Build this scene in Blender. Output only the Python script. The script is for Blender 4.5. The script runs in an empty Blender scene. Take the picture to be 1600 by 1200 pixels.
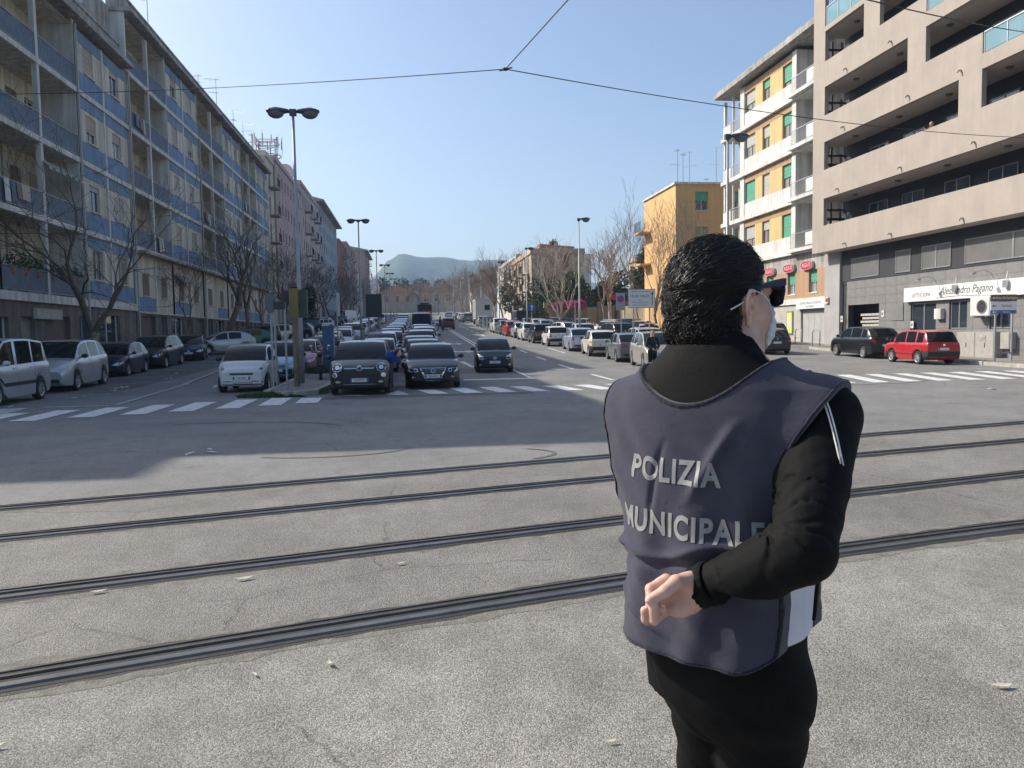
import bpy, bmesh, math, random
import numpy as np
from mathutils import Vector, Matrix
rad = math.radians
SC = bpy.context.scene
COL = SC.collection
# ------------------------------------------------------------------ camera
cam_d = bpy.data.cameras.new('camera'); cam = bpy.data.objects.new('camera', cam_d); COL.objects.link(cam)
PSI, TH, RO, CAMH = rad(7.45), rad(3.75), 0.0165, 1.57
fw = Vector((math.sin(PSI)*math.cos(TH), math.cos(PSI)*math.cos(TH), -math.sin(TH)))
r0 = Vector((math.cos(PSI), -math.sin(PSI), 0)); u0 = r0.cross(fw)
rr = r0*math.cos(RO) - u0*math.sin(RO); uu = r0*math.sin(RO) + u0*math.cos(RO)
M = Matrix((rr, uu, -fw)).transposed().to_4x4(); M.translation = (0, 0, CAMH)
cam.matrix_world = M
cam_d.sensor_width = 36; cam_d.lens = 36*1210/1600; cam_d.clip_end = 9000; cam_d.clip_start = 0.05
SC.camera = cam
# ------------------------------------------------------------------ sky and sun
SUNV = Vector((1, -0.60, -0.90)).normalized()          # the way the light travels
W = bpy.data.worlds.new('World'); SC.world = W; W.use_nodes = True
nt = W.node_tree; bg = nt.nodes['Background']
sky = nt.nodes.new('ShaderNodeTexSky'); sky.sky_type = 'NISHITA'; sky.sun_disc = False
sky.sun_elevation = math.asin(-SUNV.z); sky.sun_rotation = math.atan2(-SUNV.x, -SUNV.y)
sky.air_density = 1.0; sky.dust_density = 2.6; sky.ozone_density = 2.4; sky.altitude = 20
nt.links.new(sky.outputs[0], bg.inputs[0]); bg.inputs[1].default_value = 0.138
sd = bpy.data.lights.new('sun', 'SUN'); sun = bpy.data.objects.new('sun', sd); COL.objects.link(sun)
sd.energy = 4.4; sd.angle = rad(0.5); sd.color = (1, 0.93, 0.82)
sun.rotation_euler = SUNV.to_track_quat('-Z', 'Y').to_euler(); sun.location = (-40, 24, 60)
SC.view_settings.view_transform = 'Standard'; SC.view_settings.look = 'None'
SC.view_settings.exposure = 0.42; SC.view_settings.gamma = 1
SC.cycles.max_bounces = 6; SC.cycles.volume_bounces = 1
# ------------------------------------------------------------------ helpers
def zr(y):
    return 0.0 if y < 20 else (0.037*(y-20)**2/40 if y < 40 else (0.037*(y-30) if y < 430 else 14.8))
MATS = {}
def mat(name, col, rough=.7, metal=0, noise=0, nscale=3., bump=0, bscale=60., spec=.5, emit=None, alpha=1, coat=0, dirt=0):
    if name in MATS: return MATS[name]
    m = bpy.data.materials.new(name); m.use_nodes = True; n = m.node_tree; b = n.nodes['Principled BSDF']
    b.inputs['Base Color'].default_value = (*col, 1); b.inputs['Roughness'].default_value = rough
    b.inputs['Metallic'].default_value = metal; b.inputs['Specular IOR Level'].default_value = spec
    if coat: b.inputs['Coat Weight'].default_value = coat; b.inputs['Coat Roughness'].default_value = .04
    tc = n.nodes.new('ShaderNodeTexCoord') if (noise or bump or dirt) else None
    if noise:
        t = n.nodes.new('ShaderNodeTexNoise'); t.inputs['Scale'].default_value = nscale; t.inputs['Detail'].default_value = 5
        t.inputs['Roughness'].default_value = .65
        r = n.nodes.new('ShaderNodeValToRGB'); r.color_ramp.elements[0].position = .32; r.color_ramp.elements[1].position = .7
        r.color_ramp.elements[0].color = tuple(max(0, c*(1-noise)) for c in col)+(1,)
        r.color_ramp.elements[1].color = tuple(min(1, c*(1+noise*.7)) for c in col)+(1,)
        n.links.new(tc.outputs['Object'], t.inputs[0]); n.links.new(t.outputs[0], r.inputs[0])
        out = r.outputs[0]
        if dirt:   # vertical rain streaks
            mp = n.nodes.new('ShaderNodeMapping'); mp.inputs['Scale'].default_value = (2.2, 2.2, .16)
            t2 = n.nodes.new('ShaderNodeTexNoise'); t2.inputs['Scale'].default_value = 1.6; t2.inputs['Detail'].default_value = 6
            r2 = n.nodes.new('ShaderNodeValToRGB'); r2.color_ramp.elements[0].position = .42; r2.color_ramp.elements[1].position = .62
            r2.color_ramp.elements[0].color = (1-dirt, 1-dirt, 1-dirt*1.05, 1); r2.color_ramp.elements[1].color = (1, 1, 1, 1)
            mx = n.nodes.new('ShaderNodeMix'); mx.data_type = 'RGBA'; mx.blend_type = 'MULTIPLY'; mx.inputs[0].default_value = 1
            n.links.new(tc.outputs['Object'], mp.inputs[0]); n.links.new(mp.outputs[0], t2.inputs[0]); n.links.new(t2.outputs[0], r2.inputs[0])
            n.links.new(out, mx.inputs[6]); n.links.new(r2.outputs[0], mx.inputs[7]); out = mx.outputs[2]
        n.links.new(out, b.inputs['Base Color'])
    if bump:
        t = n.nodes.new('ShaderNodeTexNoise'); t.inputs['Scale'].default_value = bscale; t.inputs['Detail'].default_value = 4
        bp = n.nodes.new('ShaderNodeBump'); bp.inputs['Strength'].default_value = bump; bp.inputs['Distance'].default_value = .02
        n.links.new(tc.outputs['Object'], t.inputs[0]); n.links.new(t.outputs[0], bp.inputs['Height']); n.links.new(bp.outputs[0], b.inputs['Normal'])
    if alpha < 1:
        b.inputs['Alpha'].default_value = alpha
    MATS[name] = m; return m
def glassy(name, col=(.02, .03, .035), rough=.04):
    return mat(name, col, rough, 0, spec=.9)
def tag(o, label=None, cat=None, group=None, kind=None):
    for k, v in (('label', label), ('category', cat), ('group', group), ('kind', kind)):
        if v: o[k] = v
    return o
def thing(name, label, cat, loc=(0, 0, 0), rz=0, group=None):
    o = bpy.data.objects.new(name, None); COL.objects.link(o); o.location = loc; o.rotation_euler = (0, 0, rz)
    o.empty_display_size = .2
    return tag(o, label, cat, group)
def obj(name, me, m=None, parent=None, loc=None, smooth=False):
    """links a mesh; me may be shared. m: material or None"""
    o = bpy.data.objects.new(name, me); COL.objects.link(o)
    if m is not None and len(me.materials) == 0: me.materials.append(m)
    elif m is not None and me.materials[0] is not m:
        o.material_slots[0].link = 'OBJECT'; o.material_slots[0].material = m
    if parent: o.parent = parent
    if loc is not None: o.location = loc
    return o
class MB:
    def __init__(s): s.v = []; s.f = []; s.mi = []; s.cur = 0; s.sm = []; s.smooth = False
    def add(s, vs, fs):
        b = len(s.v); s.v += [tuple(p) for p in vs]
        for f in fs: s.f.append(tuple(b+i for i in f)); s.mi.append(s.cur); s.sm.append(s.smooth)
        return s
    def box(s, x0, x1, y0, y1, z0, z1):
        if x0 > x1: x0, x1 = x1, x0
        if y0 > y1: y0, y1 = y1, y0
        if z0 > z1: z0, z1 = z1, z0
        return s.add([(x0,y0,z0),(x1,y0,z0),(x1,y1,z0),(x0,y1,z0),(x0,y0,z1),(x1,y0,z1),(x1,y1,z1),(x0,y1,z1)],
              [(0,3,2,1),(4,5,6,7),(0,1,5,4),(1,2,6,5),(2,3,7,6),(3,0,4,7)])
    def quad(s, a, b, c, d): return s.add([a, b, c, d], [(0, 1, 2, 3)])
    def poly(s, pts): return s.add(pts, [tuple(range(len(pts)))])
    def prism(s, pts, z0, z1):
        n = len(pts); v = [(p[0], p[1], z0) for p in pts]+[(p[0], p[1], z1) for p in pts]
        return s.add(v, [tuple(range(n-1, -1, -1)), tuple(range(n, 2*n))]+[(i, (i+1) % n, n+(i+1) % n, n+i) for i in range(n)])
    def ext(s, pts, axis, a0, a1):
        """polygon in the other two axes extruded along axis"""
        def mk(p, a):
            return {'x': (a, p[0], p[1]), 'y': (p[0], a, p[1]), 'z': (p[0], p[1], a)}[axis]
        n = len(pts); v = [mk(p, a0) for p in pts]+[mk(p, a1) for p in pts]
        return s.add(v, [tuple(range(n-1, -1, -1)), tuple(range(n, 2*n))]+[(i, (i+1) % n, n+(i+1) % n, n+i) for i in range(n)])
    def tube(s, path, r, n=6, cap=True):
        P = [Vector(p) for p in path]; R = r if isinstance(r, (list, tuple)) else [r]*len(P)
        v = []; ref = None
        for i, p in enumerate(P):
            d = (P[min(i+1, len(P)-1)]-P[max(i-1, 0)]).normalized()
            if ref is None: ref = d.orthogonal().normalized()
            ref = (ref-d*ref.dot(d)); ref = ref.normalized() if ref.length > 1e-6 else d.orthogonal().normalized()
            q = d.cross(ref)
            for k in range(n):
                a = 2*math.pi*k/n; v.append(p+(ref*math.cos(a)+q*math.sin(a))*R[i])
        f = [(i*n+k, i*n+(k+1) % n, (i+1)*n+(k+1) % n, (i+1)*n+k) for i in range(len(P)-1) for k in range(n)]
        if cap: f += [tuple(range(n-1, -1, -1)), tuple((len(P)-1)*n+k for k in range(n))]
        return s.add(v, f)
    def lathe(s, prof, n=16, c=(0, 0, 0), axis='z', a0=0, a1=2*math.pi):
        v = []; full = abs(a1-a0-2*math.pi) < 1e-6; m = n if full else n+1
        for (r, h) in prof:
            for k in range(m):
                a = a0+(a1-a0)*k/n; x, y = r*math.cos(a), r*math.sin(a)
                p = {'z': (x, y, h), 'x': (h, x, y), 'y': (x, h, y)}[axis]
                v.append((c[0]+p[0], c[1]+p[1], c[2]+p[2]))
        f = []
        for i in range(len(prof)-1):
            for k in range(n):
                k2 = (k+1) % m; f.append((i*m+k, i*m+k2, (i+1)*m+k2, (i+1)*m+k))
        return s.add(v, f)
    def ball(s, c, r, seg=8, rings=5):
        rx, ry, rz = r if isinstance(r, (tuple, list)) else (r, r, r)
        v = []
        for i in range(rings+1):
            t = math.pi*i/rings
            for k in range(seg):
                a = 2*math.pi*k/seg; v.append((c[0]+rx*math.sin(t)*math.cos(a), c[1]+ry*math.sin(t)*math.sin(a), c[2]+rz*math.cos(t)))
        return s.add(v, [(i*seg+k, (i+1)*seg+k, (i+1)*seg+(k+1) % seg, i*seg+(k+1) % seg) for i in range(rings) for k in range(seg)])
    def mesh(s, name='mesh', mats=()):
        me = bpy.data.meshes.new(name); me.from_pydata(s.v, [], s.f)
        for m in mats: me.materials.append(m)
        me.polygons.foreach_set('material_index', s.mi); me.polygons.foreach_set('use_smooth', s.sm)
        me.update(); return me
    def build(s, name, mats, parent=None, loc=None):
        if not isinstance(mats, (list, tuple)): mats = [mats]
        me = s.mesh(name, mats); o = bpy.data.objects.new(name, me); COL.objects.link(o)
        if parent: o.parent = parent
        if loc is not None: o.location = loc
        return o
def copy_tree(o, parent=None):
    c = o.copy(); COL.objects.link(c)
    if parent: c.parent = parent
    for ch in list(o.children): copy_tree(ch, c)
    return c
def text_mesh(txt, size, parent, m, loc, rot, name='lettering', depth=.002, font_shear=0, spacing=1, align='CENTER', sx=1):
    cu = bpy.data.curves.new('lettering', 'FONT'); cu.body = txt; cu.size = size; cu.extrude = depth; cu.align_x = align; cu.align_y = 'CENTER'
    cu.shear = font_shear; cu.space_character = spacing; cu.resolution_u = 3
    t = bpy.data.objects.new('tmp', cu); COL.objects.link(t)
    dg = bpy.context.evaluated_depsgraph_get(); me = bpy.data.meshes.new_from_object(t.evaluated_get(dg))
    bpy.data.objects.remove(t); bpy.data.curves.remove(cu)
    me.materials.clear(); o = obj(name, me, m, parent, loc); o.rotation_euler = rot; o.scale = (sx, 1, 1)
    return o
rnd = random.Random(7)

# ------------------------------------------------------------------ asphalt
def asphalt(name, base, speck=.5, tint=None, fine=1., patches=.25, bump=.5):
    m = bpy.data.materials.new(name); m.use_nodes = True; n = m.node_tree; b = n.nodes['Principled BSDF']
    L = n.links.new; N = n.nodes.new
    geo = N('ShaderNodeTexCoord')
    def noise(sc, det=4, ro=.6, out=0):
        t = N('ShaderNodeTexNoise'); t.inputs['Scale'].default_value = sc; t.inputs['Detail'].default_value = det
        t.inputs['Roughness'].default_value = ro; L(geo.outputs['Object'], t.inputs[0]); return t.outputs[out]
    def ramp(src, p0, p1, c0, c1):
        r = N('ShaderNodeValToRGB'); r.color_ramp.elements[0].position = p0; r.color_ramp.elements[1].position = p1
        r.color_ramp.elements[0].color = (c0,)*3+(1,) if not isinstance(c0, tuple) else c0+(1,)
        r.color_ramp.elements[1].color = (c1,)*3+(1,) if not isinstance(c1, tuple) else c1+(1,)
        L(src, r.inputs[0]); return r.outputs[0]
    def mul(a, c):
        x = N('ShaderNodeMix'); x.data_type = 'RGBA'; x.blend_type = 'MULTIPLY'; x.inputs[0].default_value = 1
        L(a, x.inputs[6]); L(c, x.inputs[7]); return x.outputs[2]
    v = N('ShaderNodeTexVoronoi'); v.inputs['Scale'].default_value = 95*fine; L(geo.outputs['Object'], v.inputs[0])
    g = N('ShaderNodeSeparateColor'); L(v.outputs['Color'], g.inputs[0])
    stones = ramp(g.outputs[0], 0, 1, 1-speck, 1+speck)
    v2 = N('ShaderNodeTexVoronoi'); v2.inputs['Scale'].default_value = 210*fine; L(geo.outputs['Object'], v2.inputs[0])
    g2 = N('ShaderNodeSeparateColor'); L(v2.outputs['Color'], g2.inputs[0])
    st2 = ramp(g2.outputs[1], .1, .95, 1-speck*.7, 1+speck*.8)
    col = mul(stones, st2)
    col = mul(col, ramp(noise(.55, 6, .62), .3, .72, 1-patches, 1+patches*.5))
    col = mul(col, ramp(noise(4.5, 5, .6), .3, .7, 1-patches*.45, 1+patches*.3))
    tc = N('ShaderNodeRGB'); tc.outputs[0].default_value = tuple(base)+(1,)
    col = mul(col, tc.outputs[0])
    st_ = ramp(noise(1.35, 3, .5), .66, .74, 1., .72); col = mul(col, st_)          # oil and tyre stains
    # fine cracks
    v3 = N('ShaderNodeTexVoronoi'); v3.feature = 'DISTANCE_TO_EDGE'; v3.inputs['Scale'].default_value = .42
    wn = N('ShaderNodeMix'); wn.data_type = 'RGBA'; wn.inputs[0].default_value = .22
    L(geo.outputs['Object'], wn.inputs[6]); L(noise(1.7, 6, .7, 1), wn.inputs[7]); L(wn.outputs[2], v3.inputs[0])
    cr = ramp(v3.outputs[0], .0010, .0036, .55, 1.)
    msk = ramp(noise(.31, 2), .44, .5, 0, 1)
    x = N('ShaderNodeMix'); x.data_type = 'RGBA'; L(msk, x.inputs[0]); x.inputs[6].default_value = (1, 1, 1, 1); L(cr, x.inputs[7])
    col = mul(col, x.outputs[2])
    L(col, b.inputs['Base Color']); b.inputs['Roughness'].default_value = .88; b.inputs['Specular IOR Level'].default_value = .35
    bp = N('ShaderNodeBump'); bp.inputs['Strength'].default_value = bump; bp.inputs['Distance'].default_value = .008
    L(v.outputs['Distance'], bp.inputs['Height']); bp.invert = True
    L(bp.outputs[0], b.inputs['Normal'])
    MATS[name] = m; return m
A_near = asphalt('coarse_asphalt', (.272, .258, .230), .42, fine=1.6, patches=.34, bump=.42)
A_bed = asphalt('track_asphalt', (.222, .208, .188), .28, fine=1.25, patches=.3, bump=.6)
A_road = asphalt('road_asphalt', (.215, .21, .20), .25, fine=1.3, patches=.24, bump=.35)
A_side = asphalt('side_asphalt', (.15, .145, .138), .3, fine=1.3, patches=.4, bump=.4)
A_pave = asphalt('pavement_concrete', (.27, .25, .22), .2, fine=1.0, patches=.35, bump=.4)
M_earth = mat('earth', (.11, .10, .06), .95, noise=.4, nscale=.05)
def strip(name, m, x0, x1, ys, dz, kind='structure', xs=None):
    mb = MB(); n = len(ys)
    def X(i): return xs(ys[i]) if xs else (x0, x1)
    v = []
    for i, y in enumerate(ys):
        a, b_ = X(i); v += [(a, y, zr(y)+dz), (b_, y, zr(y)+dz)]
    mb.add(v, [(2*i, 2*i+1, 2*i+3, 2*i+2) for i in range(n-1)])
    return tag(mb.build(name, m), kind=kind)
YS = [-60, -20, 0, 10, 18, 20, 22, 24, 26, 28, 30, 32, 34, 36, 38, 40, 60, 100, 200, 300, 430]
g = strip('ground', M_earth, -900, 900, YS+[800, 1200, 1650], -.02)
strip('roadway', A_road, -60, 60, YS[:-1]+[430], 0)
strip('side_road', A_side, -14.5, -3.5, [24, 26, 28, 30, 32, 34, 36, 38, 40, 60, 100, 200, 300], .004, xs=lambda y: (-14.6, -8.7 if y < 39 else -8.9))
# tram track lines (far to near), traced on the ground
def quadfit(pts):
    xs = [p[0] for p in pts]; ys = [p[1] for p in pts]; return np.polyfit(xs, ys, 2)
RAILS = [quadfit([(-3.86, 7.77), (2.44, 9.40), (6.37, 10.42), (9.65, 11.15)]), quadfit([(-3.28, 6.57), (2.13, 7.99), (5.27, 8.79), (8.17, 9.42)]),
         quadfit([(-2.55, 5.06), (1.79, 6.20), (4.07, 6.77), (6.35, 7.29)]), quadfit([(-1.91, 3.75), (1.35, 4.66), (2.78, 4.99), (4.72, 5.40)])]
def curve_y(c, x):   # gentle quadratic inside, straight beyond
    xa = max(-7, min(12, x)); y = np.polyval(c, xa); dy = 2*c[0]*xa+c[1]; return y+dy*(x-xa)
def path(c, off=0., x0=-34, x1=38, n=90):
    out = []
    for i in range(n+1):
        x = x0+(x1-x0)*i/n; y = curve_y(c, x); s = (curve_y(c, x+.05)-curve_y(c, x-.05))/.1
        L = math.hypot(1, s); out.append((x-s/L*off, y+1/L*off))
    return out
def band(name, c0, o0, c1, o1, z, m, kind='structure', parent=None, jag=0, lo=None):
    A, B = path(c0, o0), path(c1, o1); mb = MB(); rj = random.Random(3)
    if jag:
        A = [(x, y+rj.uniform(-jag, jag)) for x, y in A]; B = [(x, y+rj.uniform(-jag, jag)) for x, y in B]
    v = [];
    for a, b_ in zip(A, B): v += [(a[0], a[1], z), (b_[0], b_[1], z)]
    mb.add(v, [(2*i, 2*i+1, 2*i+3, 2*i+2) for i in range(len(A)-1)])
    o = mb.build(name, m, parent)
    if kind and not parent: o['kind'] = kind
    return o
band('track_bed', RAILS[3], -.02, RAILS[0], .02, .004, A_bed)
# coarser patch on the near side
mb = MB(); A = path(RAILS[3], -.1); v = []
for x, y in A: v += [(x, -12, .003), (x, y, .003)]
mb.add(v, [(2*i, 2*i+1, 2*i+3, 2*i+2) for i in range(len(A)-1)]); tag(mb.build('near_asphalt', A_near), kind='structure')
M_rail = mat('rail_steel', (.085, .08, .075), .6, .4, noise=.35, nscale=9, bump=.1, bscale=90)
M_railtop = mat('rail_running_surface', (.13, .13, .13), .45, .55, noise=.45, nscale=2.2)
M_groove = mat('groove_shade', (.035, .032, .03), .9, noise=.4, nscale=14)  # flat strip: dark colour stands in for the shade of a sunk groove
M_seal = mat('bitumen_seal', (.045, .043, .04), .75, noise=.4, nscale=8, bump=.4, bscale=120)
M_crumb2 = mat('rail_side_dust', (.20, .185, .155), .95, noise=.35, nscale=9, bump=.6, bscale=90)
M_crumb = mat('crumbled_edge', (.33, .29, .22), .95, noise=.5, nscale=16, bump=.8, bscale=80)
RL = ['farthest tram rail, a thin dark line across the sunlit asphalt', 'second tram rail from the far side, set in the brownish asphalt',
      'third tram rail from the far side, behind the nearest one', 'nearest grooved tram rail crossing the whole foreground past the man']
def rail(c, label, w=1.):
    root = thing('tram_rail', label, 'tram rail', group='tram rails set in the asphalt')
    def prof(name, prs, m, jag=0):
        mb = MB(); rows = []; rj = random.Random(len(name))
        for off, z in prs: rows.append([(x, y+(rj.uniform(-jag, jag) if jag and off in (prs[0][0], prs[-1][0]) else 0), z) for x, y in path(c, off*w, n=600)])
        n = len(rows[0]); v = [p for r in rows for p in r]
        mb.add(v, [(j*n+i, j*n+i+1, (j+1)*n+i+1, (j+1)*n+i) for j in range(len(rows)-1) for i in range(n-1)])
        return mb.build(name, m, root)
    prof('crumbled_edge', [(-.24, .0043), (.22, .0043)], M_crumb2, .035)
    prof('seal', [(-.160, .0055), (.155, .0055)], M_seal, .017)
    prof('groove', [(-.135, .0075), (.128, .0075)], M_groove)
    prof('rail_head', [(-.092, .0078), (-.088, .018), (-.046, .020), (-.040, .009)], M_railtop)
    prof('guard_lip', [(.022, .009), (.027, .019), (.046, .019), (.052, .009)], M_rail)
    prof('outer_flange', [(.100, .009), (.103, .015), (.120, .014), (.124, .0078)], M_rail)
for c, l in zip(RAILS, RL): rail(c, l)

# ------------------------------------------------------------------ road markings
M_paint = mat('road_paint', (.66, .66, .64), .7, noise=.32, nscale=7, bump=.2)
M_paintw = mat('worn_road_paint', (.42, .42, .42), .8, noise=.45, nscale=5)
def marking(name, polys, m=M_paint, dz=.009, desc=None):
    """each polygon is one painted piece: a child of its marking"""
    root = bpy.data.objects.new(name, None); COL.objects.link(root); root['kind'] = 'structure'
    for p in polys:
        mb = MB(); mb.poly([(x, y, zr(y)+dz) for x, y in p]); mb.build('stripe', m, root)
    return root
def rect(x0, x1, y0, y1, sk=0): return [(x0, y0), (x1, y0), (x1+sk, y1), (x0+sk, y1)]
LX = [(-8.75, 15.9, 18.1), (-7.85, 16.25, 18.5), (-6.95, 16.7, 18.9), (-6.05, 17.0, 19.3), (-5.2, 17.4, 19.75), (-4.32, 17.8, 20.2), (-3.5, 18.3, 20.45), (-2.72, 18.7, 20.2)]
marking('left_crosswalk', [rect(x, x+.52, a, b, -.05) for x, a, b in LX])
marking('middle_crosswalk', [rect(x, x+.5, 20.45, y1, -.35) for x, y1 in [(-1.6, 20.9), (-.55, 22.2), (.5, 22.0), (1.4, 22.5), (2.3, 22.5), (3.2, 22.45), (4.15, 22.4), (5.1, 22.4), (6.05, 22.5), (7.0, 22.6), (8.0, 22.7), (9., 22.8), (10., 23.)]])
marking('right_crosswalk', [rect(x, x+.5, 20.4, 23.9, .9) for x in np.arange(11.0, 22.5, 1.0)])
marking('stop_line', [rect(1.75, 4.15, 25.6, 26.1), rect(4.0, 4.12, 26.11, 31)])
marking('double_centre_line', [rect(4.18, 4.31, a, b) for a, b in [(44, 60), (60, 80), (80, 110), (110, 150)]]+[rect(4.45, 4.58, a, b) for a, b in [(44, 60), (60, 80), (80, 110), (110, 150)]])
marking('dashed_lane_line', [rect(6.35, 6.5, y, y+2.9) for y in np.arange(24.2, 100, 6.1)]+[rect(8.35, 8.45, 41.5, 46.8)])
marking('side_lane_line', [rect(-7.1, -6.98, 19.6, 26, -.35), rect(-7.45, -7.33, 26.01, 36, -.8)], M_paintw)
marking('hatched_island', [[(4.75, y), (6.1, y+1.2), (6.1, y+1.9), (4.75, y+.7)] for y in np.arange(46, 60, 2.2)], M_paintw)
marking('parking_lines', [rect(20.1, 20.2, 22.5, 25.5), rect(15.5, 20.5, 31.0, 31.1, 1.0)], M_paintw)
def arrow(x, y):  # left-turn arrow seen from the far side
    return [[(x-.25, y+3.9), (x+.0, y+3.9), (x+.12, y+.8), (x+.0, y-.1)], [(x+.0, y-.101), (x+.12, y+.799), (x+.7, y+.8), (x+.7, y-.1)],
            [(x+.7, y-.7), (x+1.15, y+.35), (x+.7, y+1.4)]]
marking('lane_arrows', sum([arrow(2.55, y) for y in (32.9, 44.4, 53.6)], []))
marking('worn_side_marks', [rect(-8.5, -7.0, 19.4, 19.6, -.3), rect(-9.6, -8.7, 17.6, 19.4, -.2)], M_paintw)
# tyre skid arcs
M_skid = mat('tyre_marks', (.13, .125, .12), .8, noise=.35, nscale=2.5)
def arc(cx, cy, r, a0, a1, w=.16):
    return [[(cx+r*math.cos(t), cy+r*math.sin(t)*.6), (cx+(r+w)*math.cos(t), cy+(r+w)*math.sin(t)*.6), (cx+(r+w*(i < 23))*math.cos(t2), cy+(r+w*(i < 23))*math.sin(t2)*.6), (cx+r*math.cos(t2), cy+r*math.sin(t2)*.6)]
            for i in range(24) for t, t2 in [(a0+(a1-a0)*i/24, a0+(a1-a0)*(i+1)/24)]]
mb = MB()
for a in (arc(-1.2, 10.9, 1.1, -2.3, .1, .07), arc(.9, 9.9, .9, -.9, .9, .06), arc(-3.6, 13.4, 2.4, .3, 1.9, .09), arc(12.2, 21.8, 3.2, -1.8, -.6, .12)):
    for p in a: mb.poly([(x, y, .0065) for x, y in p])
tag(mb.build('tyre_marks', M_skid), kind='structure')
# utility trench patch in front of the cars
mb = MB(); mb.poly([(-2.6, 19.55, .006), (3.2, 19.9, .006), (3.2, 20.42, .006), (-2.4, 20.35, .006)]); tag(mb.build('asphalt_patch', A_side), kind='structure')

# ------------------------------------------------------------------ pavements and kerbs
M_kerb = mat('kerb_stone', (.40, .38, .34), .85, noise=.3, nscale=4, bump=.3)
def pavement(name, pts, h=.13, m=A_pave, kerb=True):
    """raised slab following the slope, edged with separate kerb stones"""
    P = []
    n = len(pts)
    for i in range(n):
        a, b_ = pts[i], pts[(i+1) % n]; d = math.dist(a, b_); k = max(1, int(d/6))
        for j in range(k): P.append((a[0]+(b_[0]-a[0])*j/k, a[1]+(b_[1]-a[1])*j/k))
    root = None
    bm = bmesh.new(); vs = [bm.verts.new((x, y, zr(y)+h)) for x, y in P]; f = bm.faces.new(vs)
    if f.normal.z < 0: f.normal_flip()
    bmesh.ops.triangulate(bm, faces=[f])
    lo = [bm.verts.new((x, y, zr(y)-.01)) for x, y in P]
    for i in range(len(P)): bm.faces.new((vs[i], vs[(i+1) % len(P)], lo[(i+1) % len(P)], lo[i]))
    bmesh.ops.recalc_face_normals(bm, faces=bm.faces)
    me = bpy.data.meshes.new(name); bm.to_mesh(me); bm.free(); o = obj(name, me, m); o['kind'] = 'structure'
    return o
def kerbs(par, a, b_, w=.16, h=.145, L=.95, side=1):
    d = math.dist(a, b_); n = max(1, int(d/L)); ux, uy = (b_[0]-a[0])/d, (b_[1]-a[1])/d; nx, ny = -uy*side, ux*side
    for i in range(n):
        t0, t1 = d*i/n+.006, d*(i+1)/n-.006; j = rnd.uniform(-.006, .006)
        p = [(a[0]+ux*t0, a[1]+uy*t0), (a[0]+ux*t1, a[1]+uy*t1), (a[0]+ux*t1+nx*w, a[1]+uy*t1+ny*w), (a[0]+ux*t0+nx*w, a[1]+uy*t0+ny*w)]
        mb = MB(); z0 = [zr(q[1]) for q in p]
        mb.add([(q[0], q[1], z-.01) for q, z in zip(p, z0)]+[(q[0], q[1], z+h+j) for q, z in zip(p, z0)], [(3, 2, 1, 0), (4, 5, 6, 7), (0, 1, 5, 4), (1, 2, 6, 5), (2, 3, 7, 6), (3, 0, 4, 7)])
        mb.build('kerb_stone', M_kerb, par)
isl = pavement('centre_island', [(-3.75, 21.25), (-3.1, 20.85), (-2.65, 21.3), (-2.5, 24), (-2.7, 40), (-2.7, 150), (-3.7, 150), (-3.75, 40)])
kerbs(isl, (-2.64, 21.3), (-2.49, 24), side=-1); kerbs(isl, (-2.49, 24), (-2.69, 40), side=-1); kerbs(isl, (-3.76, 40), (-3.76, 21.3), side=-1); kerbs(isl, (-3.76, 21.25), (-3.1, 20.83), side=-1); kerbs(isl, (-3.1, 20.84), (-2.63, 21.3), side=-1)
lp = pavement('left_pavement', [(-14.6, 21.5), (-12.2, 21.5), (-12.2, 44), (-12.6, 44), (-12.6, 300), (-14.6, 300)])
kerbs(lp, (-12.19, 22), (-12.19, 44), side=-1)
rp = pavement('right_pavement', [(26, 23), (23, 22.6), (21.9, 25), (21.9, 27), (22.4, 30), (22.4, 41), (21.7, 44), (22.4, 56), (26, 56)])
kerbs(rp, (22.99, 22.62), (21.89, 25), side=-1); kerbs(rp, (21.88, 25), (21.88, 27)); kerbs(rp, (21.88, 27.02), (22.38, 30)); kerbs(rp, (22.38, 30), (22.38, 41))
gp = pavement('garden_pavement', [(20, 57), (24, 57), (24, 140), (19, 140), (19, 60)])
# ------------------------------------------------------------------ buildings: shared materials
M_cream = mat('cream_render', (.68, .64, .53), .9, noise=.16, nscale=.7, dirt=.28)
M_white = mat('white_render', (.70, .69, .65), .85, noise=.14, nscale=1.2, dirt=.25)
M_blue = mat('blue_panel', (.19, .295, .44), .75, noise=.2, nscale=1.0, dirt=.2)
M_bluerail = mat('blue_rail_sheet', (.17, .23, .32), .65, noise=.2, nscale=2)
M_conc = mat('grey_concrete', (.43, .41, .38), .9, noise=.3, nscale=.8, dirt=.35)
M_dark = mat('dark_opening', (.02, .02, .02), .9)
M_glass = glassy('window_glass', (.03, .04, .05))
M_glassl = glassy('curtained_glass', (.25, .25, .24), .15)
M_frame = mat('white_window_frame', (.6, .6, .58), .5)
M_framed = mat('brown_window_frame', (.16, .11, .07), .6)
M_shut = mat('beige_roller_shutter', (.42, .37, .29), .7, noise=.15, nscale=2)
M_shutb = mat('brown_roller_shutter', (.22, .17, .12), .7, noise=.2, nscale=2)
M_shutg = mat('green_roller_shutter', (.09, .33, .22), .6, noise=.12, nscale=2)
M_shutw = mat('grey_roller_shutter', (.42, .42, .38), .7, noise=.15, nscale=2)
M_metal = mat('grey_metal', (.30, .31, .32), .5, .5, noise=.2, nscale=4)
M_black = mat('black_metal', (.03, .03, .032), .5)
M_pipe = mat('drain_pipe', (.42, .42, .40), .6)
M_ac = mat('ac_casing', (.62, .62, .60), .5, noise=.08, nscale=3)
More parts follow.
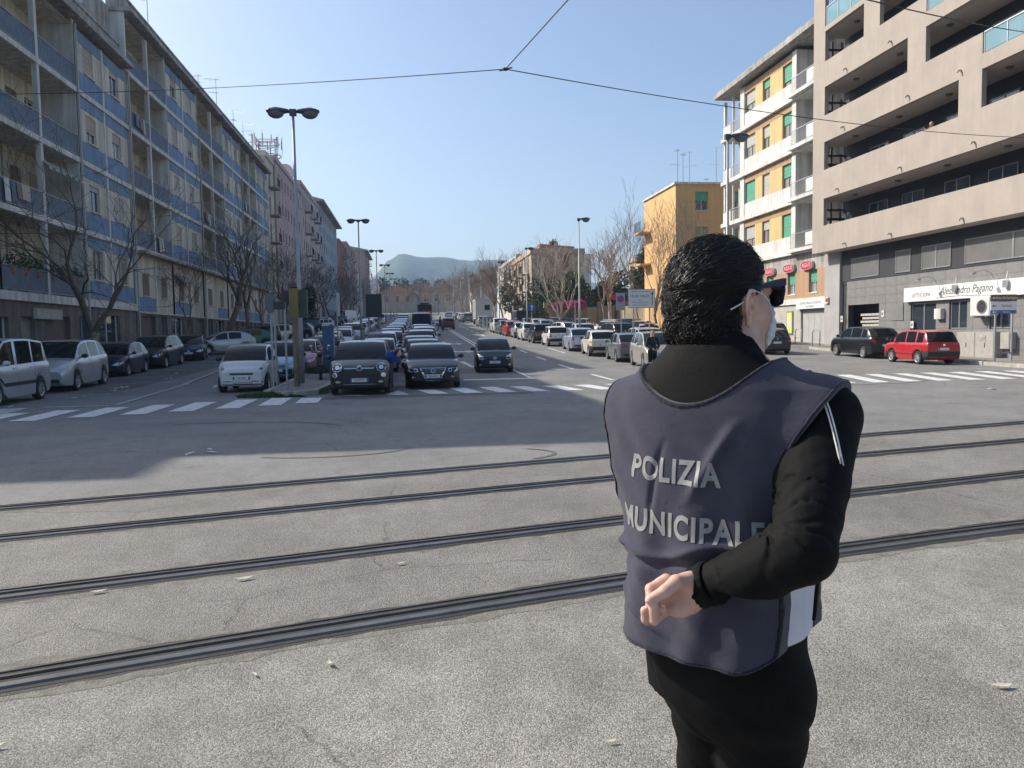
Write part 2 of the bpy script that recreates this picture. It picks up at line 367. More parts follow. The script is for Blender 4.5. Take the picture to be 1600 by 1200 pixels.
M_gf = mat('grey_plinth', (.20, .175, .155), .9, noise=.3, nscale=1, dirt=.3)
M_leaf = mat('pot_plant_leaves', (.06, .11, .035), .7, noise=.4, nscale=9)
M_terra = mat('terracotta', (.34, .14, .08), .85)

# a window in the plane x = const: opening w x h, glass, frame, mullion, roller shutter down to `sh`; dirn = +1 faces +X
WC = {}
def window(par, x, y, z, w, h, dirn=1, sh=0., mf=M_frame, ms=M_shut, mg=M_glass, axis='x', rev=.16, sill=True):
    key = (round(w, 2), round(h, 2), dirn, round(sh, 2), mf.name, ms.name, mg.name, axis, sill)
    if key not in WC:
        d = dirn; fr = MB(); t = .05
        def B(mb, a0, a1, y0, y1, z0, z1):
            if axis == 'x': mb.box(a0*d, a1*d, y0, y1, z0, z1)
            else: mb.box(y0, y1, a0*d, a1*d, z0, z1)
        B(fr, .0, .045, -w/2, -w/2+t, 0, h); B(fr, 0, .045, w/2-t, w/2, 0, h); B(fr, 0, .045, -w/2+t, w/2-t, h-t, h); B(fr, 0, .045, -w/2+t, w/2-t, 0, t)
        if w > .7: B(fr, 0, .05, -.03, .03, t, h-t)
        if w > 2.2: B(fr, 0, .05, -w/4-.03, -w/4+.03, t, h-t); B(fr, 0, .05, w/4-.03, w/4+.03, t, h-t)
        gl = MB(); B(gl, .008, .018, -w/2+t, w/2-t, t, h-t)
        s = None
        if sh > 0:
            s = MB(); n = max(3, int(h*sh/.11)); dz = h*sh/n
            for i in range(n): B(s, .055, .072 if i % 2 else .082, -w/2+.01, w/2-.01, h-dz*(i+1)+.002, h-dz*i)
        si = None
        if sill: si = MB(); B(si, -.02, .07+rev, -w/2-.05, w/2+.05, -.06, 0)
        dk = MB(); B(dk, -.012, -.006, -w/2, w/2, 0, h)
        WC[key] = (fr.mesh('window', [mf]), gl.mesh('pane', [mg]), s and s.mesh('shutter', [ms]), si and si.mesh('sill', [M_white]))
    fr, gl, s, si = WC[key]
    loc = (x, y, z)
    o = obj('window', fr, None, par, loc)
    obj('pane', gl, None, o)
    if s: obj('shutter', s, None, o)
    if si: obj('sill', si, None, o)
    return o
def wall_holes(mb, x0, x1, y0, y1, z0, z1, holes, axis='x'):
    """wall slab with rectangular holes (y0,y1,z0,z1) cut as real openings; holes in one row per call share nothing"""
    ys = sorted({y0, y1}|{h[0] for h in holes}|{h[1] for h in holes}); zs = sorted({z0, z1}|{h[2] for h in holes}|{h[3] for h in holes})
    ys = [y for y in ys if y0 <= y <= y1]; zs = [z for z in zs if z0 <= z <= z1]
    for j in range(len(zs)-1):
        run = None
        for i in range(len(ys)-1):
            cy, cz = (ys[i]+ys[i+1])/2, (zs[j]+zs[j+1])/2
            inh = any(h[0] < cy < h[1] and h[2] < cz < h[3] for h in holes)
            if not inh: run = run or ys[i]
            if run is not None and (inh or i == len(ys)-2):
                e = ys[i] if inh else ys[i+1]
                if axis == 'x': mb.box(x0, x1, run, e, zs[j], zs[j+1])
                else: mb.box(run, e, x0, x1, zs[j], zs[j+1])
                run = None
    return mb
ACm = MB(); ACm.box(-.02, -.3, -.42, .42, 0, .58)
ACm.cur = 1
ACm.lathe([(.0, -.0), (.22, -.0)], 16, (0, 0, 0), 'x')
def ac_unit(par_label, x, y, z, d=1, big=1., group=None):
    """wall air conditioner facing d*X; its back at x"""
    r = thing('air_conditioner', par_label, 'air conditioner', (x, y, z), group=group); r.scale = (big, big, big)
    b = MB(); b.box(.04*d, .34*d, -.42, .42, 0, .58); b.box(.34*d, .35*d, -.40, .40, .02, .56); b.build('casing', M_ac, r)
    f = MB(); f.lathe([(.03, .352*d), (.225, .352*d), (.225, .362*d), (.205, .366*d), (.03, .366*d)], 20, (0, -.1, .29), 'x'); f.build('fan_ring', M_metal, r)
    f = MB(); f.lathe([(.0, .367*d), (.19, .367*d)], 16, (0, -.1, .29), 'x'); f.build('fan_opening', M_black, r)
    br = MB(); br.box(0, .36*d, -.3, -.26, -.05, -.001); br.box(0, .36*d, .26, .3, -.05, -.001); br.build('bracket', M_metal, r)
    return r
RC = {}
def railing(par, x, y0, y1, z, h=.95, m=M_bluerail, sheet=True, d=1):
    L = y1-y0; key = (round(L, 2), h, m.name, sheet, d)
    if key not in RC:
        mb = MB(); mb.box(-.02, .02, 0, L, h-.04, h); mb.box(-.015, .015, 0, L, .06, .09)
        n = int(L/.13)
        for i in range(n+1):
            y = min(L-.012, L*i/n); mb.box(-.008, .008, y, y+.014, .09, h-.04)
        me = mb.mesh('railing', [M_metal if m is M_bluerail else m]); sh = None
        if sheet:
            s = MB(); s.box(-.03*d, -.024*d, .02, L-.02, .10, h-.08); sh = s.mesh('rail_sheet', [m])
        RC[key] = (me, sh)
    me, sh = RC[key]
    o = obj('railing', me, None, par, (x, y0, z))
    if sh: obj('rail_sheet', sh, None, o)
    return o

# ------------------------------------------------------------------ the long blue and cream apartment block (left)
XF = -14.3
LV = [3.4, 6.5, 9.6, 12.65, 15.55, 18.45]
def pots(y0, y1, x, z, k):
    r = random.Random(k)
    for i in range(3):
        y = y0+(y1-y0)*(i+.5)/3+r.uniform(-.2, .2)
        t = thing('potted_plant', ['leafy', 'trailing', 'shrubby'][i]+' potted plant on the '+['left', 'right'][k % 2]+' half of the lowest left balcony, '+['first', 'middle', 'last'][i]+' pot', 'plant', (x, y, z), group='potted plants on the lowest balcony')
        p = MB(); p.smooth = True; p.lathe([(0, 0), (.1, 0), (.14, .24), (.12, .24)], 10); p.build('pot', M_terra, t)
        l = MB()
        for q in range(150):
            a, b_, c = r.gauss(0, .17), r.gauss(0, .17), .3+abs(r.gauss(0, .22)); u = Vector((r.uniform(-1, 1), r.uniform(-1, 1), r.uniform(-1, 1)))*.05; w = Vector((r.uniform(-1, 1), r.uniform(-1, 1), r.uniform(-1, 1)))*.05
            c0 = Vector((a, b_, c)); l.add([c0-u, c0-w, c0+u, c0+w], [(0, 1, 2, 3)])
        l.build('foliage', M_leaf, t)
def blue_block(name, label, ybays, top, parapet, near):
    """ybays: list of (kind, y0, y1); kind b = pair of recessed balconies, p = pair of panel bays"""
    root = thing(name, label, 'apartment building')
    y0, y1 = ybays[0][1], ybays[-1][2]
    nf = len([l for l in LV if l < top+.1])
    class Sep:
        def __init__(s, n, m): s.n, s.m = n, m
        def box(s, *a): q = MB(); q.box(*a); q.build(s.n, s.m, root)
    wall = None; blue = Sep('spandrel_panel', M_blue); whi = Sep('pilaster', M_white); sof = Sep('balcony_ceiling', M_cream); rr_ = random.Random(int(y0))
    core = MB(); core.box(XF-14, XF-1.62, y0+.02, y1-.02, -.2, top-.1); core.build('core', M_cream, root)
    def win(y, z, w, h, sh, **k): window(root, XF-.13, y, z, w, h, 1, sh, **k)
    for kind, a, b_ in ybays:
        mid = (a+b_)/2
        for f in range(nf-1):
            z0, z1 = LV[f], LV[f+1]
            low = (not near) and f == 0
            if kind == 'b' and not low:
                sl = MB(); sl.box(XF-1.6, XF+.12, a+.003, b_-.003, z0-.22, z0); sl.build('balcony_slab', M_white, root)
                # recessed back wall with door and window in each half
                for h0, h1 in ((a+.09, mid-.09), (mid+.09, b_-.09)):
                    dy = h0+.95; wy = h1-.95
                    wall = MB(); wall_holes(wall, XF-1.6, XF-1.4, h0, h1, z0+.001, z1-.22, [(dy-.45, dy+.45, z0+.001, z0+2.15), (wy-.5, wy+.5, z0+.9, z0+2.15)]); wall.build('wall', M_cream, root)
                    s = rr_.choice([0, 0, .45, .7, 1.]); 
                    window(root, XF-1.56, dy, z0+.03, .9, 2.1, 1, s, mf=rr_.choice([M_frame, M_framed]), ms=rr_.choice([M_shut, M_shutb]), sill=False)
                    window(root, XF-1.56, wy, z0+.9, 1.0, 1.25, 1, rr_.choice([0, .3, .6, 1.]), mf=M_frame, mg=rr_.choice([M_glass, M_glassl]))
                whi.box(XF-.1, XF+.1, mid-.1, mid+.1, z0, z1-.22)      # pillar between the two balconies
                whi.box(XF-1.6, XF+.06, a-.09, a+.09, z0+.001, z1-.001); whi.box(XF-1.6, XF+.06, b_-.09, b_+.09, z0+.001, z1-.001)
                railing(root, XF+.07, a+.1, mid-.1, z0); railing(root, XF+.07, mid+.1, b_-.1, z0)
                sof.box(XF-1.395, XF+.05, a+.1, b_-.1, z1-.232, z1-.222)
            else:
                zs = z0 if not low else z0-.35
                for h0, h1 in ((a+.09, mid), (mid, b_-.09)):
                    yc = (h0+h1)/2; ww = 1.15
                    zb = z0+.95 if not low else z0+.55
                    hh = 1.2 if (f or low) else 1.35
                    wall = MB(); wall_holes(wall, XF-.3, XF, h0, h1, z0 if not low else zs, z1-.22 if not low else z1-.25, [(yc-ww/2, yc+ww/2, zb, zb+hh)]); wall.build('wall', M_cream, root)
                    if not low:
                        blue.box(XF+.001, XF+.03, h0+.1, h1-.1, z0+.06, z0+.86)
                        blue.box(XF+.001, XF+.03, h0+.1, h1-.1, z1-.72, z1-.26)
                    elif rr_.random() < .45:
                        blue.box(XF+.001, XF+.03, h0+.1, h1-.1, z0-.3, z0+.45)
                    s = rr_.choice([0, .2, .35, .6, 1., 1.]) if not low else 1.
                    win(yc, zb, ww, hh, s, mf=M_frame, ms=rr_.choice([M_shut, M_shut, M_shutw]) if not low else M_shutb, mg=rr_.choice([M_glass, M_glassl]))
                    if near and f == 0:     # iron grilles over the first floor windows
                        g = MB()
                        for i in range(8): g.box(XF+.04, XF+.055, yc-ww/2-.05+i*(ww+.1)/7-.007, yc-ww/2-.05+i*(ww+.1)/7+.007, zb-.1, zb+hh+.05)
                        for i in range(4): g.box(XF+.056, XF+.066, yc-ww/2-.08, yc+ww/2+.08, zb+i*hh/3-.01, zb+i*hh/3+.01)
                        g.build('window_grille', M_metal, root)
                    whi.box(XF+.002, XF+.06, h0-.09, h0+.09, zs+.001, z1-.2); 
                    whi.box(XF+.002, XF+.06, h1-.09+.18*(h1 > mid+.1), h1+.0+.18*(h1 > mid+.1), zs+.001, z1-.2) if h1 > mid+.1 else None
                if not low: whi.box(XF-.3, XF+.11, a+.003, b_-.003, z0-.22, z0-.001)
    if not near:       # continuous first floor balcony shelf
        s = MB(); s.box(XF-.6, XF+.55, y0, y1, LV[1]-.36, LV[1]-.225); s.build('ledge', M_conc, root)
    # eave, parapet with attic openings
    e = MB(); e.box(XF-14.2, XF+.5, y0-.2, y1+.2 if not near else y1, top, top+.22); e.build('eave', M_conc, root)
    p = MB(); hol = []
    y = y0+1.3
    while y < y1-1.5: hol.append((y, y+1.0, top+.45, top+.45+(parapet-.65))); y += 3.1
    wall_holes(p, XF-.55, XF-.25, y0, y1, top+.22, top+.22+parapet, hol); p.box(XF-.62, XF-.18, y0, y1, top+.22+parapet, top+.34+parapet)
    p.box(XF-.8, XF-.56, y0, y1, top+.22, top+.8)
    p.build('parapet', M_conc, root)
    if near:   # end wall towards the tramway and the stair tower on the roof
        t = MB(); t.box(XF-14, XF-.3, y0-.18, y0, -.2, top-.001); t.build('end_wall', M_cream, root)
    # ground floor: piers, shop fronts, roller doors
    gf = MB(); hol = []; y = y0+.8; k = 0; fronts = []
    while y+2.4 < y1:
        w = [2.2, 1.3, 2.6, 1.1][k % 4]; h0 = zr(y+w/2)+.13; fronts.append((y, w, h0, k)); hol.append((y, y+w, h0, min(h0+2.25, 2.85))); y += w+.9; k += 1
    zt = 3.4-.23 if near else 3.4-.36
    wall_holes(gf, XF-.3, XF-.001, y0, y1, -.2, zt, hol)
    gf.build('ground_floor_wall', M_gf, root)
    if near:
        q = MB(); q.box(XF-1.6, XF+.13, y0-.1, y1, 3.4-.33, 3.4-.225); q.build('first_floor_band', M_white, root)
    else:
        q = MB(); q.box(XF-.001, XF+.08, y0, y1, 3.4-.42, 3.4-.351); q.build('first_floor_band', M_white, root)
    for y, w, h0, k in fronts:
        hh = min(h0+2.25, 2.85)-h0; t = k % 4
        if t in (0, 3):
            s = MB(); n = int(hh/.12)
            for i in range(n): s.box(XF-.22, XF-.2+(.015 if i % 2 else 0), y, y+w, h0+hh*i/n, h0+hh*(i+1)/n-.004)
            s.build('roller_door', mat('roller_door_grey', (.30, .29, .27), .6, .2, noise=.2, nscale=2) if t else mat('roller_door_brown', (.16, .13, .11), .7, noise=.2, nscale=2), root)
        else:
            s = MB(); s.box(XF-.25, XF-.2, y, y+w, h0, h0+hh); d = s.build('shop_door', mat('shop_door_blue', (.04, .07, .13), .4) if t == 1 else M_glass, root)
            s = MB(); s.box(XF-.199, XF-.16, y, y+.07, h0, h0+hh); s.box(XF-.199, XF-.16, y+w-.07, y+w, h0, h0+hh); s.box(XF-.199, XF-.16, y+w/2-.04, y+w/2+.04, h0, h0+hh); s.box(XF-.199, XF-.16, y+.07, y+w/2-.04, h0+hh-.08, h0+hh); s.build('door_frame', M_frame if t == 2 else M_metal, d)
    return root
near_b = [('p', 21.4, 22.9), ('b', 22.9, 29.7)]
n_root = blue_block('apartment_building', 'near cream and blue apartment block with a lower roof, at the left edge', [('b', 21.4, 29.6), ('b', 29.6, 36.9), ('p', 36.9, 43.3)], 15.55, .95, True)
f_root = blue_block('apartment_building', 'long taller cream and blue apartment block behind the near one on the left', [('b', 43.4, 50), ('p', 50, 57.1), ('b', 57.1, 64.4), ('p', 64.4, 71.0), ('b', 71.0, 77.6), ('p', 77.6, 84)], 18.45, .95, False)
# stair tower on the near roof, set back
t = MB(); t.box(-31, -24.2, 21.8, 27, 15.6, 19.0); t.build('roof_tower', M_conc, n_root)
t = MB(); t.box(XF-9, XF-.6, 42.2, 43.3, 15.8, 18.6); t.build('roof_tower', M_conc, n_root)
# notched gap in the long shadow: a lower part of the parapet is enough; drain pipes
for y in (43.35, 36.9, 57.1, 71.0):
    p = MB(); p.tube([(XF+.16, y, zr(y)), (XF+.16, y, 15.4)], .05, 6); p.build('drain_pipe', M_pipe, n_root if y < 43.3 else f_root)
# balcony clutter
ACS = [(-15.75, 34.3, 14.2, 'upper wall air conditioner on the top left balcony'), (-15.75, 34.4, 13.35, 'lower wall air conditioner on the top left balcony, under the other'),
       (-15.75, 31.3, 8.1, 'old air conditioner hanging over the second floor left balcony'), (-15.75, 61.6, 17.0, 'air conditioner on the top balcony in the middle of the long block'),
       (-15.75, 61.8, 13.8, 'air conditioner one floor below the top in the middle of the long block'), (-15.75, 62.8, 8.0, 'air conditioner low on the long block behind the trees')]
for x, y, z, l in ACS: ac_unit(l, x, y, z-.35, 1, group='air conditioners on the blue block')
for k, (a, b_) in enumerate(((29.9, 32.8), (33.3, 36.5))): pots(a, b_, XF+.0, LV[0]+.62, k)
# small shop sign and lit posters on the near ground floor
sgn = thing('shop_sign', 'faded blank shop sign board over a roller door on the left', 'sign', (XF+.03, 33.0, 2.42))
b = MB(); b.box(0, .14, -1.1, 1.1, 0, .42); b.build('board', mat('faded_sign', (.45, .42, .36), .7, noise=.2, nscale=3), sgn)
b = MB(); b.box(.141, .15, -1.1, 1.1, 0, .03); b.box(.141, .15, -1.1, 1.1, .39, .42); b.build('frame', M_metal, sgn)
# satellite dish and aerials on the roofs
def dish(label, loc, r, rz, tilt=-.6, group=None):
    o = thing('satellite_dish', label, 'satellite dish', loc, rz, group=group)
    d = MB(); d.smooth = True; d.lathe([(0, 0), (r*.5, r*.06), (r*.85, r*.19), (r, r*.27), (r*1.02, r*.26), (r*.5, r*.035), (0, -.03)], 20)
    q = d.build('reflector', mat('dish_grey', (.50, .50, .50), .5), o); q.rotation_euler = (math.pi/2+tilt, 0, 0); q.location = (0, 0, r*1.1)
    s = MB(); s.tube([(0, 0, 0), (0, .1, r*1.1)], .03, 6); s.tube([(0, 0, r*.3), (0, -r*.9, r*1.3)], .02, 4); s.ball((0, -r*.9, r*1.3), .06); s.build('mount', M_metal, o)
    return o
dish('small satellite dish on the cornice of the near blue block', (-14.8, 38.6, 16.75), .38, rad(60))
def aerial(label, loc, h, seed):
    o = thing('tv_aerial', label, 'aerial', loc, group='television aerials on the roofs'); r = random.Random(seed)
    m = MB(); m.tube([(0, 0, 0), (0, 0, h)], [.03, .02], 5); m.build('mast', M_metal, o)
    m = MB(); m.cur = 0
    for k, zz in enumerate((h*.97, h*.6)):
        a = r.uniform(0, 3); L = .9-.2*k; dx, dy = math.cos(a)*L, math.sin(a)*L
        m.tube([(-dx*.3, -dy*.3, zz), (dx, dy, zz+.15)], .014, 4)
        for i in range(6):
            t_ = -.3+1.3*i/5; m.tube([(dx*t_-dy*.25, dy*t_+dx*.25, zz+.1*t_), (dx*t_+dy*.25, dy*t_-dx*.25, zz+.1*t_)], .008, 3)
    m.build('antenna_elements', M_metal, o); return o
for i, (y, h, l) in enumerate([(49.5, 3.6, 'tall double aerial near the front of the long blue roof'), (46.2, 1.6, 'short aerial at the left end of the long blue roof'), (66, 2.8, 'crooked aerial on the middle of the long blue roof'), (72, 2.0, 'small aerial right of the middle of the long blue roof'),
                               (76, 2.0, 'aerial near the far end of the long blue roof'), (80, 2.0, 'last aerial on the far end of the long blue roof'), (60.5, 1.3, 'stubby aerial on the long blue roof before the middle')]):
    aerial(l, (-14.9, y, 19.5), h, i)

# ------------------------------------------------------------------ simple facade builder for the further houses
def house(name, label, cat, x0, x1, y0, y1, zb, zt, m, faces=('x+',), cols=6, rows=5, ww=1.0, wh=1.4, z1=None, sh=None, roof='flat', rm=None, balc=None, first=3.6, seed=1, ms=M_shutb, mf=M_framed, margin=1.2, doors=True, par=.6, bm=None):
    root = thing(name, label, cat); r = random.Random(seed)
    wall = MB(); t = .3
    H = zt-zb
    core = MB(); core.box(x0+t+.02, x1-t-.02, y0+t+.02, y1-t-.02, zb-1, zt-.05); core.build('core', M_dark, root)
    fh = (H-first-.2)/max(1, rows)
    class Bal:
        v = None
        def box(s, *a): q = MB(); q.box(*a); q.build('balcony_slab', M_conc, root)
    bal = Bal()
    for side in ('x+', 'x-', 'y-', 'y+'):
        if side[0] == 'x': a0, a1 = y0, y1
        else: a0, a1 = x0+t, x1-t
        holes = []; wl = []
        if side in faces:
            c = cols if side[0] == 'x' else max(1, int(cols*(a1-a0)/(y1-y0)+.5))
            for j in range(rows):
                zz = zb+first+fh*j+fh*.28
                for i in range(c):
                    yc = a0+margin+(a1-a0-2*margin)*(i+.5)/c
                    db = balc and (i in balc) and side == 'x'+side[1]
                    if db: holes.append((yc-.5, yc+.5, zz-.55, zz+wh)); wl.append((yc, zz-.55, 1.0, wh+.55, True))
                    else: holes.append((yc-ww/2, yc+ww/2, zz, zz+wh)); wl.append((yc, zz, ww, wh, False))
            if doors and side[0] == 'x':
                for i in range(c):
                    yc = a0+margin+(a1-a0-2*margin)*(i+.5)/c; holes.append((yc-.9, yc+.9, zb+.1, zb+2.5))
        P = {'x+': (x1-t, x1), 'x-': (x0, x0+t), 'y-': (y0, y0+t), 'y+': (y1-t, y1)}[side]
        wall_holes(wall, P[0], P[1], a0, a1, zb-1, zt, holes, 'x' if side[0] == 'x' else 'y')
        for yc, zz, w, h, db in wl:
            s = r.choice([0, 0, .3, .5, 1, 1]) if sh is None else sh
            if side[0] == 'x':
                d = 1 if side == 'x+' else -1; window(root, (x1-.16) if d > 0 else (x0+.16), yc, zz, w, h, d, s, mf, ms, sill=not db)
                if db:
                    X = x1 if d > 0 else x0
                    bal.box(X+.001*d, X+1.0*d, yc-1.0, yc+1.0, zz-.13, zz-.005)
                    railing(root, X+.95*d, yc-.97, yc+.97, zz, .95, M_black, False)
            else:
                d = -1 if side == 'y-' else 1; window(root, yc, (y0+.16) if d < 0 else (y1-.16), zz, w, h, d, s, mf, ms, axis='y', sill=not db)
    wall.build('wall', m, root)
    if doors:
        dm = MB()
        dm.box(x0+t*.5, x0+t*.5+.05, y0+.4, y1-.4, zb+.1, zb+2.5); dm.box(x1-t*.5-.05, x1-t*.5, y0+.4, y1-.4, zb+.1, zb+2.5); dm.build('ground_floor_shutters', mat('dull_shopfront', (.12, .11, .10), .7, noise=.3, nscale=1), root)
    rf = MB()
    if roof == 'flat':
        rf.box(x0-.15, x1+.15, y0-.15, y1+.15, zt, zt+.2); rf.box(x0-.1, x0+.1, y0-.1, y1+.1, zt+.2, zt+par); rf.box(x1-.1, x1+.1, y0-.1, y1+.1, zt+.2, zt+par); rf.box(x0+.1, x1-.1, y0-.1, y0+.1, zt+.2, zt+par); rf.box(x0+.1, x1-.1, y1-.1, y1+.1, zt+.2, zt+par)
    elif roof == 'eave':
        rf.ext([(x0-1, zt), (x1+1.1, zt), (x1+1.1, zt+.25), ((x0+x1)/2, zt+2.2), (x0-1, zt+.25)], 'y', y0-.5, y1+.5)
    elif roof == 'gable_y':
        rf.ext([(y0-.5, zt), (y1+.5, zt), ((y0+y1)/2, zt+(y1-y0)*.2)], 'x', x0-.4, x1+.4)
    elif roof == 'gable_x':
        rf.ext([(x0-.5, zt), (x1+.5, zt), ((x0+x1)/2, zt+(x1-x0)*.22)], 'y', y0-.4, y1+.4)
    rf.build('roof', rm or m, root)
    return root
M_pink = mat('pink_render', (.52, .40, .40), .9, noise=.12, nscale=.6, dirt=.25)
M_pinkw = mat('pale_pink_render', (.52, .44, .42), .9, noise=.12, nscale=.6, dirt=.25)
M_greyb = mat('blue_grey_render', (.36, .40, .46), .9, noise=.15, nscale=.6, dirt=.25)
M_red = mat('dull_red_render', (.38, .20, .18), .9, noise=.15, nscale=.6, dirt=.2)
M_rose = mat('rose_grey_render', (.44, .34, .31), .9, noise=.15, nscale=.6, dirt=.2)
M_beige = mat('beige_render', (.56, .46, .34), .9, noise=.12, nscale=.6, dirt=.2)
M_tile = mat('roof_tiles', (.34, .17, .11), .9, noise=.3, nscale=2)
Z = zr
house('apartment_building', 'cream balcony block set between the long blue block and the pink house', 'apartment building', -27, -14.5, 84.6, 89.4, Z(86), 20.4, M_cream, ('x+', 'y-'), 1, 5, balc=(0,), seed=3, doors=False)
house('apartment_building', 'pink apartment house with telecom masts on its roof', 'apartment building', -27, -14.3, 89.5, 110, Z(89), 21.0, M_pink, ('x+',), 8, 5, .8, 1.3, seed=4)
house('apartment_building', 'pale pink apartment house just behind the pink one', 'apartment building', -27, -14.3, 110.1, 130, Z(112), 22.3, M_pinkw, ('x+', 'y-'), 8, 5, .8, 1.4, seed=5, balc=(1, 4, 6))
house('apartment_building', 'blue grey house with a wide overhanging eave, left side', 'apartment building', -27, -14.3, 130.1, 163, Z(135), 23.4, M_greyb, ('x+', 'y-'), 10, 6, .9, 1.4, seed=6, roof='eave', rm=M_conc)
house('apartment_building', 'dull red topped house beyond the wide eave', 'apartment building', -27, -14.3, 168, 184, Z(170), 21.5, M_red, ('x+', 'y-'), 5, 5, 1.1, 1.6, seed=7, balc=(1, 3))
house('apartment_building', 'rose coloured house beyond the dull red one', 'apartment building', -27, -14.0, 184.2, 208, Z(190), 22.8, M_rose, ('x+', 'y-'), 6, 5, 1., 1.5, seed=8, balc=(0, 2, 4))
house('apartment_building', 'low cream house with a stepped front further up the left side', 'apartment building', -27, -13.4, 208.2, 232, Z(212), 17.5, M_cream, ('x+', 'y-'), 7, 3, 1., 1.5, seed=9)
house('apartment_building', 'grey gabled block standing high at the far end of the left side', 'apartment building', -30, -12.6, 232.2, 262, Z(240), 26.4, M_rose, ('x+', 'y-'), 7, 6, 1., 1.5, seed=10, roof='eave', balc=(1, 3, 5), rm=M_conc)
house('church_hall', 'pale stone hall with a low gable facing the street end', 'building', -12, 3.0, 300, 330, Z(300), 17.2, mat('pale_stone', (.44, .40, .34), .9, noise=.15, nscale=.4, dirt=.2), ('y-', 'x+'), 6, 1, 1.4, 2.4, first=3, seed=11, roof='gable_x', rm=M_tile, doors=False)
house('house', 'low cream building behind the bare trees at the street end', 'building', 3.2, 24, 318, 340, Z(318), 17.8, M_beige, ('y-',), 4, 2, 1.6, 2, first=4, seed=12, doors=False)
house('house', 'flat roofed cream building right of centre at the street end', 'building', 24.5, 44, 305, 330, Z(305), 17.6, M_cream, ('y-',), 5, 2, 1.4, 1.8, first=4, seed=13, doors=False)
# church dome
dm = thing('church_tower', 'small white domed church lantern above the distant hall roof', 'tower', (-15, 325, 16))
b = MB(); b.lathe([(3.2, 0), (3.2, 5), (3.5, 5), (3.5, 5.4), (2.9, 5.4)], 12); b.build('drum', M_white, dm)
b = MB(); b.smooth = True; b.lathe([(3.0, 5.4), (2.8, 6.8), (2.0, 8.1), (.8, 8.9), (.5, 9), (.5, 10.4), (.2, 11)], 14); b.build('dome', M_white, dm)
for k in range(6):
    a = k*math.pi/3+.3; b = MB(); b.box(-.35, .35, -.02, .06, 1.5, 4.2); w_ = b.build('window', M_dark, dm); w_.rotation_euler = (0, 0, a+math.pi/2); w_.location = (3.2*math.cos(a), 3.2*math.sin(a), 0)
# telecom platform on the pink house
tc = thing('telecom_mast', 'lattice telecom platform with panel antennas on the pink house roof', 'antenna mast', (-16.3, 97, 21.2)); tc.scale = (.66, .66, .72)
m_ = MB()
lg = [(-1.7, -1.2), (1.9, -1.2), (.3, 1.6), (-1.7, 1.2)]
for x, y in lg: m_.tube([(x, y, 0), (x, y, 5.6)], .09, 5)
for z in (1.6, 2.6, 4.2, 5.2):
    for i in range(4): a, b_ = lg[i], lg[(i+1) % 4]; m_.tube([(*a, z), (*b_, z)], .06, 4)
for z in (0, 1.6, 2.6, 4.2):
    for i in range(4): a, b_ = lg[i], lg[(i+1) % 4]; m_.tube([(*a, z), (*b_, z+1)], .035, 3)
m_.build('lattice', mat('mast_steel', (.20, .15, .14), .7), tc)
m_ = MB()
m_.lathe([(2.4, 2.6), (2.5, 2.6), (2.5, 2.75), (2.4, 2.75)], 18); m_.lathe([(2.1, 4.6), (2.2, 4.6), (2.2, 4.7), (2.1, 4.7)], 18); m_.build('platform_ring', M_metal, tc)
for k in range(11):
    a = k*2*math.pi/11; R_ = 2.5+.25*(k % 2); m_ = MB(); h = 1.7+.5*(k % 3); z0 = 3.7+.5*(k % 2)
    m_.box(-.1, .1, -.07, .07, z0, z0+h*.8); m_.tube([(0, .12, z0-.8), (0, .12, z0+h)], .035, 4); q = m_.build('panel_antenna', M_ac, tc); q.location = (R_*math.cos(a), R_*math.sin(a), 0); q.rotation_euler = (0, 0, a-math.pi/2)
dish('large round satellite dish on the pink house roof', (-15.3, 104, 21.3), 1.15, rad(-8), .12)

# ------------------------------------------------------------------ modern taupe building, right
M_taupe = mat('taupe_render', (.385, .335, .285), .88, noise=.09, nscale=.8, dirt=.05, bump=.08, bscale=30)
M_taupel = mat('light_soffit', (.50, .45, .40), .9, noise=.06, nscale=1)
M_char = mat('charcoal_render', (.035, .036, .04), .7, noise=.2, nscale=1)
M_tileg = mat('grey_wall_tile', (.20, .195, .19), .55, noise=.14, nscale=2.2)
M_tglass = mat('balustrade_glass', (.22, .42, .48), .06, 0, spec=.8, alpha=.55)
M_alum = mat('aluminium', (.52, .53, .54), .35, .7)
r1 = thing('modern_building', 'taupe modern building with long dark balcony slots and a furniture shop below', 'apartment building')
XR, YL, YR = 23.5, 43.1, 20.0
FT = [5.9, 8.9, 12.05, 15.1, 18.15]     # bottoms of the parapet bands (ceilings of the slots)
FP = [7.38, 10.5, 13.52, 16.5, 19.6]   # tops of the parapet bands
def slab(y0, y1, z0, z1, n='facade_band', m=M_taupe, x0=XR, x1=XR+.22): b = MB(); b.box(x0, x1, y0, y1, z0, z1); return b.build(n, m, r1)
slab(YR, YL, 5.9, 7.38)
slab(YR, YL, 8.9, 10.5)
slab(29.66, YL, 12.05, 13.52); slab(YR, 29.655, 12.05, 12.66)
slab(33.22, YL, 15.1, 16.5); slab(YR, 33.215, 15.1, 15.75)
slab(38.12, YL, 18.15, 18.42); slab(YR, 38.115, 18.15, 18.9); slab(YR, 41.9, 21.3, 23.2)
piers = [(YL-.0, 41.86, 7.38, 8.9), (YL, 41.86, 10.5, 12.05), (YL, 41.86, 13.52, 15.1), (YL, 41.86, 16.5, 18.15), (YL, 41.9, 18.42, 23.2),
         (31.02, 29.66, 10.5, 12.05), (34.52, 33.22, 13.52, 15.1), (38.12, 36.75, 16.5, 18.15), (38.1, 36.9, 18.9, 21.3)]
for a, b_, c, d in piers: slab(b_, a, c+.001, d-.001, 'pier')
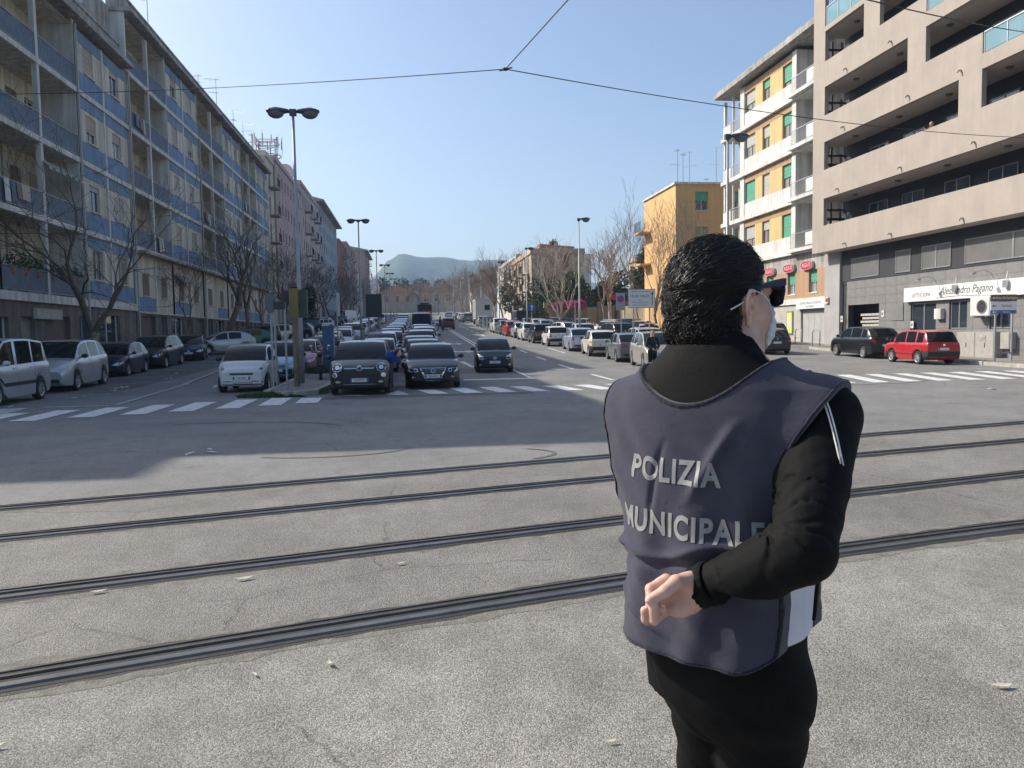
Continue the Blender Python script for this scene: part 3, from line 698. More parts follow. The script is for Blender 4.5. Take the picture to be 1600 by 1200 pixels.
# floors, ceilings and back walls of the slots
for i in range(5):
    zc = FT[i]; o = MB(); o.box(XR+.22, XR+1.9, YR, YL-.25, zc, zc+.28); o.build('balcony_floor', M_taupel, r1)
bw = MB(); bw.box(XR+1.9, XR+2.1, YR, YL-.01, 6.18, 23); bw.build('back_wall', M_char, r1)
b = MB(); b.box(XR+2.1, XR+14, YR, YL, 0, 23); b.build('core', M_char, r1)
b = MB(); b.box(XR+.22, XR+1.9, YR, YR+.2, 5.9, 23); b.build('end_wall', M_taupe, r1)
# side opening at the left end with steel frame
for i in range(4):
    z0 = [7.38, 10.5, 13.52, 16.5][i]; b = MB()
    b.tube([(XR+.6, YL-.12, z0-1.2), (XR+.6, YL-.12, z0+1.5)], .09, 8); b.build('white_pipe', M_white, r1)
    b = MB(); b.box(XR+.22, XR+1.9, YL-.2, YL-.1, z0+.45, z0+.6); b.box(XR+.22, XR+1.9, YL-.2, YL-.1, z0+1.0, z0+1.1); b.box(XR+1.0, XR+1.1, YL-.2, YL-.1, z0-1.0, z0+1.5); b.build('steel_frame', M_char, r1)
# doors and windows in the slots
for i, z0 in enumerate([6.18, 9.18, 12.33, 15.38]):
    for y in (39.5, 36.6, 33.4, 30.6, 27.6, 24.6):
        window(r1, XR+1.86, y, z0+.05, 1.7, 2.15, -1, 0, mf=M_metal, mg=M_glass, sill=False)
# ceiling lamps and drain spouts
lamp_me = MB(); lamp_me.smooth = True; lamp_me.lathe([(0, -.1), (.1, -.09), (.15, -.05), (.16, 0)], 12)
lamp_me = lamp_me.mesh('ceiling_lamp', [mat('bulkhead_lamp', (.13, .11, .08), .5)])
for i, zc in enumerate(FT):
    for y in ([40.3, 36.5, 32.9, 29.3, 25.6] if i else []): obj('ceiling_lamp', lamp_me, None, r1, (XR+.95, y, zc-.002))
sp = MB(); sp.tube([(0, 0, 0), (-.16, 0, -.02)], .045, 8); sp.tube([(-.16, 0, -.02), (-.17, 0, -.1)], .04, 8); sp = sp.mesh('drain_spout', [M_taupel])
for z, yy in ((6.15, (39.6, 35.6, 30.6)), (9.2, (40.4, 34.9, 30.0)), (12.4, (39.9, 34.4, 30.9)), (15.4, (39.7, 35.8))):
    for y in yy: obj('drain_spout', sp, None, r1, (XR, y, z))
def glass_rail(y0, y1, z0, z1):
    n = max(1, round((y1-y0)/1.15)); 
    for i in range(n):
        a, c = y0+(y1-y0)*i/n, y0+(y1-y0)*(i+1)/n
        b = MB(); b.box(XR+.06, XR+.075, a+.03, c-.03, z0+.05, z1-.05); b.build('glass_panel', M_tglass, r1)
        b = MB(); b.box(XR+.04, XR+.09, c-.02, c+.02, z0, z1); b.build('rail_post', M_alum, r1)
    b = MB(); b.box(XR+.03, XR+.1, y0, y1, z1-.03, z1+.02); b.build('handrail', M_alum, r1)
glass_rail(21, 29.62, 12.66, 13.52); glass_rail(21, 33.18, 15.75, 16.5); glass_rail(38.2, 41.85, 18.42, 19.45)
# ground and mezzanine: recessed dark wall, tiles, shop front
XG = 24.45
hol = [(37.95, 40.85, .12, 2.82), (33.5, 35.35, .12, 2.72), (31.45, 32.6, 1.42, 2.72), (28.95, 30.1, 1.42, 2.68), (26.1, 28.1, .12, 2.75)]
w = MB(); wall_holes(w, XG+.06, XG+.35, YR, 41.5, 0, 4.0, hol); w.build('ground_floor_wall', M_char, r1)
# cladding tiles, one by one
def in_hole(a, b_, c, d): return any(a < h[1] and b_ > h[0] and c < h[3] and d > h[2] for h in hol)
tw, th = .9, .45; tme = MB(); tme.box(0, .05, .004, tw-.004, .004, th-.004); tme = tme.mesh('tile', [M_tileg])
for i in range(int((41.5-YR)/tw)):
    for j in range(9):
        y0_, z0_ = YR+.3+i*tw, .1+j*th
        if y0_+tw > 41.5: continue
        if not in_hole(y0_, y0_+tw, z0_, z0_+th): obj('tile', tme, None, r1, (XG+.005+rnd.uniform(0, .004), y0_, z0_))
        else:   # clip against the hole
            for h in hol:
                if y0_ < h[1] and y0_+tw > h[0] and z0_ < h[3] and z0_+th > h[2]:
                    for a, c, e, g_ in ((y0_, h[0], z0_, z0_+th), (h[1], y0_+tw, z0_, z0_+th), (max(y0_, h[0]), min(y0_+tw, h[1]), h[3], z0_+th), (max(y0_, h[0]), min(y0_+tw, h[1]), z0_, h[2])):
                        if c-a > .03 and g_-e > .03: b = MB(); b.box(XG+.005, XG+.055, a+.004, c-.004, e+.004, g_-.004); b.build('tile', M_tileg, r1)
b = MB(); b.box(XG-.15, XG+.06, 41.5, 43.1, 0, 5.89); b.build('corner_pier', mat('grey_pier', (.36, .35, .34), .8, noise=.1, nscale=1), r1)
b = MB(); b.box(XG-.02, XG+.35, YR, 41.5, 4.16, 5.89); b.build('mezzanine_wall', M_char, r1)
b = MB(); b.box(XG+.02, XG+.3, YR, 41.5, 4.001, 4.159); b.build('mezzanine_ledge', M_char, r1)
b = MB(); b.box(XR+.22, XG+1, YR, YL, 5.895, 5.9); 
M_mez = mat('mezzanine_blind', (.14, .14, .135), .5, noise=.15, nscale=1.2)
for y0_, y1_ in ((37.95, 40.5), (35.35, 36.55), (32.5, 34.5), (20.5, 31.6)):
    n = 1 if y1_-y0_ < 3 else 4
    if 1.5 < y1_-y0_ < 2.2: n = 2
    for k in range(n):
        a, c = y0_+(y1_-y0_)*k/n, y0_+(y1_-y0_)*(k+1)/n
        f = MB(); t_ = .05; f.box(XG-.06, XG-.021, a, c, 4.28, 4.28+t_); f.box(XG-.06, XG-.021, a, c, 5.38-t_, 5.38); f.box(XG-.06, XG-.021, a, a+t_, 4.28+t_, 5.38-t_); f.box(XG-.06, XG-.021, c-t_, c, 4.28+t_, 5.38-t_)
        f = f.build('mezzanine_window', M_metal, r1); g_ = MB(); g_.box(XG-.04, XG-.03, a+t_, c-t_, 4.28+t_, 5.38-t_); g_.build('pane', M_mez, f)
# garage opening with block wall behind a grille
b = MB(); b.box(XG+.36, XG+2.4, 37.95, 40.85, 0, 3); 
b = MB(); b.box(XG+1.2, XG+1.3, 37.9, 40.9, .1, 2.9); b.build('garage_back_wall', M_dark, r1)
bl = MB(); bl.box(0, .08, .01, .33, .01, .13); bl = bl.mesh('grille_block', [mat('white_grille', (.42, .40, .36), .8)])
for j in range(7):
    for i in range(6):
        y = 37.98+i*.34+(.17 if j % 2 else 0)
        if y+.34 < 40.1: obj('grille_block', bl, None, r1, (XG+.25, y, 1.05+j*.19))
for (a, c, e, g_, d) in ((33.5, 35.35, .15, 2.7, 1), (31.47, 32.58, 1.44, 2.7, 0), (28.97, 30.08, 1.44, 2.66, 0), (26.12, 28.08, .15, 2.73, 1)):
    f = window(r1, XG+.12, (a+c)/2, e, c-a, g_-e, -1, 0, mf=M_alum, mg=M_glass, sill=False)
b = MB(); b.box(XG-.03, XG-.0, 35.9, 36.9, 1.9, 2.75); b.box(XG-.035, XG-.031, 36.1, 36.7, 2.05, 2.6); nb = b.build('wall_panel', M_tileg, r1)
# shop sign
sg = thing('shop_sign', 'long white furniture shop sign over the ground floor of the taupe building', 'sign', (XG-.02, 0, 0))
b = MB(); b.box(-.18, -.001, 20.5, 35.6, 2.78, 3.46); b.build('board', mat('sign_white', (.72, .72, .70), .5, noise=.04, nscale=1), sg)
RX = (math.pi/2, 0, -math.pi/2)
M_ink = mat('sign_ink', (.05, .05, .055), .6)
text_mesh('LETTI E SOFÀ', .26, sg, M_ink, (-.183, 34.3, 3.06), RX, depth=.002, sx=.85)
text_mesh('Alessandro Pagano', .50, sg, M_ink, (-.183, 31.35, 3.16), RX, depth=.002, font_shear=.35, sx=.86)
text_mesh('–  LETTI E SOFÀ', .3, sg, M_ink, (-.183, 26.6, 3.1), RX, depth=.002)
b = MB(); pr = [(-.184, 33.2-(i*.2), 2.86+.05*math.sin(i*.25)) for i in range(18)]; b.tube(pr, .012, 4); b.build('underline', M_ink, sg)
for k, y in enumerate((33.3, 29.75, 31.9, 28.9)):
    o = thing('sign_lamp', ['curved arm sign lamp left over the shop sign', 'curved arm sign lamp right over the shop sign', 'short flood lamp in the middle of the shop sign', 'short flood lamp near the right end of the shop sign'][k], 'lamp', (XG, y, 3.5), group='lamps over the furniture shop sign')
    b = MB()
    pth = [(0, 0, -.2), (-.25, 0, .25), (-.6, 0, .38), (-1.0, .1, .28)] if k < 2 else [(-.2, 0, .25), (-.26, 0, -.1)]
    b.tube(pth, .02, 5); b.build('arm', M_alum, o); e = pth[-1]
    b = MB(); b.box(e[0]-.1, e[0]+.08, e[1]-.09, e[1]+.09, e[2]-(.08 if k < 2 else .3), e[2]); b.build('lamp_head', M_alum, o)
ac_unit('large white outdoor air conditioner under the furniture shop sign', XG, 30.1, 1.98, -1, 1.35)
def wallbox(name, label, cat, y0, y1, z0, z1, d, m, group=None):
    o = thing(name, label, cat, (XG, (y0+y1)/2, z0), group=group); w_ = (y1-y0)/2
    b = MB(); b.box(-d, 0, -w_, w_, 0, z1-z0); b.build('casing', m, o); b = MB(); b.box(-d-.012, -d-.001, -w_+.03, w_-.03, .03, z1-z0-.03); b.build('door', m, o)
    return o
wallbox('meter_box', 'small white meter box beside the shop door', 'box', 32.9, 33.35, 1.9, 2.38, .2, M_white)
m_cab = mat('cabinet_grey', (.36, .34, .31), .75, noise=.15, nscale=3)
for k, (a, c) in enumerate(((30.4, 31.5), (29.3, 30.38), (28.6, 29.1))):
    o = wallbox('utility_cabinet', ['left tall grey utility cabinet by the red car', 'right tall grey utility cabinet with a scribbled tag', 'slim grey meter cabinet beside the two tall ones'][k], 'cabinet', a, c, .14 if k < 2 else .6, 1.3 if k < 2 else 1.28, .42 if k < 2 else .3, m_cab, 'utility cabinets in front of the shop')
    if k < 2:
        b = MB(); b.box(-.445, -.434, -.05, -.02, .5, .7); b.build('handle', M_black, o)
    if k == 1:
        b = MB(); b.tube([(-.436, .25, 1.0), (-.436, .05, .95), (-.436, .2, .8), (-.436, .0, .85), (-.436, -.1, 1.0), (-.436, -.1, .75)], .012, 4); b.build('graffiti', M_white, o)
for y, z, l in ((41.2, 2.1, 'white notice left of the garage opening'), (37.6, 2.3, 'white notice right of the garage opening'), (34.6+.0, 3.0, None), (35.2, 1.7, 'white notice left of the shop door')):
    if l:
        o = thing('notice', l, 'sign', (XG-.16 if y > 41 else XG, y, z-.2), group='small notices on the shop wall'); b = MB(); b.box(-.02, 0, -.11, .11, 0, .34); b.build('plate', M_white, o); b = MB(); b.box(-.022, -.0205, -.05, .05, .1, .22); b.build('print', M_ink, o)

# ------------------------------------------------------------------ yellow and white building
M_yel = mat('yellow_render', (.60, .44, .20), .88, noise=.08, nscale=.8, dirt=.1)
M_brn = mat('tan_render', (.42, .27, .16), .88, noise=.1, nscale=.8, dirt=.12)
r2 = thing('apartment_building', 'white and yellow apartment block with green shutters and red oval signs', 'apartment building')
X2 = 24.5; LY = [6.55, 9.75, 12.95, 16.2, 19.3]
def s2(n, m, y0, y1, z0, z1, x0=X2, x1=X2+.3): b = MB(); b.box(x0, x1, y0, y1, z0, z1); return b.build(n, m, r2)
b = MB(); b.box(X2+1.6, X2+13, 43.2, 58.3, 0, 19.4); b.build('core', M_conc, r2)
panels = [('w', 47.55, 48.85, M_shutg, .75), ('y', 48.87, 50.6, 0, 0), ('w', 50.62, 51.75, M_shutw, .4), ('y', 51.77, 52.85, 0, 0), ('w', 52.87, 54.5, M_shutw, .6)]
for f in range(4):
    z0, z1 = LY[f], LY[f+1]
    s2('floor_band', M_white, 43.2, 58.4, z0-.28, z0, X2-.25, X2+1.6)
    s2('pilaster', M_white, 46.95, 47.5, z0+.001, z1-.281, X2-.05, X2+1.6); s2('pilaster', M_white, 54.6, 55.3, z0+.001, z1-.281, X2-.05, X2+1.6)
    s2('upper_band', M_brn, 47.5, 54.6, z1-.75, z1-.281)
    s2('white_sill_band', M_white, 47.5, 54.6, z0+.001, z0+.95, X2-.02)
    for k, (t_, a, c, ms, sh) in enumerate(panels):
        if t_ == 'y': s2('yellow_panel', M_yel, a-.02, c+.02, z0+.951, z1-.751)
        else: window(r2, X2+.2, (a+c)/2, z0+.96, c-a-.04, z1-.75-z0-.97, -1, [sh, 1, .5, sh][f] if k else [1, .55, .45, .75][f], M_framed, [ms, M_shutg, M_shutw, ms][(f+k) % 4] if k else M_shutg, M_glassl, sill=False)
    # right balcony
    s2('back_wall', M_conc, 43.2, 46.95, z0, z1-.28, X2+1.2, X2+1.6)
    window(r2, X2+1.16, 44.3, z0+.02, 1.0, 2.1, -1, .4, M_framed, M_shutb, sill=False)
    rb = railing(r2, X2-.45, 43.25, 46.85, z0, .95, M_alum, False, -1)
    b = MB(); b.box(X2-.47, X2-.46, 43.3, 44.9, z0+.1, z0+.85); b.build('solid_rail_panel', M_white, r2)
    s2('balcony_slab', M_white, 43.2, 47.1, z0-.2, z0-.001, X2-.55, X2-.251)
    # left end loggia
    s2('end_post', M_white, 58.2, 58.4, z0, z1-.28, X2, X2+.2); s2('end_post', M_white, 56.7, 56.8, z0, z1-.28, X2, X2+.15)
    s2('back_wall', M_conc, 55.3, 58.4, z0, z1-.28, X2+1.2, X2+1.6)
    railing(r2, X2-.05, 55.35, 58.3, z0, .95, M_alum, False, -1); s2('solid_rail_panel', M_white, 56.9, 58.3, z0+.05, z0+.85, X2-.09, X2-.08)
s2('eave', M_conc, 42.9, 58.7, 19.3, 19.62, X2-.7, X2+13); s2('roof_kerb', M_conc, 42.9, 58.7, 19.62, 19.8, X2-.55, X2+12)
ac_unit('air conditioner on the top right balcony of the white and yellow block', X2+1.2, 45.9, 18.0, -1, 1.1)
hol2 = [(47.0, 48.0, 3.75, 5.15), (44.3, 45.3, 3.75, 5.15), (50.0, 51.0, 3.75, 5.15), (53., 54., 3.75, 5.15)]
w = MB(); wall_holes(w, X2, X2+.3, 43.2, 58.4, 3.45, 5.2, hol2); w.build('first_floor_wall', M_brn, r2)
for a, c, _, _ in hol2: window(r2, X2+.2, (a+c)/2, 3.76, 1.0, 1.38, -1, .55, M_frame, M_shutg, M_glassl, sill=True)
s2('fascia', M_conc, 43.2, 58.4, 5.201, 6.27)
s2('canopy_band', M_white, 43.2, 58.4, 3.1, 3.45, X2-.12, X2+.3)
hol3 = [(43.3, 46.25, .15, 2.75)]
w = MB(); wall_holes(w, X2, X2+.3, 43.2, 58.4, 0, 3.1, hol3); w.build('ground_floor_wall', mat('grey_stone_cladding', (.42, .40, .36), .85, noise=.15, nscale=1.5), r2)
for k in range(4):
    a = 43.3+k*2.95/4; b = MB(); b.box(X2+.12, X2+.16, a+.01, a+2.95/4-.01, .15, 2.74); d = b.build('garage_door_leaf', mat('grey_door', (.40, .40, .38), .6, noise=.1, nscale=2), r2)
for k, y in enumerate((45.3, 47.6, 50.3)):
    o = thing('oval_sign', ['right red oval shop sign on the tan wall', 'middle red oval shop sign on the tan wall', 'left red oval shop sign on the tan wall'][k], 'sign', (X2-.02, y, 5.45), group='red oval signs')
    b = MB(); n = 28
    pts = [(.72*math.copysign(abs(math.cos(t_))**.6, math.cos(t_)), .27*math.copysign(abs(math.sin(t_))**.7, math.sin(t_))) for t_ in [2*math.pi*i/n for i in range(n)]]
    b.ext(pts, 'x', -.16, 0); b.build('light_box', mat('sign_grey', (.4, .38, .38), .5), o)
    b = MB(); b.ext([(p[0]*.93, p[1]*.86) for p in pts], 'x', -.17, -.161); b.build('red_face', mat('sign_red', (.50, .03, .06), .4), o)
    text_mesh('AGATI', .36, o, M_white, (-.173, 0, 0), RX, depth=.002)
o = thing('shop_sign', 'white sign board over the grey garage door of the white block', 'sign', (X2-.14, 44.75, 2.78))
b = MB(); b.box(-.06, 0, -1.75, 1.75, 0, .5); b.build('board', mat('sign_white', (.72, .72, .70)), o)
text_mesh('CENTRO MEDICO SPORTIVO', .2, o, M_ink, (-.063, 0, .33), RX, depth=.001); text_mesh('FISIOTERAPIA', .16, o, M_ink, (-.063, 0, .12), RX, depth=.001)
o = thing('poster_case', 'yellow and white poster case left of the grey garage door', 'poster', (X2-.01, 47.6, 1.2)); b = MB(); b.box(-.06, 0, -.4, .4, 0, 1.5); b.build('case', M_metal, o)
b = MB(); b.box(-.065, -.061, -.32, .32, .1, 1.4); b.build('poster', mat('poster_yellow', (.6, .6, .12), .6), o); b = MB(); b.box(-.07, -.066, -.2, .22, .5, 1.0); b.build('print', M_white, o)

# ------------------------------------------------------------------ orange building
M_or = mat('orange_render', (.68, .43, .19), .88, noise=.06, nscale=.4, dirt=.08)
r3 = thing('apartment_building', 'plain orange apartment block with bare tree shadows on its side', 'apartment building')
hol = [(24.7, 25.85, 11.9, 13.5), (24.7, 25.85, 9.0, 10.5), (24.7, 25.85, 6.0, 7.5), (28, 29.1, 11.9, 13.5), (28, 29.1, 9.0, 10.5)]
w = MB(); wall_holes(w, 65, 65.3, 22.95, 36, 0, 14.1, hol, 'y'); w.build('wall', M_or, r3); w = MB(); w.box(22.95, 23.25, 65.3, 74, 0, 14.1); w.build('side_wall', M_or, r3); w = MB(); w.box(23.25, 36, 65.35, 74, 0, 14.0); w.build('core', M_or, r3)
w = MB(); w.box(22.8, 36.2, 64.85, 74.1, 14.1, 14.28); w.build('roof_edge', M_white, r3)
for a, c, z0, z1 in hol: window(r3, (a+c)/2, 65.2, z0+.01, c-a, z1-z0, -1, .5 if z0 > 11 else 1, M_frame, M_shutg if z0 > 11 else mat('olive_shutter', (.25, .28, .16), .7), axis='y')
for k, z in enumerate((11.0, 8.0, 5.0)):
    b = MB(); b.box(21.9, 22.94, 72, 74, z-.15, z); b.build('balcony_slab', M_or, r3); railing(r3, 21.95, 72, 74, z, .95, M_black, False)
for k in range(5):
    aerial(['tall thin aerial on the orange roof', 'second thin aerial on the orange roof', 'third thin aerial on the orange roof', 'lone aerial right on the orange roof', 'small aerial by the roof edge of the orange block'][k], (24.2+[0, .5, 1.1, 3.6, 2.7][k], 68, 14.2), [3.6, 3.2, 3.4, 3.8, 1][k], 40+k)
# beige villa and others beyond the garden
house('apartment_building', 'beige house with dark balconies beyond the garden trees', 'apartment building', 14.6, 21, 92, 110, Z(92), 11.0, M_beige, ('x-', 'y-'), 6, 3, 1., 1.5, first=2.2, seed=21, balc=(0, 2, 4), doors=False)
t = MB(); t.box(16.5, 20.5, 96, 106, 11.2, 12.1); 
hs = thing('house', 'tiled penthouse on top of the beige house', 'building'); t.build('wall', M_beige, hs); t = MB(); t.ext([(16.3, 12.1), (20.7, 12.1), (20.7, 12.25), (16.3, 12.6)], 'y', 95.8, 106.2); t.build('roof', M_tile, hs)
house('house', 'white house further along the right side behind the thin trees', 'building', 17, 29, 122, 150, Z(125), 13.4, M_white, ('x-', 'y-'), 6, 3, 1., 1.5, first=2.4, seed=22, doors=False, balc=(1, 3))
house('house', 'pale house above the garden between the trees', 'building', 30, 44, 90, 104, Z(95), 10.8, M_beige, ('x-', 'y-'), 4, 2, 1.2, 1.5, first=3, seed=23, doors=False)
# garden wall with pillars and bougainvillea
gw = thing('garden_wall', 'long beige rendered garden wall behind the parked cars', 'wall')
M_gw = mat('garden_wall_render', (.42, .33, .22), .9, noise=.15, nscale=.8, dirt=.3)
for i in range(16):
    y = 74+i*4.4; b = MB(); b.box(23.4-.0*i, 23.6, y+.26, y+4.14, zr(y)-.2, zr(y)+2.5); b.build('wall_panel', M_gw, gw)
    b = MB(); b.box(23.3, 23.7, y-.25, y+.25, zr(y)-.2, zr(y)+2.8); b.box(23.25, 23.75, y-.3, y+.3, zr(y)+2.8, zr(y)+2.92); b.build('wall_pillar', M_gw, gw)
b = MB(); b.box(17.5, 23.2, 73.3, 73.5, 0, 1)
fw_ = thing('garden_wall', 'front garden wall with a gate pillar facing the car park', 'wall')
for i in range(4):
    x = 15.2+i*2.05; b = MB(); b.box(x+.21, x+1.84, 86, 86.25, zr(86)-.2, zr(86)+2.3+.15*(i % 2)); b.build('wall_panel', M_gw, fw_); b = MB(); b.box(x-.2, x+.2, 85.9, 86.35, zr(86)-.2, zr(86)+2.9); b.build('wall_pillar', M_gw, fw_)
# ------------------------------------------------------------------ hills
def hill(name, y0, prof, depth, m, seed, amp):
    r = np.random.RandomState(seed); nx, ny = 160, 26; xs = np.linspace(prof[0][0], prof[-1][0], nx)
    top = np.interp(xs, [p[0] for p in prof], [p[1] for p in prof]); v = []; f = []
    ph = r.uniform(0, 6.28, 12); fr = r.uniform(.01, .09, 12)
    for j in range(ny):
        t = j/(ny-1); y = y0+depth*t; s = math.sin(min(1, t*1.0)*math.pi/2)**1.1
        for i, x in enumerate(xs):
            n = sum(math.sin(x*fr[k]*(1+.15*t)+ph[k]+t*9*((k % 3)-1)) for k in range(12))/12
            v.append((x, y+8*n, 12+(top[i]-12)*s+amp*n*(4*t*(1-t)+.35)+r.uniform(-1, 1)*amp*.06))
    for j in range(ny-1):
        for i in range(nx-1): f.append((j*nx+i, j*nx+i+1, (j+1)*nx+i+1, (j+1)*nx+i))
    mb = MB(); mb.smooth = True; mb.add(v, f); return tag(mb.build(name, m), kind='structure')
M_hill = mat('wooded_hillside', (.05, .075, .045), .95, noise=.6, nscale=.03, bump=1., bscale=.2)
HP = [(-900, 90), (-400, 92), (-170, 96), (-69, 108), (-50, 128), (-40, 141), (-28, 146), (-22, 152), (-14, 156), (-3, 155), (8, 153), (20, 150), (36, 147), (60, 144), (100, 143), (138, 143), (200, 141), (260, 120), (420, 80), (900, 50)]
hill('far_hill', 1250, HP, 250, M_hill, 5, 12)
hill('near_hill', 900, [(-500, 20), (-120, 30), (-60, 42), (-20, 44), (10, 38), (40, 26), (120, 20), (500, 14)], 150, M_hill, 9, 8)

# ------------------------------------------------------------------ haze
hm_ = bpy.data.materials.new('air'); hm_.use_nodes = True; hn = hm_.node_tree; hn.nodes.clear()
ho = hn.nodes.new('ShaderNodeOutputMaterial'); pv = hn.nodes.new('ShaderNodeVolumePrincipled')
pv.inputs['Color'].default_value = (.50, .71, 1, 1); pv.inputs['Density'].default_value = .00030; pv.inputs['Anisotropy'].default_value = .2
hn.links.new(pv.outputs[0], ho.inputs['Volume'])
hb = MB(); hb.box(-1100, 1100, -90, 1700, -3, 190); hz = hb.build('haze', hm_); hz['kind'] = 'stuff'

M_cl = [mat('laundry_white', (.6, .6, .58), .9), mat('laundry_blue', (.17, .21, .27), .9), mat('laundry_brown', (.28, .2, .17), .9), mat('laundry_beige', (.48, .44, .36), .9)]
rl = random.Random(8); lk = 0
for (y0_, y1_, z_, n_, lab) in ((30.0, 32.4, 6.5, 4, 'second floor left balcony of the near block'), (44.2, 46.2, 12.65, 3, 'fourth floor first balcony of the long block'), (58.0, 60.0, 9.6, 4, 'middle balcony of the long block'), (47.2, 49.2, 6.5, 3, 'low balcony above the young double tree'), (72, 73.8, 12.65, 3, 'far end fourth floor balcony of the long block')):
    t = thing('laundry', 'washing hung over the rail of the '+lab, 'laundry', (XF+.16, y0_, z_+.4)); y = 0
    for i in range(n_):
        w_ = rl.uniform(.35, .6); h_ = rl.uniform(.5, .85); mb = MB(); mb.smooth = True; n = 6; v = []
        for q in range(n+1): v += [(.02*math.sin(q*1.7+i), y+w_*q/n, .5), (.03+.03*math.sin(q*2.1+i), y+w_*q/n, .5-h_)]
        mb.add(v, [(2*q, 2*q+2, 2*q+3, 2*q+1) for q in range(n)]); mb.build('cloth', M_cl[(i+lk) % 4], t); y += w_+.04
    lk += 1
for k, (y0_, y1_, z_) in enumerate(((33.2, 36.6, 8.9), (50.3, 53.3, 5.55), (61.2, 64.0, 11.9))):
    t = thing('awning', ['green striped awning half lowered on the near block', 'low faded awning over a window of the long block', 'rolled faded awning on a middle balcony of the long block'][k], 'awning', (XF-.2 if k != 1 else XF, y0_, z_))
    for q in range(int((y1_-y0_)/.3)):
        b_ = MB(); b_.add([(0, q*.3, 0), (0, q*.3+.3, 0), (.55, q*.3+.3, -.42), (.55, q*.3, -.42), (.55, q*.3+.3, -.52), (.55, q*.3, -.52)], [(0, 3, 2, 1), (3, 5, 4, 2)]); b_.build('stripe', mat('awning_green', (.10, .17, .13), .9) if q % 2 else mat('awning_cream', (.45, .42, .33), .9), t)
# ------------------------------------------------------------------ bare trees
M_bark = mat('plane_bark', (.27, .24, .19), .9, noise=.45, nscale=6, bump=.4, bscale=30)
M_barkd = mat('dark_bark', (.15, .125, .10), .9, noise=.3, nscale=5)
M_barkp = mat('pale_bark', (.42, .37, .30), .9, noise=.35, nscale=4)
M_twig = mat('twigs', (.14, .10, .075), .9)
M_twigr = mat('reddish_twigs', (.24, .165, .12), .9)
def grow(mb, r, p, d, L, rad_, depth, maxd, up, spread, nch, seg=3, bend=.22, minr=.006, taper=.62):
    pts = [p]; rs = [rad_]; dd = d.copy()
    for i in range(seg):
        dd = (dd+Vector((r.gauss(0, bend), r.gauss(0, bend), r.gauss(0, bend*.6)+up))).normalized()
        p = p+dd*(L/seg); pts.append(p); rs.append(max(minr, rad_*(1-(1-taper)*(i+1)/seg)))
    mb.tube(pts, rs, 6 if depth == 0 else (5 if depth < 2 else 3), cap=False)
    if depth >= maxd: return
    n = nch[min(depth, len(nch)-1)]
    for k in range(n):
        t = 1. if k == 0 else r.uniform(.35, 1.)
        i = min(seg, max(1, int(t*seg+.5))); base = pts[i]
        a = 2*math.pi*(k/n)+r.uniform(-.6, .6); o = dd.orthogonal().normalized(); q = dd.cross(o)
        sp = spread[min(depth, len(spread)-1)]*r.uniform(.6, 1.25)*(0.45 if k == 0 else 1)
        nd = (dd*math.cos(sp)+(o*math.cos(a)+q*math.sin(a))*math.sin(sp)).normalized()
        grow(mb, r, base, nd, L*r.uniform(.62, .9), max(minr, rs[i]*(.8 if k == 0 else .58)), depth+1, maxd, up*.8, spread, nch, max(2, seg-1), bend, minr, taper)
def bare_tree(label, loc, seed, h=2.6, r0_=.17, maxd=5, up=.12, spread=(.55, .5, .55, .6), nch=(3, 3, 3, 3, 3), L=2.6, bark=None, twig=None, lean=(0, 0), group='bare trees along the left pavement', minr=.006, scale=1):
    r = random.Random(seed); t = thing('bare_tree', label, 'tree', loc, group=group)
    mb = MB(); mb.smooth = True; p = Vector((0, 0, -.1)); pts = [p]; rs = [r0_*1.25]
    d = Vector((lean[0], lean[1], 1)).normalized()
    for i in range(5):
        d = (d+Vector((r.gauss(0, .09), r.gauss(0, .09), 0))).normalized(); p = p+d*(h/5); pts.append(p); rs.append(r0_*(1-.06*i))
    mb.tube(pts, rs, 9); mb.ball(tuple(p), r0_*1.1, 8, 5)
    trunk = mb.build('trunk', bark or M_bark, t)
    mb = MB(); mb.smooth = True; n = nch[0]
    for k in range(n):
        a = 2*math.pi*k/n+r.uniform(-.4, .4); sp = spread[0]*r.uniform(.7, 1.3)
        nd = Vector((math.cos(a)*math.sin(sp)+lean[0]*.5, math.sin(a)*math.sin(sp)+lean[1]*.5, math.cos(sp))).normalized()
        grow(mb, r, p-d*r0_*.4, nd, L*r.uniform(.8, 1.15), r0_*.62, 1, maxd, up, spread, nch, 4, minr=minr)
    mb.build('crown', twig or bark or M_bark, t); t.scale = (scale,)*3
    return t
def P0(x, y): return (x, y, zr(y))
bare_tree('big knobbly plane tree with forked trunk in front of the near blue block', (-12.85, 33, .25), 11, 1.7, .20, 6, .03, (.62, .58, .6, .6), (3, 3, 3, 3, 2), 2.8, None, mat('plane_twigs', (.15, .13, .10), .9, noise=.3, nscale=6), lean=(.28, .05), minr=.008)
bare_tree('young slim double tree before the roller doors of the long block', (-12.6, 47.5, zr(47.5)), 12, 1.8, .07, 5, .16, (.3, .45, .5), (3, 3, 3, 3), 1.9, M_barkd)
bare_tree('leaning dark plane tree with a bulging trunk behind the silver hatchback', (-12.7, 55.5, zr(55.5)), 13, 3.3, .24, 5, .12, (.5, .5, .6), (3, 3, 3, 3), 2.8, M_barkd, lean=(.35, .15))
bare_tree('crooked thinner plane tree just right of the leaning one', (-12.3, 61, zr(61)), 18, 3.0, .18, 5, .14, (.4, .5, .5), (3, 3, 3, 3), 2.6, M_barkd, lean=(.05, .1))
lft = [(70, 'pale slanting'), (80, 'straight grey'), (88, 'dark curving'), (97, 'wide crowned'), (107, 'dense twiggy'), (117, 'short dark'), (127, 'leaning dark'), (138, 'round crowned'), (150, 'thin far'), (163, 'small far'), (178, 'faint far'), (195, 'farthest')]
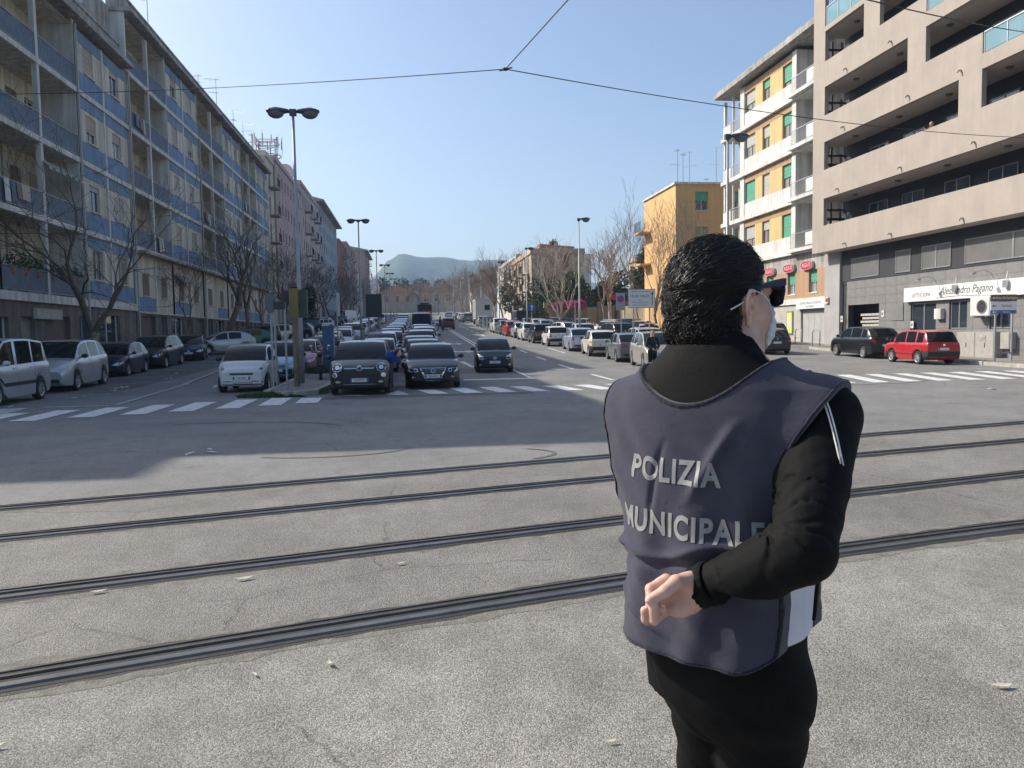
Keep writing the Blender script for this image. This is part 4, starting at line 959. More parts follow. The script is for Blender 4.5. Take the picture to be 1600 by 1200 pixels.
wh = ['by the end of the long blue block', 'before the cream balcony block', 'at the corner of the pink house', 'in front of the pink house', 'at the far half of the pink house', 'before the pale pink house', 'at the blue grey house', 'under the wide eave', 'past the wide eave', 'before the dull red house', 'by the rose coloured house', 'before the low cream house']
protos = []
for i, (y, ad) in enumerate(lft):
    lab = ad+' bare tree '+wh[i]
    if i < 4:
        t = bare_tree(lab, (-12.5+.3*(i % 2), y, zr(y)), 30+i, 2.2+.4*(i % 3), .16, 5, .13, (.45, .5, .55), (3, 3, 3, 3), 2.5, M_bark if i == 0 else M_barkd, lean=(.15*((i % 3)-1), .1), minr=.012); protos.append(t)
    else:
        t = copy_tree(protos[i % 4]); t.location = (-12.4, y, zr(y)); t.rotation_euler = (0, 0, i*1.3); t['label'] = lab; t.scale = (1.05,)*3
# right side
G = 'bare trees on the right side'
bare_tree('tall many stemmed bare tree rising in front of the orange block', (20.6, 63, zr(63)), 41, 2.2, .16, 5, .32, (.32, .4, .45), (4, 3, 3, 3), 3.9, M_barkd, group=G, minr=.011, scale=.80)
bare_tree('tall slender bare tree left of the orange block', (20.2, 66.5, zr(66)), 47, 4.0, .15, 5, .30, (.34, .42, .45), (4, 3, 3, 3), 3.6, M_barkp, M_twig, group=G, minr=.011, scale=.80)
bare_tree('thin straight bare tree close to the orange wall', (21.3, 60.5, zr(60)), 43, 3.6, .12, 5, .36, (.25, .35, .45), (3, 3, 3, 3), 3.3, M_barkd, group=G, minr=.01, scale=.86)
bare_tree('pale pollarded plane tree in front of the garden wall', (18.8, 71, zr(71)), 44, 2.8, .2, 5, .2, (.5, .45, .5), (4, 3, 3, 3), 2.2, M_barkp, M_twigr, group=G, minr=.01)
bare_tree('pale branching plane tree left of the lamp post, by the flowers', (15.0, 76, zr(76)), 45, 1.4, .2, 5, .2, (.5, .4, .5), (4, 3, 3, 3), 2.9, M_barkp, group=G, minr=.011)
rt = [(13.0, 96, 'slender pale bare tree before the beige house'), (12.6, 104, 'leafy looking thin bare tree left of the beige house'), (12.4, 113, 'pale thin bare tree by the white van'), (12.6, 122, 'reddish bare tree just beyond the white van'), (16.5, 84, 'twiggy brown bare tree above the bougainvillea'), (20.5, 80, 'brown bare tree behind the garden wall')]
protos2 = []
for i, (x, y, lab) in enumerate(rt):
    t = bare_tree(lab, (x, y, zr(y)), 60+i, 2.6, .13, 5, .22, (.35, .42, .5), (4, 3, 3, 3), 2.4, M_barkp if i < 3 else M_bark, M_twigr if i > 2 else M_twig, group=G, minr=.014); protos2.append(t)
fr = [(14, 135), (12, 146), (17, 158), (11.5, 168), (15, 178), (11, 190), (18, 200), (12, 212), (15, 225), (20, 238), (9, 245), (3, 252), (14, 258), (25, 262), (6, 268), (19, 275), (-2, 280), (11, 285), (-8, 286), (-5, 292), (1, 290), (5, 295), (8, 288), (13, 294), (17, 288), (22, 296), (27, 290), (31, 284)]
nm = ['first', 'second', 'third', 'fourth', 'fifth', 'sixth', 'seventh', 'eighth', 'ninth', 'tenth', 'eleventh', 'twelfth', 'thirteenth', 'fourteenth', 'fifteenth', 'sixteenth', 'seventeenth', 'eighteenth', 'nineteenth', 'twentieth', 'twenty first', 'twenty second', 'twenty third', 'twenty fourth', 'twenty fifth', 'twenty sixth', 'twenty seventh', 'last']
for i, (x, y) in enumerate(fr):
    t = copy_tree(protos2[3+i % 3]); t.location = (x, y, zr(y)); t.rotation_euler = (0, 0, i*.9); t.scale = (1.0+.1*(i % 3),)*3
    t['label'] = nm[i]+' reddish brown bare tree counted up the far avenue'; t['group'] = 'reddish bare trees massed at the far end of the avenue'
# ------------------------------------------------------------------ evergreen trees and shrubs
def leafy(name, label, cat, loc, lobes, m, n=2600, s=.14, group=None, trunk=True, seed=1, m2=None):
    t = thing(name, label, cat, loc, group=group); r = random.Random(seed); mb = MB()
    for k in range(n):
        c, R = lobes[r.randrange(len(lobes))]; 
        while True:
            u = Vector((r.uniform(-1, 1), r.uniform(-1, 1), r.uniform(-1, 1)))
            if u.length < 1: break
        u = u.normalized()*(u.length**.35)*r.uniform(.75, 1.08); p = Vector(c)+Vector((u.x*R[0], u.y*R[1], u.z*R[2]))
        if p.z < .05: continue
        a = Vector((r.gauss(0, 1), r.gauss(0, 1), r.gauss(0, 1))).normalized()*s*r.uniform(.6, 1.3); b = a.orthogonal().normalized().cross(a)*r.uniform(.35, .6)
        mb.cur = 1 if (m2 and r.random() < .35) else 0
        mb.add([p-a, p-b*1., p+a, p+b], [(0, 1, 2, 3)])
    mb.build('crown' if trunk else 'foliage', [m, m2 or m], t)
    b = MB(); b.tube([(0, 0, -.2), (0, .05, lobes[0][0][2])], [.14, .07], 6)
    for c, R in lobes[1:]: b.tube([(0, 0, lobes[0][0][2]*.4), tuple(c)], [.07, .03], 5)
    b.build('trunk' if trunk else 'stem', M_barkd, t)
    return t
L1 = mat('dark_evergreen', (.03, .06, .028), .8); L2 = mat('bright_evergreen', (.11, .17, .035), .75); L3 = mat('olive_green', (.075, .09, .04), .8); L4 = mat('magenta_flowers', (.55, .04, .22), .7); L5 = mat('yellowish_leaves', (.22, .19, .06), .8)
leafy('evergreen_tree', 'dark round evergreen tree left of the bright green bush', 'tree', P0(16.0, 90.5), [((0, 0, 3.6), (2.5, 2, 3.0)), ((-1, 0, 2), (1.8, 1.8, 1.8)), ((.9, 0, 2.2), (1.6, 1.6, 2))], L1, 4200, .2, seed=1)
leafy('evergreen_tree', 'bright green bushy tree behind the bougainvillea', 'tree', P0(18.6, 88), [((0, 0, 3.6), (2.6, 1.8, 2.4)), ((-1.4, 0, 2.8), (1.7, 1.5, 1.8)), ((1.6, 0, 2.8), (1.8, 1.5, 1.8)), ((0, 0, 5.0), (1.5, 1, 1.4))], L2, 6500, .18, seed=2, m2=L3)
leafy('evergreen_tree', 'dark spreading evergreen behind the garden wall, left of the tall bare trees', 'tree', P0(25.2, 88), [((0, 0, 4.2), (3.2, 2, 2.6)), ((2.5, 0, 3.6), (2.2, 2, 2.4)), ((-2.2, 0, 3.4), (2, 2, 2))], L1, 5000, .22, seed=3, m2=L3)
leafy('evergreen_tree', 'dark evergreen filling the gap beside the orange block', 'tree', P0(25.0, 78.5), [((0, 0, 4.5), (1.8, 2, 2.6)), ((-.3, 0, 7), (1.1, 1.2, 1.4)), ((1.4, 2, 3.4), (2, 2, 2.4))], L1, 4200, .2, seed=4, m2=L3)
leafy('evergreen_tree', 'brownish half bare tree with yellowing leaves above the bright bush', 'tree', P0(17.6, 96), [((0, 0, 6.4), (2.0, 2, 2)), ((1.4, 0, 5.6), (2, 2, 1.8)), ((-1.6, 0, 5.2), (1.5, 1.5, 1.5))], L5, 1700, .14, seed=5)
leafy('cypress_tree', 'dark pointed tree rising over the beige house', 'tree', P0(18.6, 99), [((0, 0, 9.4), (.8, .8, 1.6)), ((.3, 0, 8), (1.1, 1, 1.6)), ((0, 0, 6), (1.2, 1.2, 2.2))], L1, 1600, .18, seed=6)
leafy('bougainvillea', 'magenta bougainvillea spilling over the front garden wall', 'shrub', P0(17.9, 85.6), [((0, 0, 2.6), (1.3, .45, .55)), ((-1.2, 0, 2.45), (1.1, .4, .5)), ((1.1, 0, 2.6), (.9, .4, .6))], L4, 2800, .08, trunk=False, seed=7, m2=mat('pink_flowers', (.6, .12, .32), .7))
leafy('evergreen_tree', 'small olive green tree behind the blue arrow sign', 'tree', P0(13.4, 84), [((0, 0, 2.2), (1.2, 1.2, 1.1)), ((.5, 0, 1.5), (1.2, 1.2, 1))], L3, 1800, .12, seed=8, m2=L2)
leafy('evergreen_tree', 'greyish green tree under the thin bare trees at the beige house', 'tree', P0(13.2, 100), [((0, 0, 2.8), (1.3, 1.3, 1.3)), ((-.5, 0, 4.2), (1, 1, 1.2))], L3, 1500, .15, seed=9)
leafy('evergreen_tree', 'dark ivy covered bush beside the traffic light on the left', 'shrub', P0(-11.6, 93), [((0, 0, 2.2), (.9, .9, 1.6)), ((.1, 0, 3.8), (.8, .8, 1.6))], L1, 1600, .13, seed=10)
for i in range(6):
    leafy('evergreen_tree', 'rounded dark green tree in the far planting below the hills, '+['leftmost', 'second from left', 'third from left', 'third from right', 'second from right', 'rightmost'][i], 'tree', (-30+i*9, 345+i*3, 15), [((0, 0, 9), (4, 3, 3.4)), ((2, 0, 7), (3.6, 3, 3))], L1, 700, .6, seed=20+i, m2=L3)
# weeds on the island and along the kerbs
def weeds(name, label, loc, n, R, h, seed):
    r = random.Random(seed); mb = MB()
    for k in range(n):
        a = r.uniform(0, 6.28); q = math.sqrt(r.random()); x, y = math.cos(a)*q*R[0], math.sin(a)*q*R[1]; hh = h*r.uniform(.4, 1)*(1.1-q*.6)
        dx, dy = r.gauss(0, .05), r.gauss(0, .05); w = .02
        mb.add([(x-w, y, 0), (x+w, y, 0), (x+dx+w*.9, y+dy, hh*.7), (x+dx*1.8, y+dy*1.8, hh)], [(0, 1, 2, 3)])
    o = mb.build(name, mat('weed_green', (.07, .12, .03), .8), None, loc)
    return tag(o, label, 'weeds', kind='stuff')
weeds('weeds', 'green weeds at the left corner of the centre island kerb', (-3.7, 20.95, .0), 900, (.8, .22), .2, 1)
weeds('weeds', 'green weeds at the island kerb beside the dark car', (-2.55, 21.9, .0), 400, (.3, .5), .16, 2)
weeds('weeds', 'taller green weeds at the foot of the blue totem', (-3.35, 29.5, .17), 700, (.45, .5), .42, 3)
weeds('weeds', 'weeds along the front island kerb', (-3.1, 20.75, 0), 200, (.35, .08), .1, 4)
# ------------------------------------------------------------------ street lamps
M_pole = mat('galvanised_pole', (.36, .38, .40), .55, .3, noise=.2, nscale=1.5)
M_head = mat('lamp_head_dark', (.055, .065, .07), .5)
M_lens = mat('lamp_lens', (.10, .11, .11), .3)
def head_mesh():
    h = MB(); h.smooth = True
    # housing profile lofted along +x
    st = [(.10, .09, .05, .10), (.16, .11, .05, .13), (.40, .14, .02, .16), (.72, .13, .03, .15), (.84, .07, .06, .12)]
    v = []; n = 10
    for x, w, z0, z1 in st:
        for k in range(n):
            a = 2*math.pi*k/n; v.append((x, w*math.cos(a), (z0+z1)/2+(z1-z0)/2*math.sin(a)*1.1))
    f = [(i*n+k, i*n+(k+1) % n, (i+1)*n+(k+1) % n, (i+1)*n+k) for i in range(len(st)-1) for k in range(n)]+[tuple(range(n-1, -1, -1)), tuple(range(4*n, 5*n))]
    h.add(v, f); hm = h.mesh('lamp_head', [M_head])
    l = MB(); l.smooth = True; l.ball((.54, 0, .05), (.27, .13, .15), 12, 8); return hm, l.mesh('lens', [M_lens])
HM, LM = head_mesh()
HM.transform(Matrix.Diagonal((.92, 1.1, 1.25, 1))); LM.transform(Matrix.Diagonal((.92, 1.15, 1.15, 1)))
def lamp(label, x, y, h, double, group, near=False):
    t = thing('street_lamp', label, 'street lamp', (x, y, zr(y)+(.13 if x < 0 else 0)), group=group)
    b = MB(); b.smooth = True; b.tube([(0, 0, 0), (0, 0, 2.6), (0, 0, 2.62), (0, 0, h)], [.075, .07, .06, .04], 10); b.build('pole', M_pole, t)
    b = MB(); b.box(-.1, .1, -.07, .07, h-.02, h+.16); b.build('bracket', M_head, t)
    for s in ((0, math.pi) if double else (0,)):
        hd = obj('lamp_head', HM, None, t, (0, 0, h)); hd.rotation_euler = (0, 0, s); obj('lens', LM, None, hd)
    return t
LL = ['double headed lamp post on the centre island by the traffic light', 'second double headed lamp post, beyond the dark info board', 'third double headed lamp post along the avenue', 'fourth double headed lamp post along the avenue', 'fifth double headed lamp post along the avenue', 'sixth double headed lamp post, tiny before the hall', 'seventh double headed lamp post, farthest before the hall']
for i, y in enumerate((24.3, 54.5, 84, 113, 142, 171, 200)): lamp(LL[i], -3.3 if i == 0 else -3.3, y, 8.05 if i == 0 else 8.3, True, 'double headed lamp posts on the centre island')
LR = ['single headed lamp post behind the man, in front of the white block', 'single headed lamp post before the pollarded trees', 'single headed lamp post by the blue arrow sign', 'single headed lamp post by the thin pale trees', 'single headed lamp post near the white van', 'sixth single headed lamp post on the right', 'seventh single headed lamp post on the right', 'eighth single headed lamp post on the right']
for i, (x, y) in enumerate(((11.3, 26.6), (11.45, 51.6), (11.4, 75), (11.4, 98.5), (11.3, 122), (11.2, 145), (11.2, 169), (11.2, 194))): lamp(LR[i], x, y, [8.25, 8.25, 8.0, 8.0, 7.9, 8, 8, 8][i], False, 'single headed lamp posts on the right')
# ------------------------------------------------------------------ traffic light, posts and signs on the island
ZI = .13
tl = thing('traffic_light', 'traffic light with ochre back seen on the brown pole at the island tip', 'traffic light', (-3.25, 22.9, ZI))
b = MB(); b.tube([(0, 0, 0), (0, 0, 2.9)], .085, 10); b.build('pole', mat('brown_pole', (.20, .15, .10), .7, noise=.3, nscale=3), tl)
b = MB(); b.box(-.13, .13, -.14, .10, 1.98, 2.82); b.build('housing', mat('ochre_housing', (.20, .15, .045), .5), tl)
for k in range(3):
    b = MB(); b.smooth = True; z = 2.12+k*.28; b.lathe([(.1, .101), (.105, .22), (.1, .22), (.095, .101)], 12, (0, 0, z), 'y'); b.build('visor', M_black, tl)
b = MB(); b.box(.16, .36, -.12, .12, 1.98, 2.78); b.box(.13, .16, -.03, .03, 2.3, 2.4); b.build('side_housing', mat('dark_green_housing', (.02, .05, .035), .5), tl)
b = MB(); b.box(-.32, -.16, -.1, .1, 2.35, 2.75); b.box(-.2, -.13, -.03, .03, 2.5, 2.56); b.build('walk_signal', M_black, tl)
b = MB(); b.smooth = True; b.tube([(0, 0, 2.82), (0, 0, 2.98)], [.1, .06], 8); b.build('pole_cap', M_black, tl)
def post(label, x, y, h, r=.03, group='thin grey posts on the centre island'):
    t = thing('sign_post', label, 'post', (x, y, zr(y)+ZI), group=group); b = MB(); b.tube([(0, 0, 0), (0, 0, h)], r, 8); b.build('pole', M_pole, t); b = MB(); b.tube([(0, 0, h), (0, 0, h+.02)], r*1.2, 8); b.build('cap', M_black, t); return t
t = post('thin grey post carrying a dark round sign seen from behind', -4.0+.14, 22.6, 2.75)
b = MB(); b.lathe([(0, -.05), (.3, -.05), (.3, -.035), (0, -.035)], 20, (0, 0, 2.4), 'y'); q = b.build('round_sign', mat('sign_back', (.12, .14, .15), .6), t); q.scale = (.5, 1, 1)
post('thin grey post just right of the dark round sign', -3.83, 23.0, 2.55)
t = post('thin grey post left of the brown traffic light pole', -3.42, 22.2, 2.4)
b = MB(); b.box(-.3, .02, -.03, .03, 2.2, 2.42); b.build('side_box', M_black, t)
t = post('pair post with a narrow white sign beside the parked row', -3.42, 38, 3.3, .035)
b = MB(); b.box(-.02, .14, -.05, -.03, 2.1, 3.2); b.build('sign_plate', M_white, t)
bt = thing('info_totem', 'slim blue totem cabinet standing on the centre island', 'totem', (-3.02, 29.6, zr(29.6)+ZI))
M_tot = mat('totem_blue', (.06, .10, .19), .5, noise=.15, nscale=2)
b = MB(); b.box(-.2, .2, -.12, .12, 0, 1.68); b.build('body', M_tot, bt); b = MB(); b.box(-.24, .24, -.16, .16, 1.68, 1.74); b.build('cap', M_tot, bt); b = MB(); b.box(.201, .23, -.1, .1, .05, 1.65); b.build('side_trim', M_pole, bt)
ib = thing('info_board', 'dark electronic info board on two posts above the queue', 'sign', (-1.95, 44.2, zr(44)+.02))
b = MB(); b.box(-.4, .4, -.06, .12, 2.05, 3.3); b.build('board', mat('dark_screen', (.012, .02, .028), .35), ib)
for x in (-.3, .32): b = MB(); b.tube([(x, .15, 0), (x, .15, 3.3)], .045, 8); b.build('post', M_pole, ib)
b = MB(); b.box(-.44, -.4, -.08, .12, 2.03, 3.32); b.box(.4, .44, -.08, .12, 2.03, 3.32); b.box(-.4, .4, -.08, .12, 3.3, 3.34); b.build('frame', M_black, ib)
# right hand signs
M_sign = mat('sign_plate_white', (.68, .70, .72), .45)
cs = thing('direction_sign', 'large white direction sign with an upward arrow above the parked cars', 'sign', (12.6, 41.2, zr(41)), rad(-2))
b = MB(); b.box(-.72, .72, -.03, 0, 2.45, 3.42); b.build('plate', M_sign, cs); b = MB(); b.box(-.75, -.721, -.035, .01, 2.42, 3.45); b.box(.721, .75, -.035, .01, 2.42, 3.45); b.box(-.72, .72, -.035, .01, 3.421, 3.45); b.box(-.72, .72, -.035, .01, 2.42, 2.449); b.build('frame', M_metal, cs)
for x in (-.45, .45): b = MB(); b.tube([(x, .05, 0), (x, .05, 3.4)], .04, 8); b.build('post', M_pole, cs)
RF = (math.pi/2, 0, 0)
text_mesh('CENTRO REGIONALE', .115, cs, M_ink, (-.1, -.032, 3.31), RF, depth=.001); text_mesh('HELEN  KELLER', .19, cs, M_ink, (-.1, -.032, 3.07), RF, depth=.002, sx=.82)
text_mesh('DELLA', .07, cs, M_ink, (-.1, -.032, 2.86), RF, depth=.001); text_mesh('UNIONE ITALIANA CIECHI', .095, cs, M_ink, (-.1, -.032, 2.73), RF, depth=.001, sx=.85); text_mesh('SCUOLA CANI GUIDA', .095, cs, M_ink, (-.1, -.032, 2.58), RF, depth=.001, sx=.85)
b = MB(); b.box(.56, .6, -.034, -.031, 2.56, 3.15); b.add([(.5, -.034, 3.15), (.66, -.034, 3.15), (.58, -.034, 3.34)], [(0, 1, 2)]); b.build('arrow', M_ink, cs)
npk = thing('no_parking_sign', 'grey panel with a round blue and red no parking sign', 'sign', (12.1, 43.5, zr(43)))
b = MB(); b.box(-.32, .22, -.02, 0, 2.3, 3.3); b.build('panel', mat('grey_panel', (.30, .31, .33), .6), npk); b = MB(); b.tube([(0, .03, 0), (0, .03, 3.3)], .03, 6); b.build('post', M_pole, npk)
b = MB(); b.lathe([(0, -.03), (.2, -.03), (.2, -.021), (0, -.021)], 20, (-.05, 0, 2.95), 'y'); b.build('red_disc', mat('sign_red_paint', (.5, .03, .03), .4), npk)
b = MB(); b.lathe([(0, -.036), (.15, -.036), (.15, -.031), (0, -.031)], 20, (-.05, 0, 2.95), 'y'); b.build('blue_disc', mat('sign_blue', (.02, .07, .32), .4), npk)
b = MB(); b.add([(-.19, -.038, 3.07), (-.16, -.038, 3.1), (.09, -.038, 2.83), (.06, -.038, 2.80)], [(0, 1, 2, 3)]); b.build('red_bar', mat('sign_red_paint', (.5, .03, .03)), npk)
b = MB(); b.lathe([(0, -.03), (.16, -.03), (.16, -.021), (0, -.021)], 16, (-.46, 0, 3.05), 'y'); b.build('small_red_disc', mat('sign_red_paint', (.5, .03, .03)), npk)
ba = thing('direction_sign', 'round blue sign with white upward arrow on a post', 'sign', (11.25, 71, zr(71)))
b = MB(); b.tube([(0, .03, 0), (0, .03, 2.8)], .035, 6); b.build('post', M_pole, ba); b = MB(); b.lathe([(0, -.02), (.42, -.02), (.42, 0), (0, 0)], 24, (0, 0, 2.38), 'y'); b.build('blue_disc', mat('sign_blue', (.02, .07, .32)), ba)
b = MB(); b.box(-.05, .05, -.028, -.022, 2.1, 2.5); b.add([(-.17, -.028, 2.45), (.17, -.028, 2.45), (0, -.028, 2.68)], [(0, 1, 2)]); b.build('arrow', M_sign, ba)
post('thin grey post among the cars right of the bougainvillea', 12.3, 57, 2.8, .03, 'thin posts in the car park')
fs = thing('direction_sign', 'stacked brown, white and blue direction plates on two posts by the shop', 'sign', (22.75, 27.3, .13), rad(0))
for x in (-.3, .42): b = MB(); b.tube([(x, .03, 0), (x, .03, 2.6)], .04, 8); b.build('post', M_pole, fs)
for z0, z1, mm, tx, tm in ((2.36, 2.62, mat('sign_brown', (.13, .08, .06), .5), 'Area Archeologica', M_sign), (2.02, 2.345, M_sign, 'Farmacia', M_ink), (1.88, 2.01, mat('sign_blue2', (.06, .14, .45), .5), 'Policlinico', M_sign)):
    b = MB(); b.box(-.55, .55, -.03, 0, z0, z1); b.build('plate', mm, fs)
    text_mesh(tx, .15 if z1-z0 > .2 else .1, fs, tm, (.12, -.032, (z0+z1)/2), RF, depth=.001, sx=.8)
    b = MB(); b.add([(-.5, -.033, (z0+z1)/2), (-.42, -.033, (z0+z1)/2-.05), (-.42, -.033, (z0+z1)/2-.015), (-.3, -.033, (z0+z1)/2-.015), (-.3, -.033, (z0+z1)/2+.015), (-.42, -.033, (z0+z1)/2+.015), (-.42, -.033, (z0+z1)/2+.05)], [(0, 1, 2, 3, 4, 5, 6)]); b.build('arrow', tm, fs)
b = MB(); b.box(-.3, .42, .02, .045, .35, .4); b.build('cross_bar', M_pole, fs)
for k, y in enumerate((43.2, 41.2)):
    h = thing('bike_hoop', ['far grey metal hoop on the right pavement', 'near grey metal hoop on the right pavement'][k], 'hoop', (22.75, y, zr(y)+.13), group='metal hoops before the garage door')
    b = MB(); b.smooth = True; b.tube([(0, -.4, 0), (0, -.4, .75), (0, -.33, .88), (0, -.2, .93), (0, .2, .93), (0, .33, .88), (0, .4, .75), (0, .4, 0)], .03, 8); b.build('hoop', M_pole, h); b = MB(); b.tube([(0, -.4, .4), (0, .4, .4)], .02, 6); b.build('cross_bar', M_pole, h)
for k in range(4):
    t = thing('bollard', 'white barrier post before the far white van, '+['nearest', 'second', 'third', 'farthest'][k]+' of four', 'bollard', P0(8.5-.06*k, 78+k*3.2), group='white barrier posts by the parked row'); b = MB(); b.box(-.1, .1, -.06, .06, 0, 1.25); b.build('post', M_white, t); b = MB(); b.box(-.1, .1, -.061, .061, 1.26, 1.3); b.build('cap', M_metal, t)
nt_ = thing('news_kiosk_board', 'small red and white wall box above the grey garage sign', 'box', (24.5, 42.7, 3.0)); b = MB(); b.box(-.3, 0, -.15, .2, 0, .35); b.build('box', M_white, nt_); b = MB(); b.box(-.31, -.3, -.13, .1, .1, .3); b.build('red_panel', mat('sign_red_paint', (.5, .03, .03)), nt_)
# ------------------------------------------------------------------ overhead wires
M_wire = mat('wire_black', (.015, .015, .015), .6)
def sag(a, b_, s, n=14):
    a, b_ = Vector(a), Vector(b_); return [a.lerp(b_, i/n)-Vector((0, 0, s*4*(i/n)*(1-i/n))) for i in range(n+1)]
def wire(label, pts, r): o = MB().tube(pts, r, 5).build('overhead_wire', M_wire); return tag(o, label, 'wire', 'overhead tram span wires')
wire('span wire from the left block to the wire junction', sag((-14.3, 30.42, 10.4), (2.09, 16.21, 7.0), .12), .011)
wire('span wire from the junction to the right building', sag((2.09, 16.21, 7.0), (23.5, 27.36, 8.72), .25), .011)
wire('short span wire running from the junction up over the camera', sag((2.09, 16.21, 7.0), (5.2, 5.7, 8.3), .0), .011)
wire('thick wire crossing the top right corner', sag((2, 9.6, 6.6), (23.5, 27.5, 12.71), .15), .016)
wj = thing('wire_junction', 'small clamp where three overhead wires meet', 'clamp', (2.09, 16.21, 7.0)); b = MB(); b.ball((0, 0, 0), (.07, .05, .035), 8, 5); b.build('clamp', M_black, wj); b = MB(); b.tube([(-.12, .02, -.03), (.14, -.02, .03)], .016, 5); b.build('pin', M_black, wj)
# ------------------------------------------------------------------ litter and dry leaves
def leaf(label, x, y, L, rz, curl=.3, m=None):
    mb = MB(); mb.smooth = True; n = 6; v = []
    for i in range(n+1):
        t = i/n; w = L*.16*math.sin(math.pi*min(.97, max(.03, t))); zc = .012+L*curl*(t-.5)**2; xx = L*(t-.5); yy = L*.25*(t-.5)**2*2
        v += [(xx, yy-w, zc+w*.3), (xx, yy, zc), (xx, yy+w, zc+w*.4)]
    mb.add(v, [(3*i+a, 3*i+a+1, 3*i+a+4, 3*i+a+3) for i in range(n) for a in (0, 1)])
    o = mb.build('dry_leaf', m or mat('dry_leaf', (.50, .46, .36), .8), None, (x, y, .004)); o.rotation_euler = (0, 0, rz); return tag(o, label, 'leaf', 'dry curled leaves on the asphalt')
leaf('small curled pale leaf just below the nearest rail, left', -.75, 3.62, .05, 2.2); leaf('larger curled pale leaf below the nearest rail, centre left', -.42, 3.68, .075, -1.1, .8)
leaf('pale leaf lying low at the left edge of the foreground', -1.62, 3.12, .07, .2, .6); leaf('pale dry leaf at the right edge of the foreground', 2.50, 2.95, .10, -.1, .15)
leaf('thin pale leaf between the rails on the left', -1.95, 5.0, .10, .3); leaf('thin pale leaf close above the third rail', -1.1, 5.1, .12, .35); leaf('tiny pale leaf low in the centre foreground', .72, 2.78, .05, .1); leaf('pale leaf by the nearest rail right of centre', -.1, 5.25, .08, .4)
def scraps(name, label, pts, seed):
    r = random.Random(seed); mb = MB()
    for (x, y) in pts:
        for k in range(3):
            a = r.uniform(0, 3); s = r.uniform(.03, .11); c = Vector((x+r.gauss(0, .15), y+r.gauss(0, .15), zr(y)+.012)); u = Vector((math.cos(a), math.sin(a), r.uniform(-.1, .2)))*s; w = Vector((-math.sin(a), math.cos(a), r.uniform(-.1, .3)))*s*.6
            mb.add([c-u-w*.7, c+u-w, c+u*.8+w, c-u+w*.9], [(0, 1, 2, 3)])
    return tag(mb.build(name, mat('litter_white', (.55, .55, .53), .8)), label, 'litter', kind='stuff')
scraps('litter', 'white paper scraps in the gutter beside the left parked cars', [(-9.1, 22.5), (-8.9, 23.6), (-9.0, 24.8), (-9.2, 25.8), (-9.3, 26.2), (-9.4, 28), (-9.0, 30.2), (-9.5, 33), (-6.2, 25.6), (-7.4, 27), (-9.6, 20.0)], 4)
scraps('litter', 'tiny pale scraps scattered over the sunlit crossing', [(14, 17.5), (7.4, 14), (19, 19.5), (-3.0, 11), (4.8, 9.9)], 5)
# ------------------------------------------------------------------ cars
from mathutils.bvhtree import BVHTree
def paint(name, col, metal=.0, rough=.28): return mat('paint_'+name, col, rough, metal, spec=.5, coat=.5)
PC = {'white': paint('white', (.62, .62, .60)), 'silver': paint('silver', (.46, .47, .49), .35), 'grey': paint('grey', (.17, .18, .19), .4), 'darkgrey': paint('darkgrey', (.013, .015, .020), .15),
      'black': paint('black', (.008, .009, .011)), 'navy': paint('navy', (.012, .018, .045), .2), 'blue': paint('blue', (.03, .09, .25), .3), 'lightblue': paint('lightblue', (.25, .40, .50), .3),
      'red': paint('red', (.40, .012, .018)), 'darkred': paint('darkred', (.18, .015, .025)), 'pinkish': paint('pinkish', (.36, .20, .22), .3), 'green': paint('green', (.02, .13, .10), .2),
      'lilac': paint('lilac', (.36, .40, .52), .4), 'beigegrey': paint('beigegrey', (.42, .40, .35), .4), 'cream': paint('cream', (.62, .58, .46)), 'orangered': paint('orangered', (.62, .09, .03)), 'vanblue': paint('vanblue', (.10, .17, .28), .3)}
C_GL = mat('car_glass', (.010, .014, .016), .03, 0, spec=.32)
C_TY = mat('tyre_rubber', (.02, .02, .02), .85); C_PL = mat('black_plastic', (.022, .022, .024), .6)
C_RIM = mat('alloy_rim', (.50, .51, .52), .3, .7); C_RIMD = mat('steel_rim_dark', (.05, .05, .055), .5)
C_HL = mat('headlight_glass', (.62, .64, .66), .12, .25, spec=1, coat=1); C_TL = mat('tail_light_red', (.38, .012, .012), .18, coat=1); C_CH = mat('chrome', (.62, .63, .65), .15, .95)
C_PT = mat('plate_white', (.68, .69, .68), .5); C_PB = mat('plate_blue', (.02, .07, .40), .5); C_OR = mat('indicator_orange', (.6, .18, .02), .3)
C_IN = mat('headlight_bowl', (.06, .065, .07), .2, .5)
TYPES = {}
def ctype(name, L, W, H, hood, sc, st1, sr1, sr2, belt, deck, wins, r=.30, ax=(.82, .72), zbot=.19, bb=False, roofw=.77, nose=.8, tail=.86, steep=0, split=None):
    TYPES[name] = dict(L=L, W=W, H=H, hood=hood, sc=sc, st1=st1, sr1=sr1, sr2=sr2, belt=belt, deck=deck, wins=wins, r=r, ax=(ax[0], L-ax[1]), zbot=zbot, bb=bb, roofw=roofw, nose=nose, tail=tail, decals=[])
ctype('hatch', 3.95, 1.69, 1.48, (.70, .93), .98, 1.80, 3.30, 3.84, (.93, 1.02), 1.0, [(1.25, 2.12), (2.2, 3.0)])

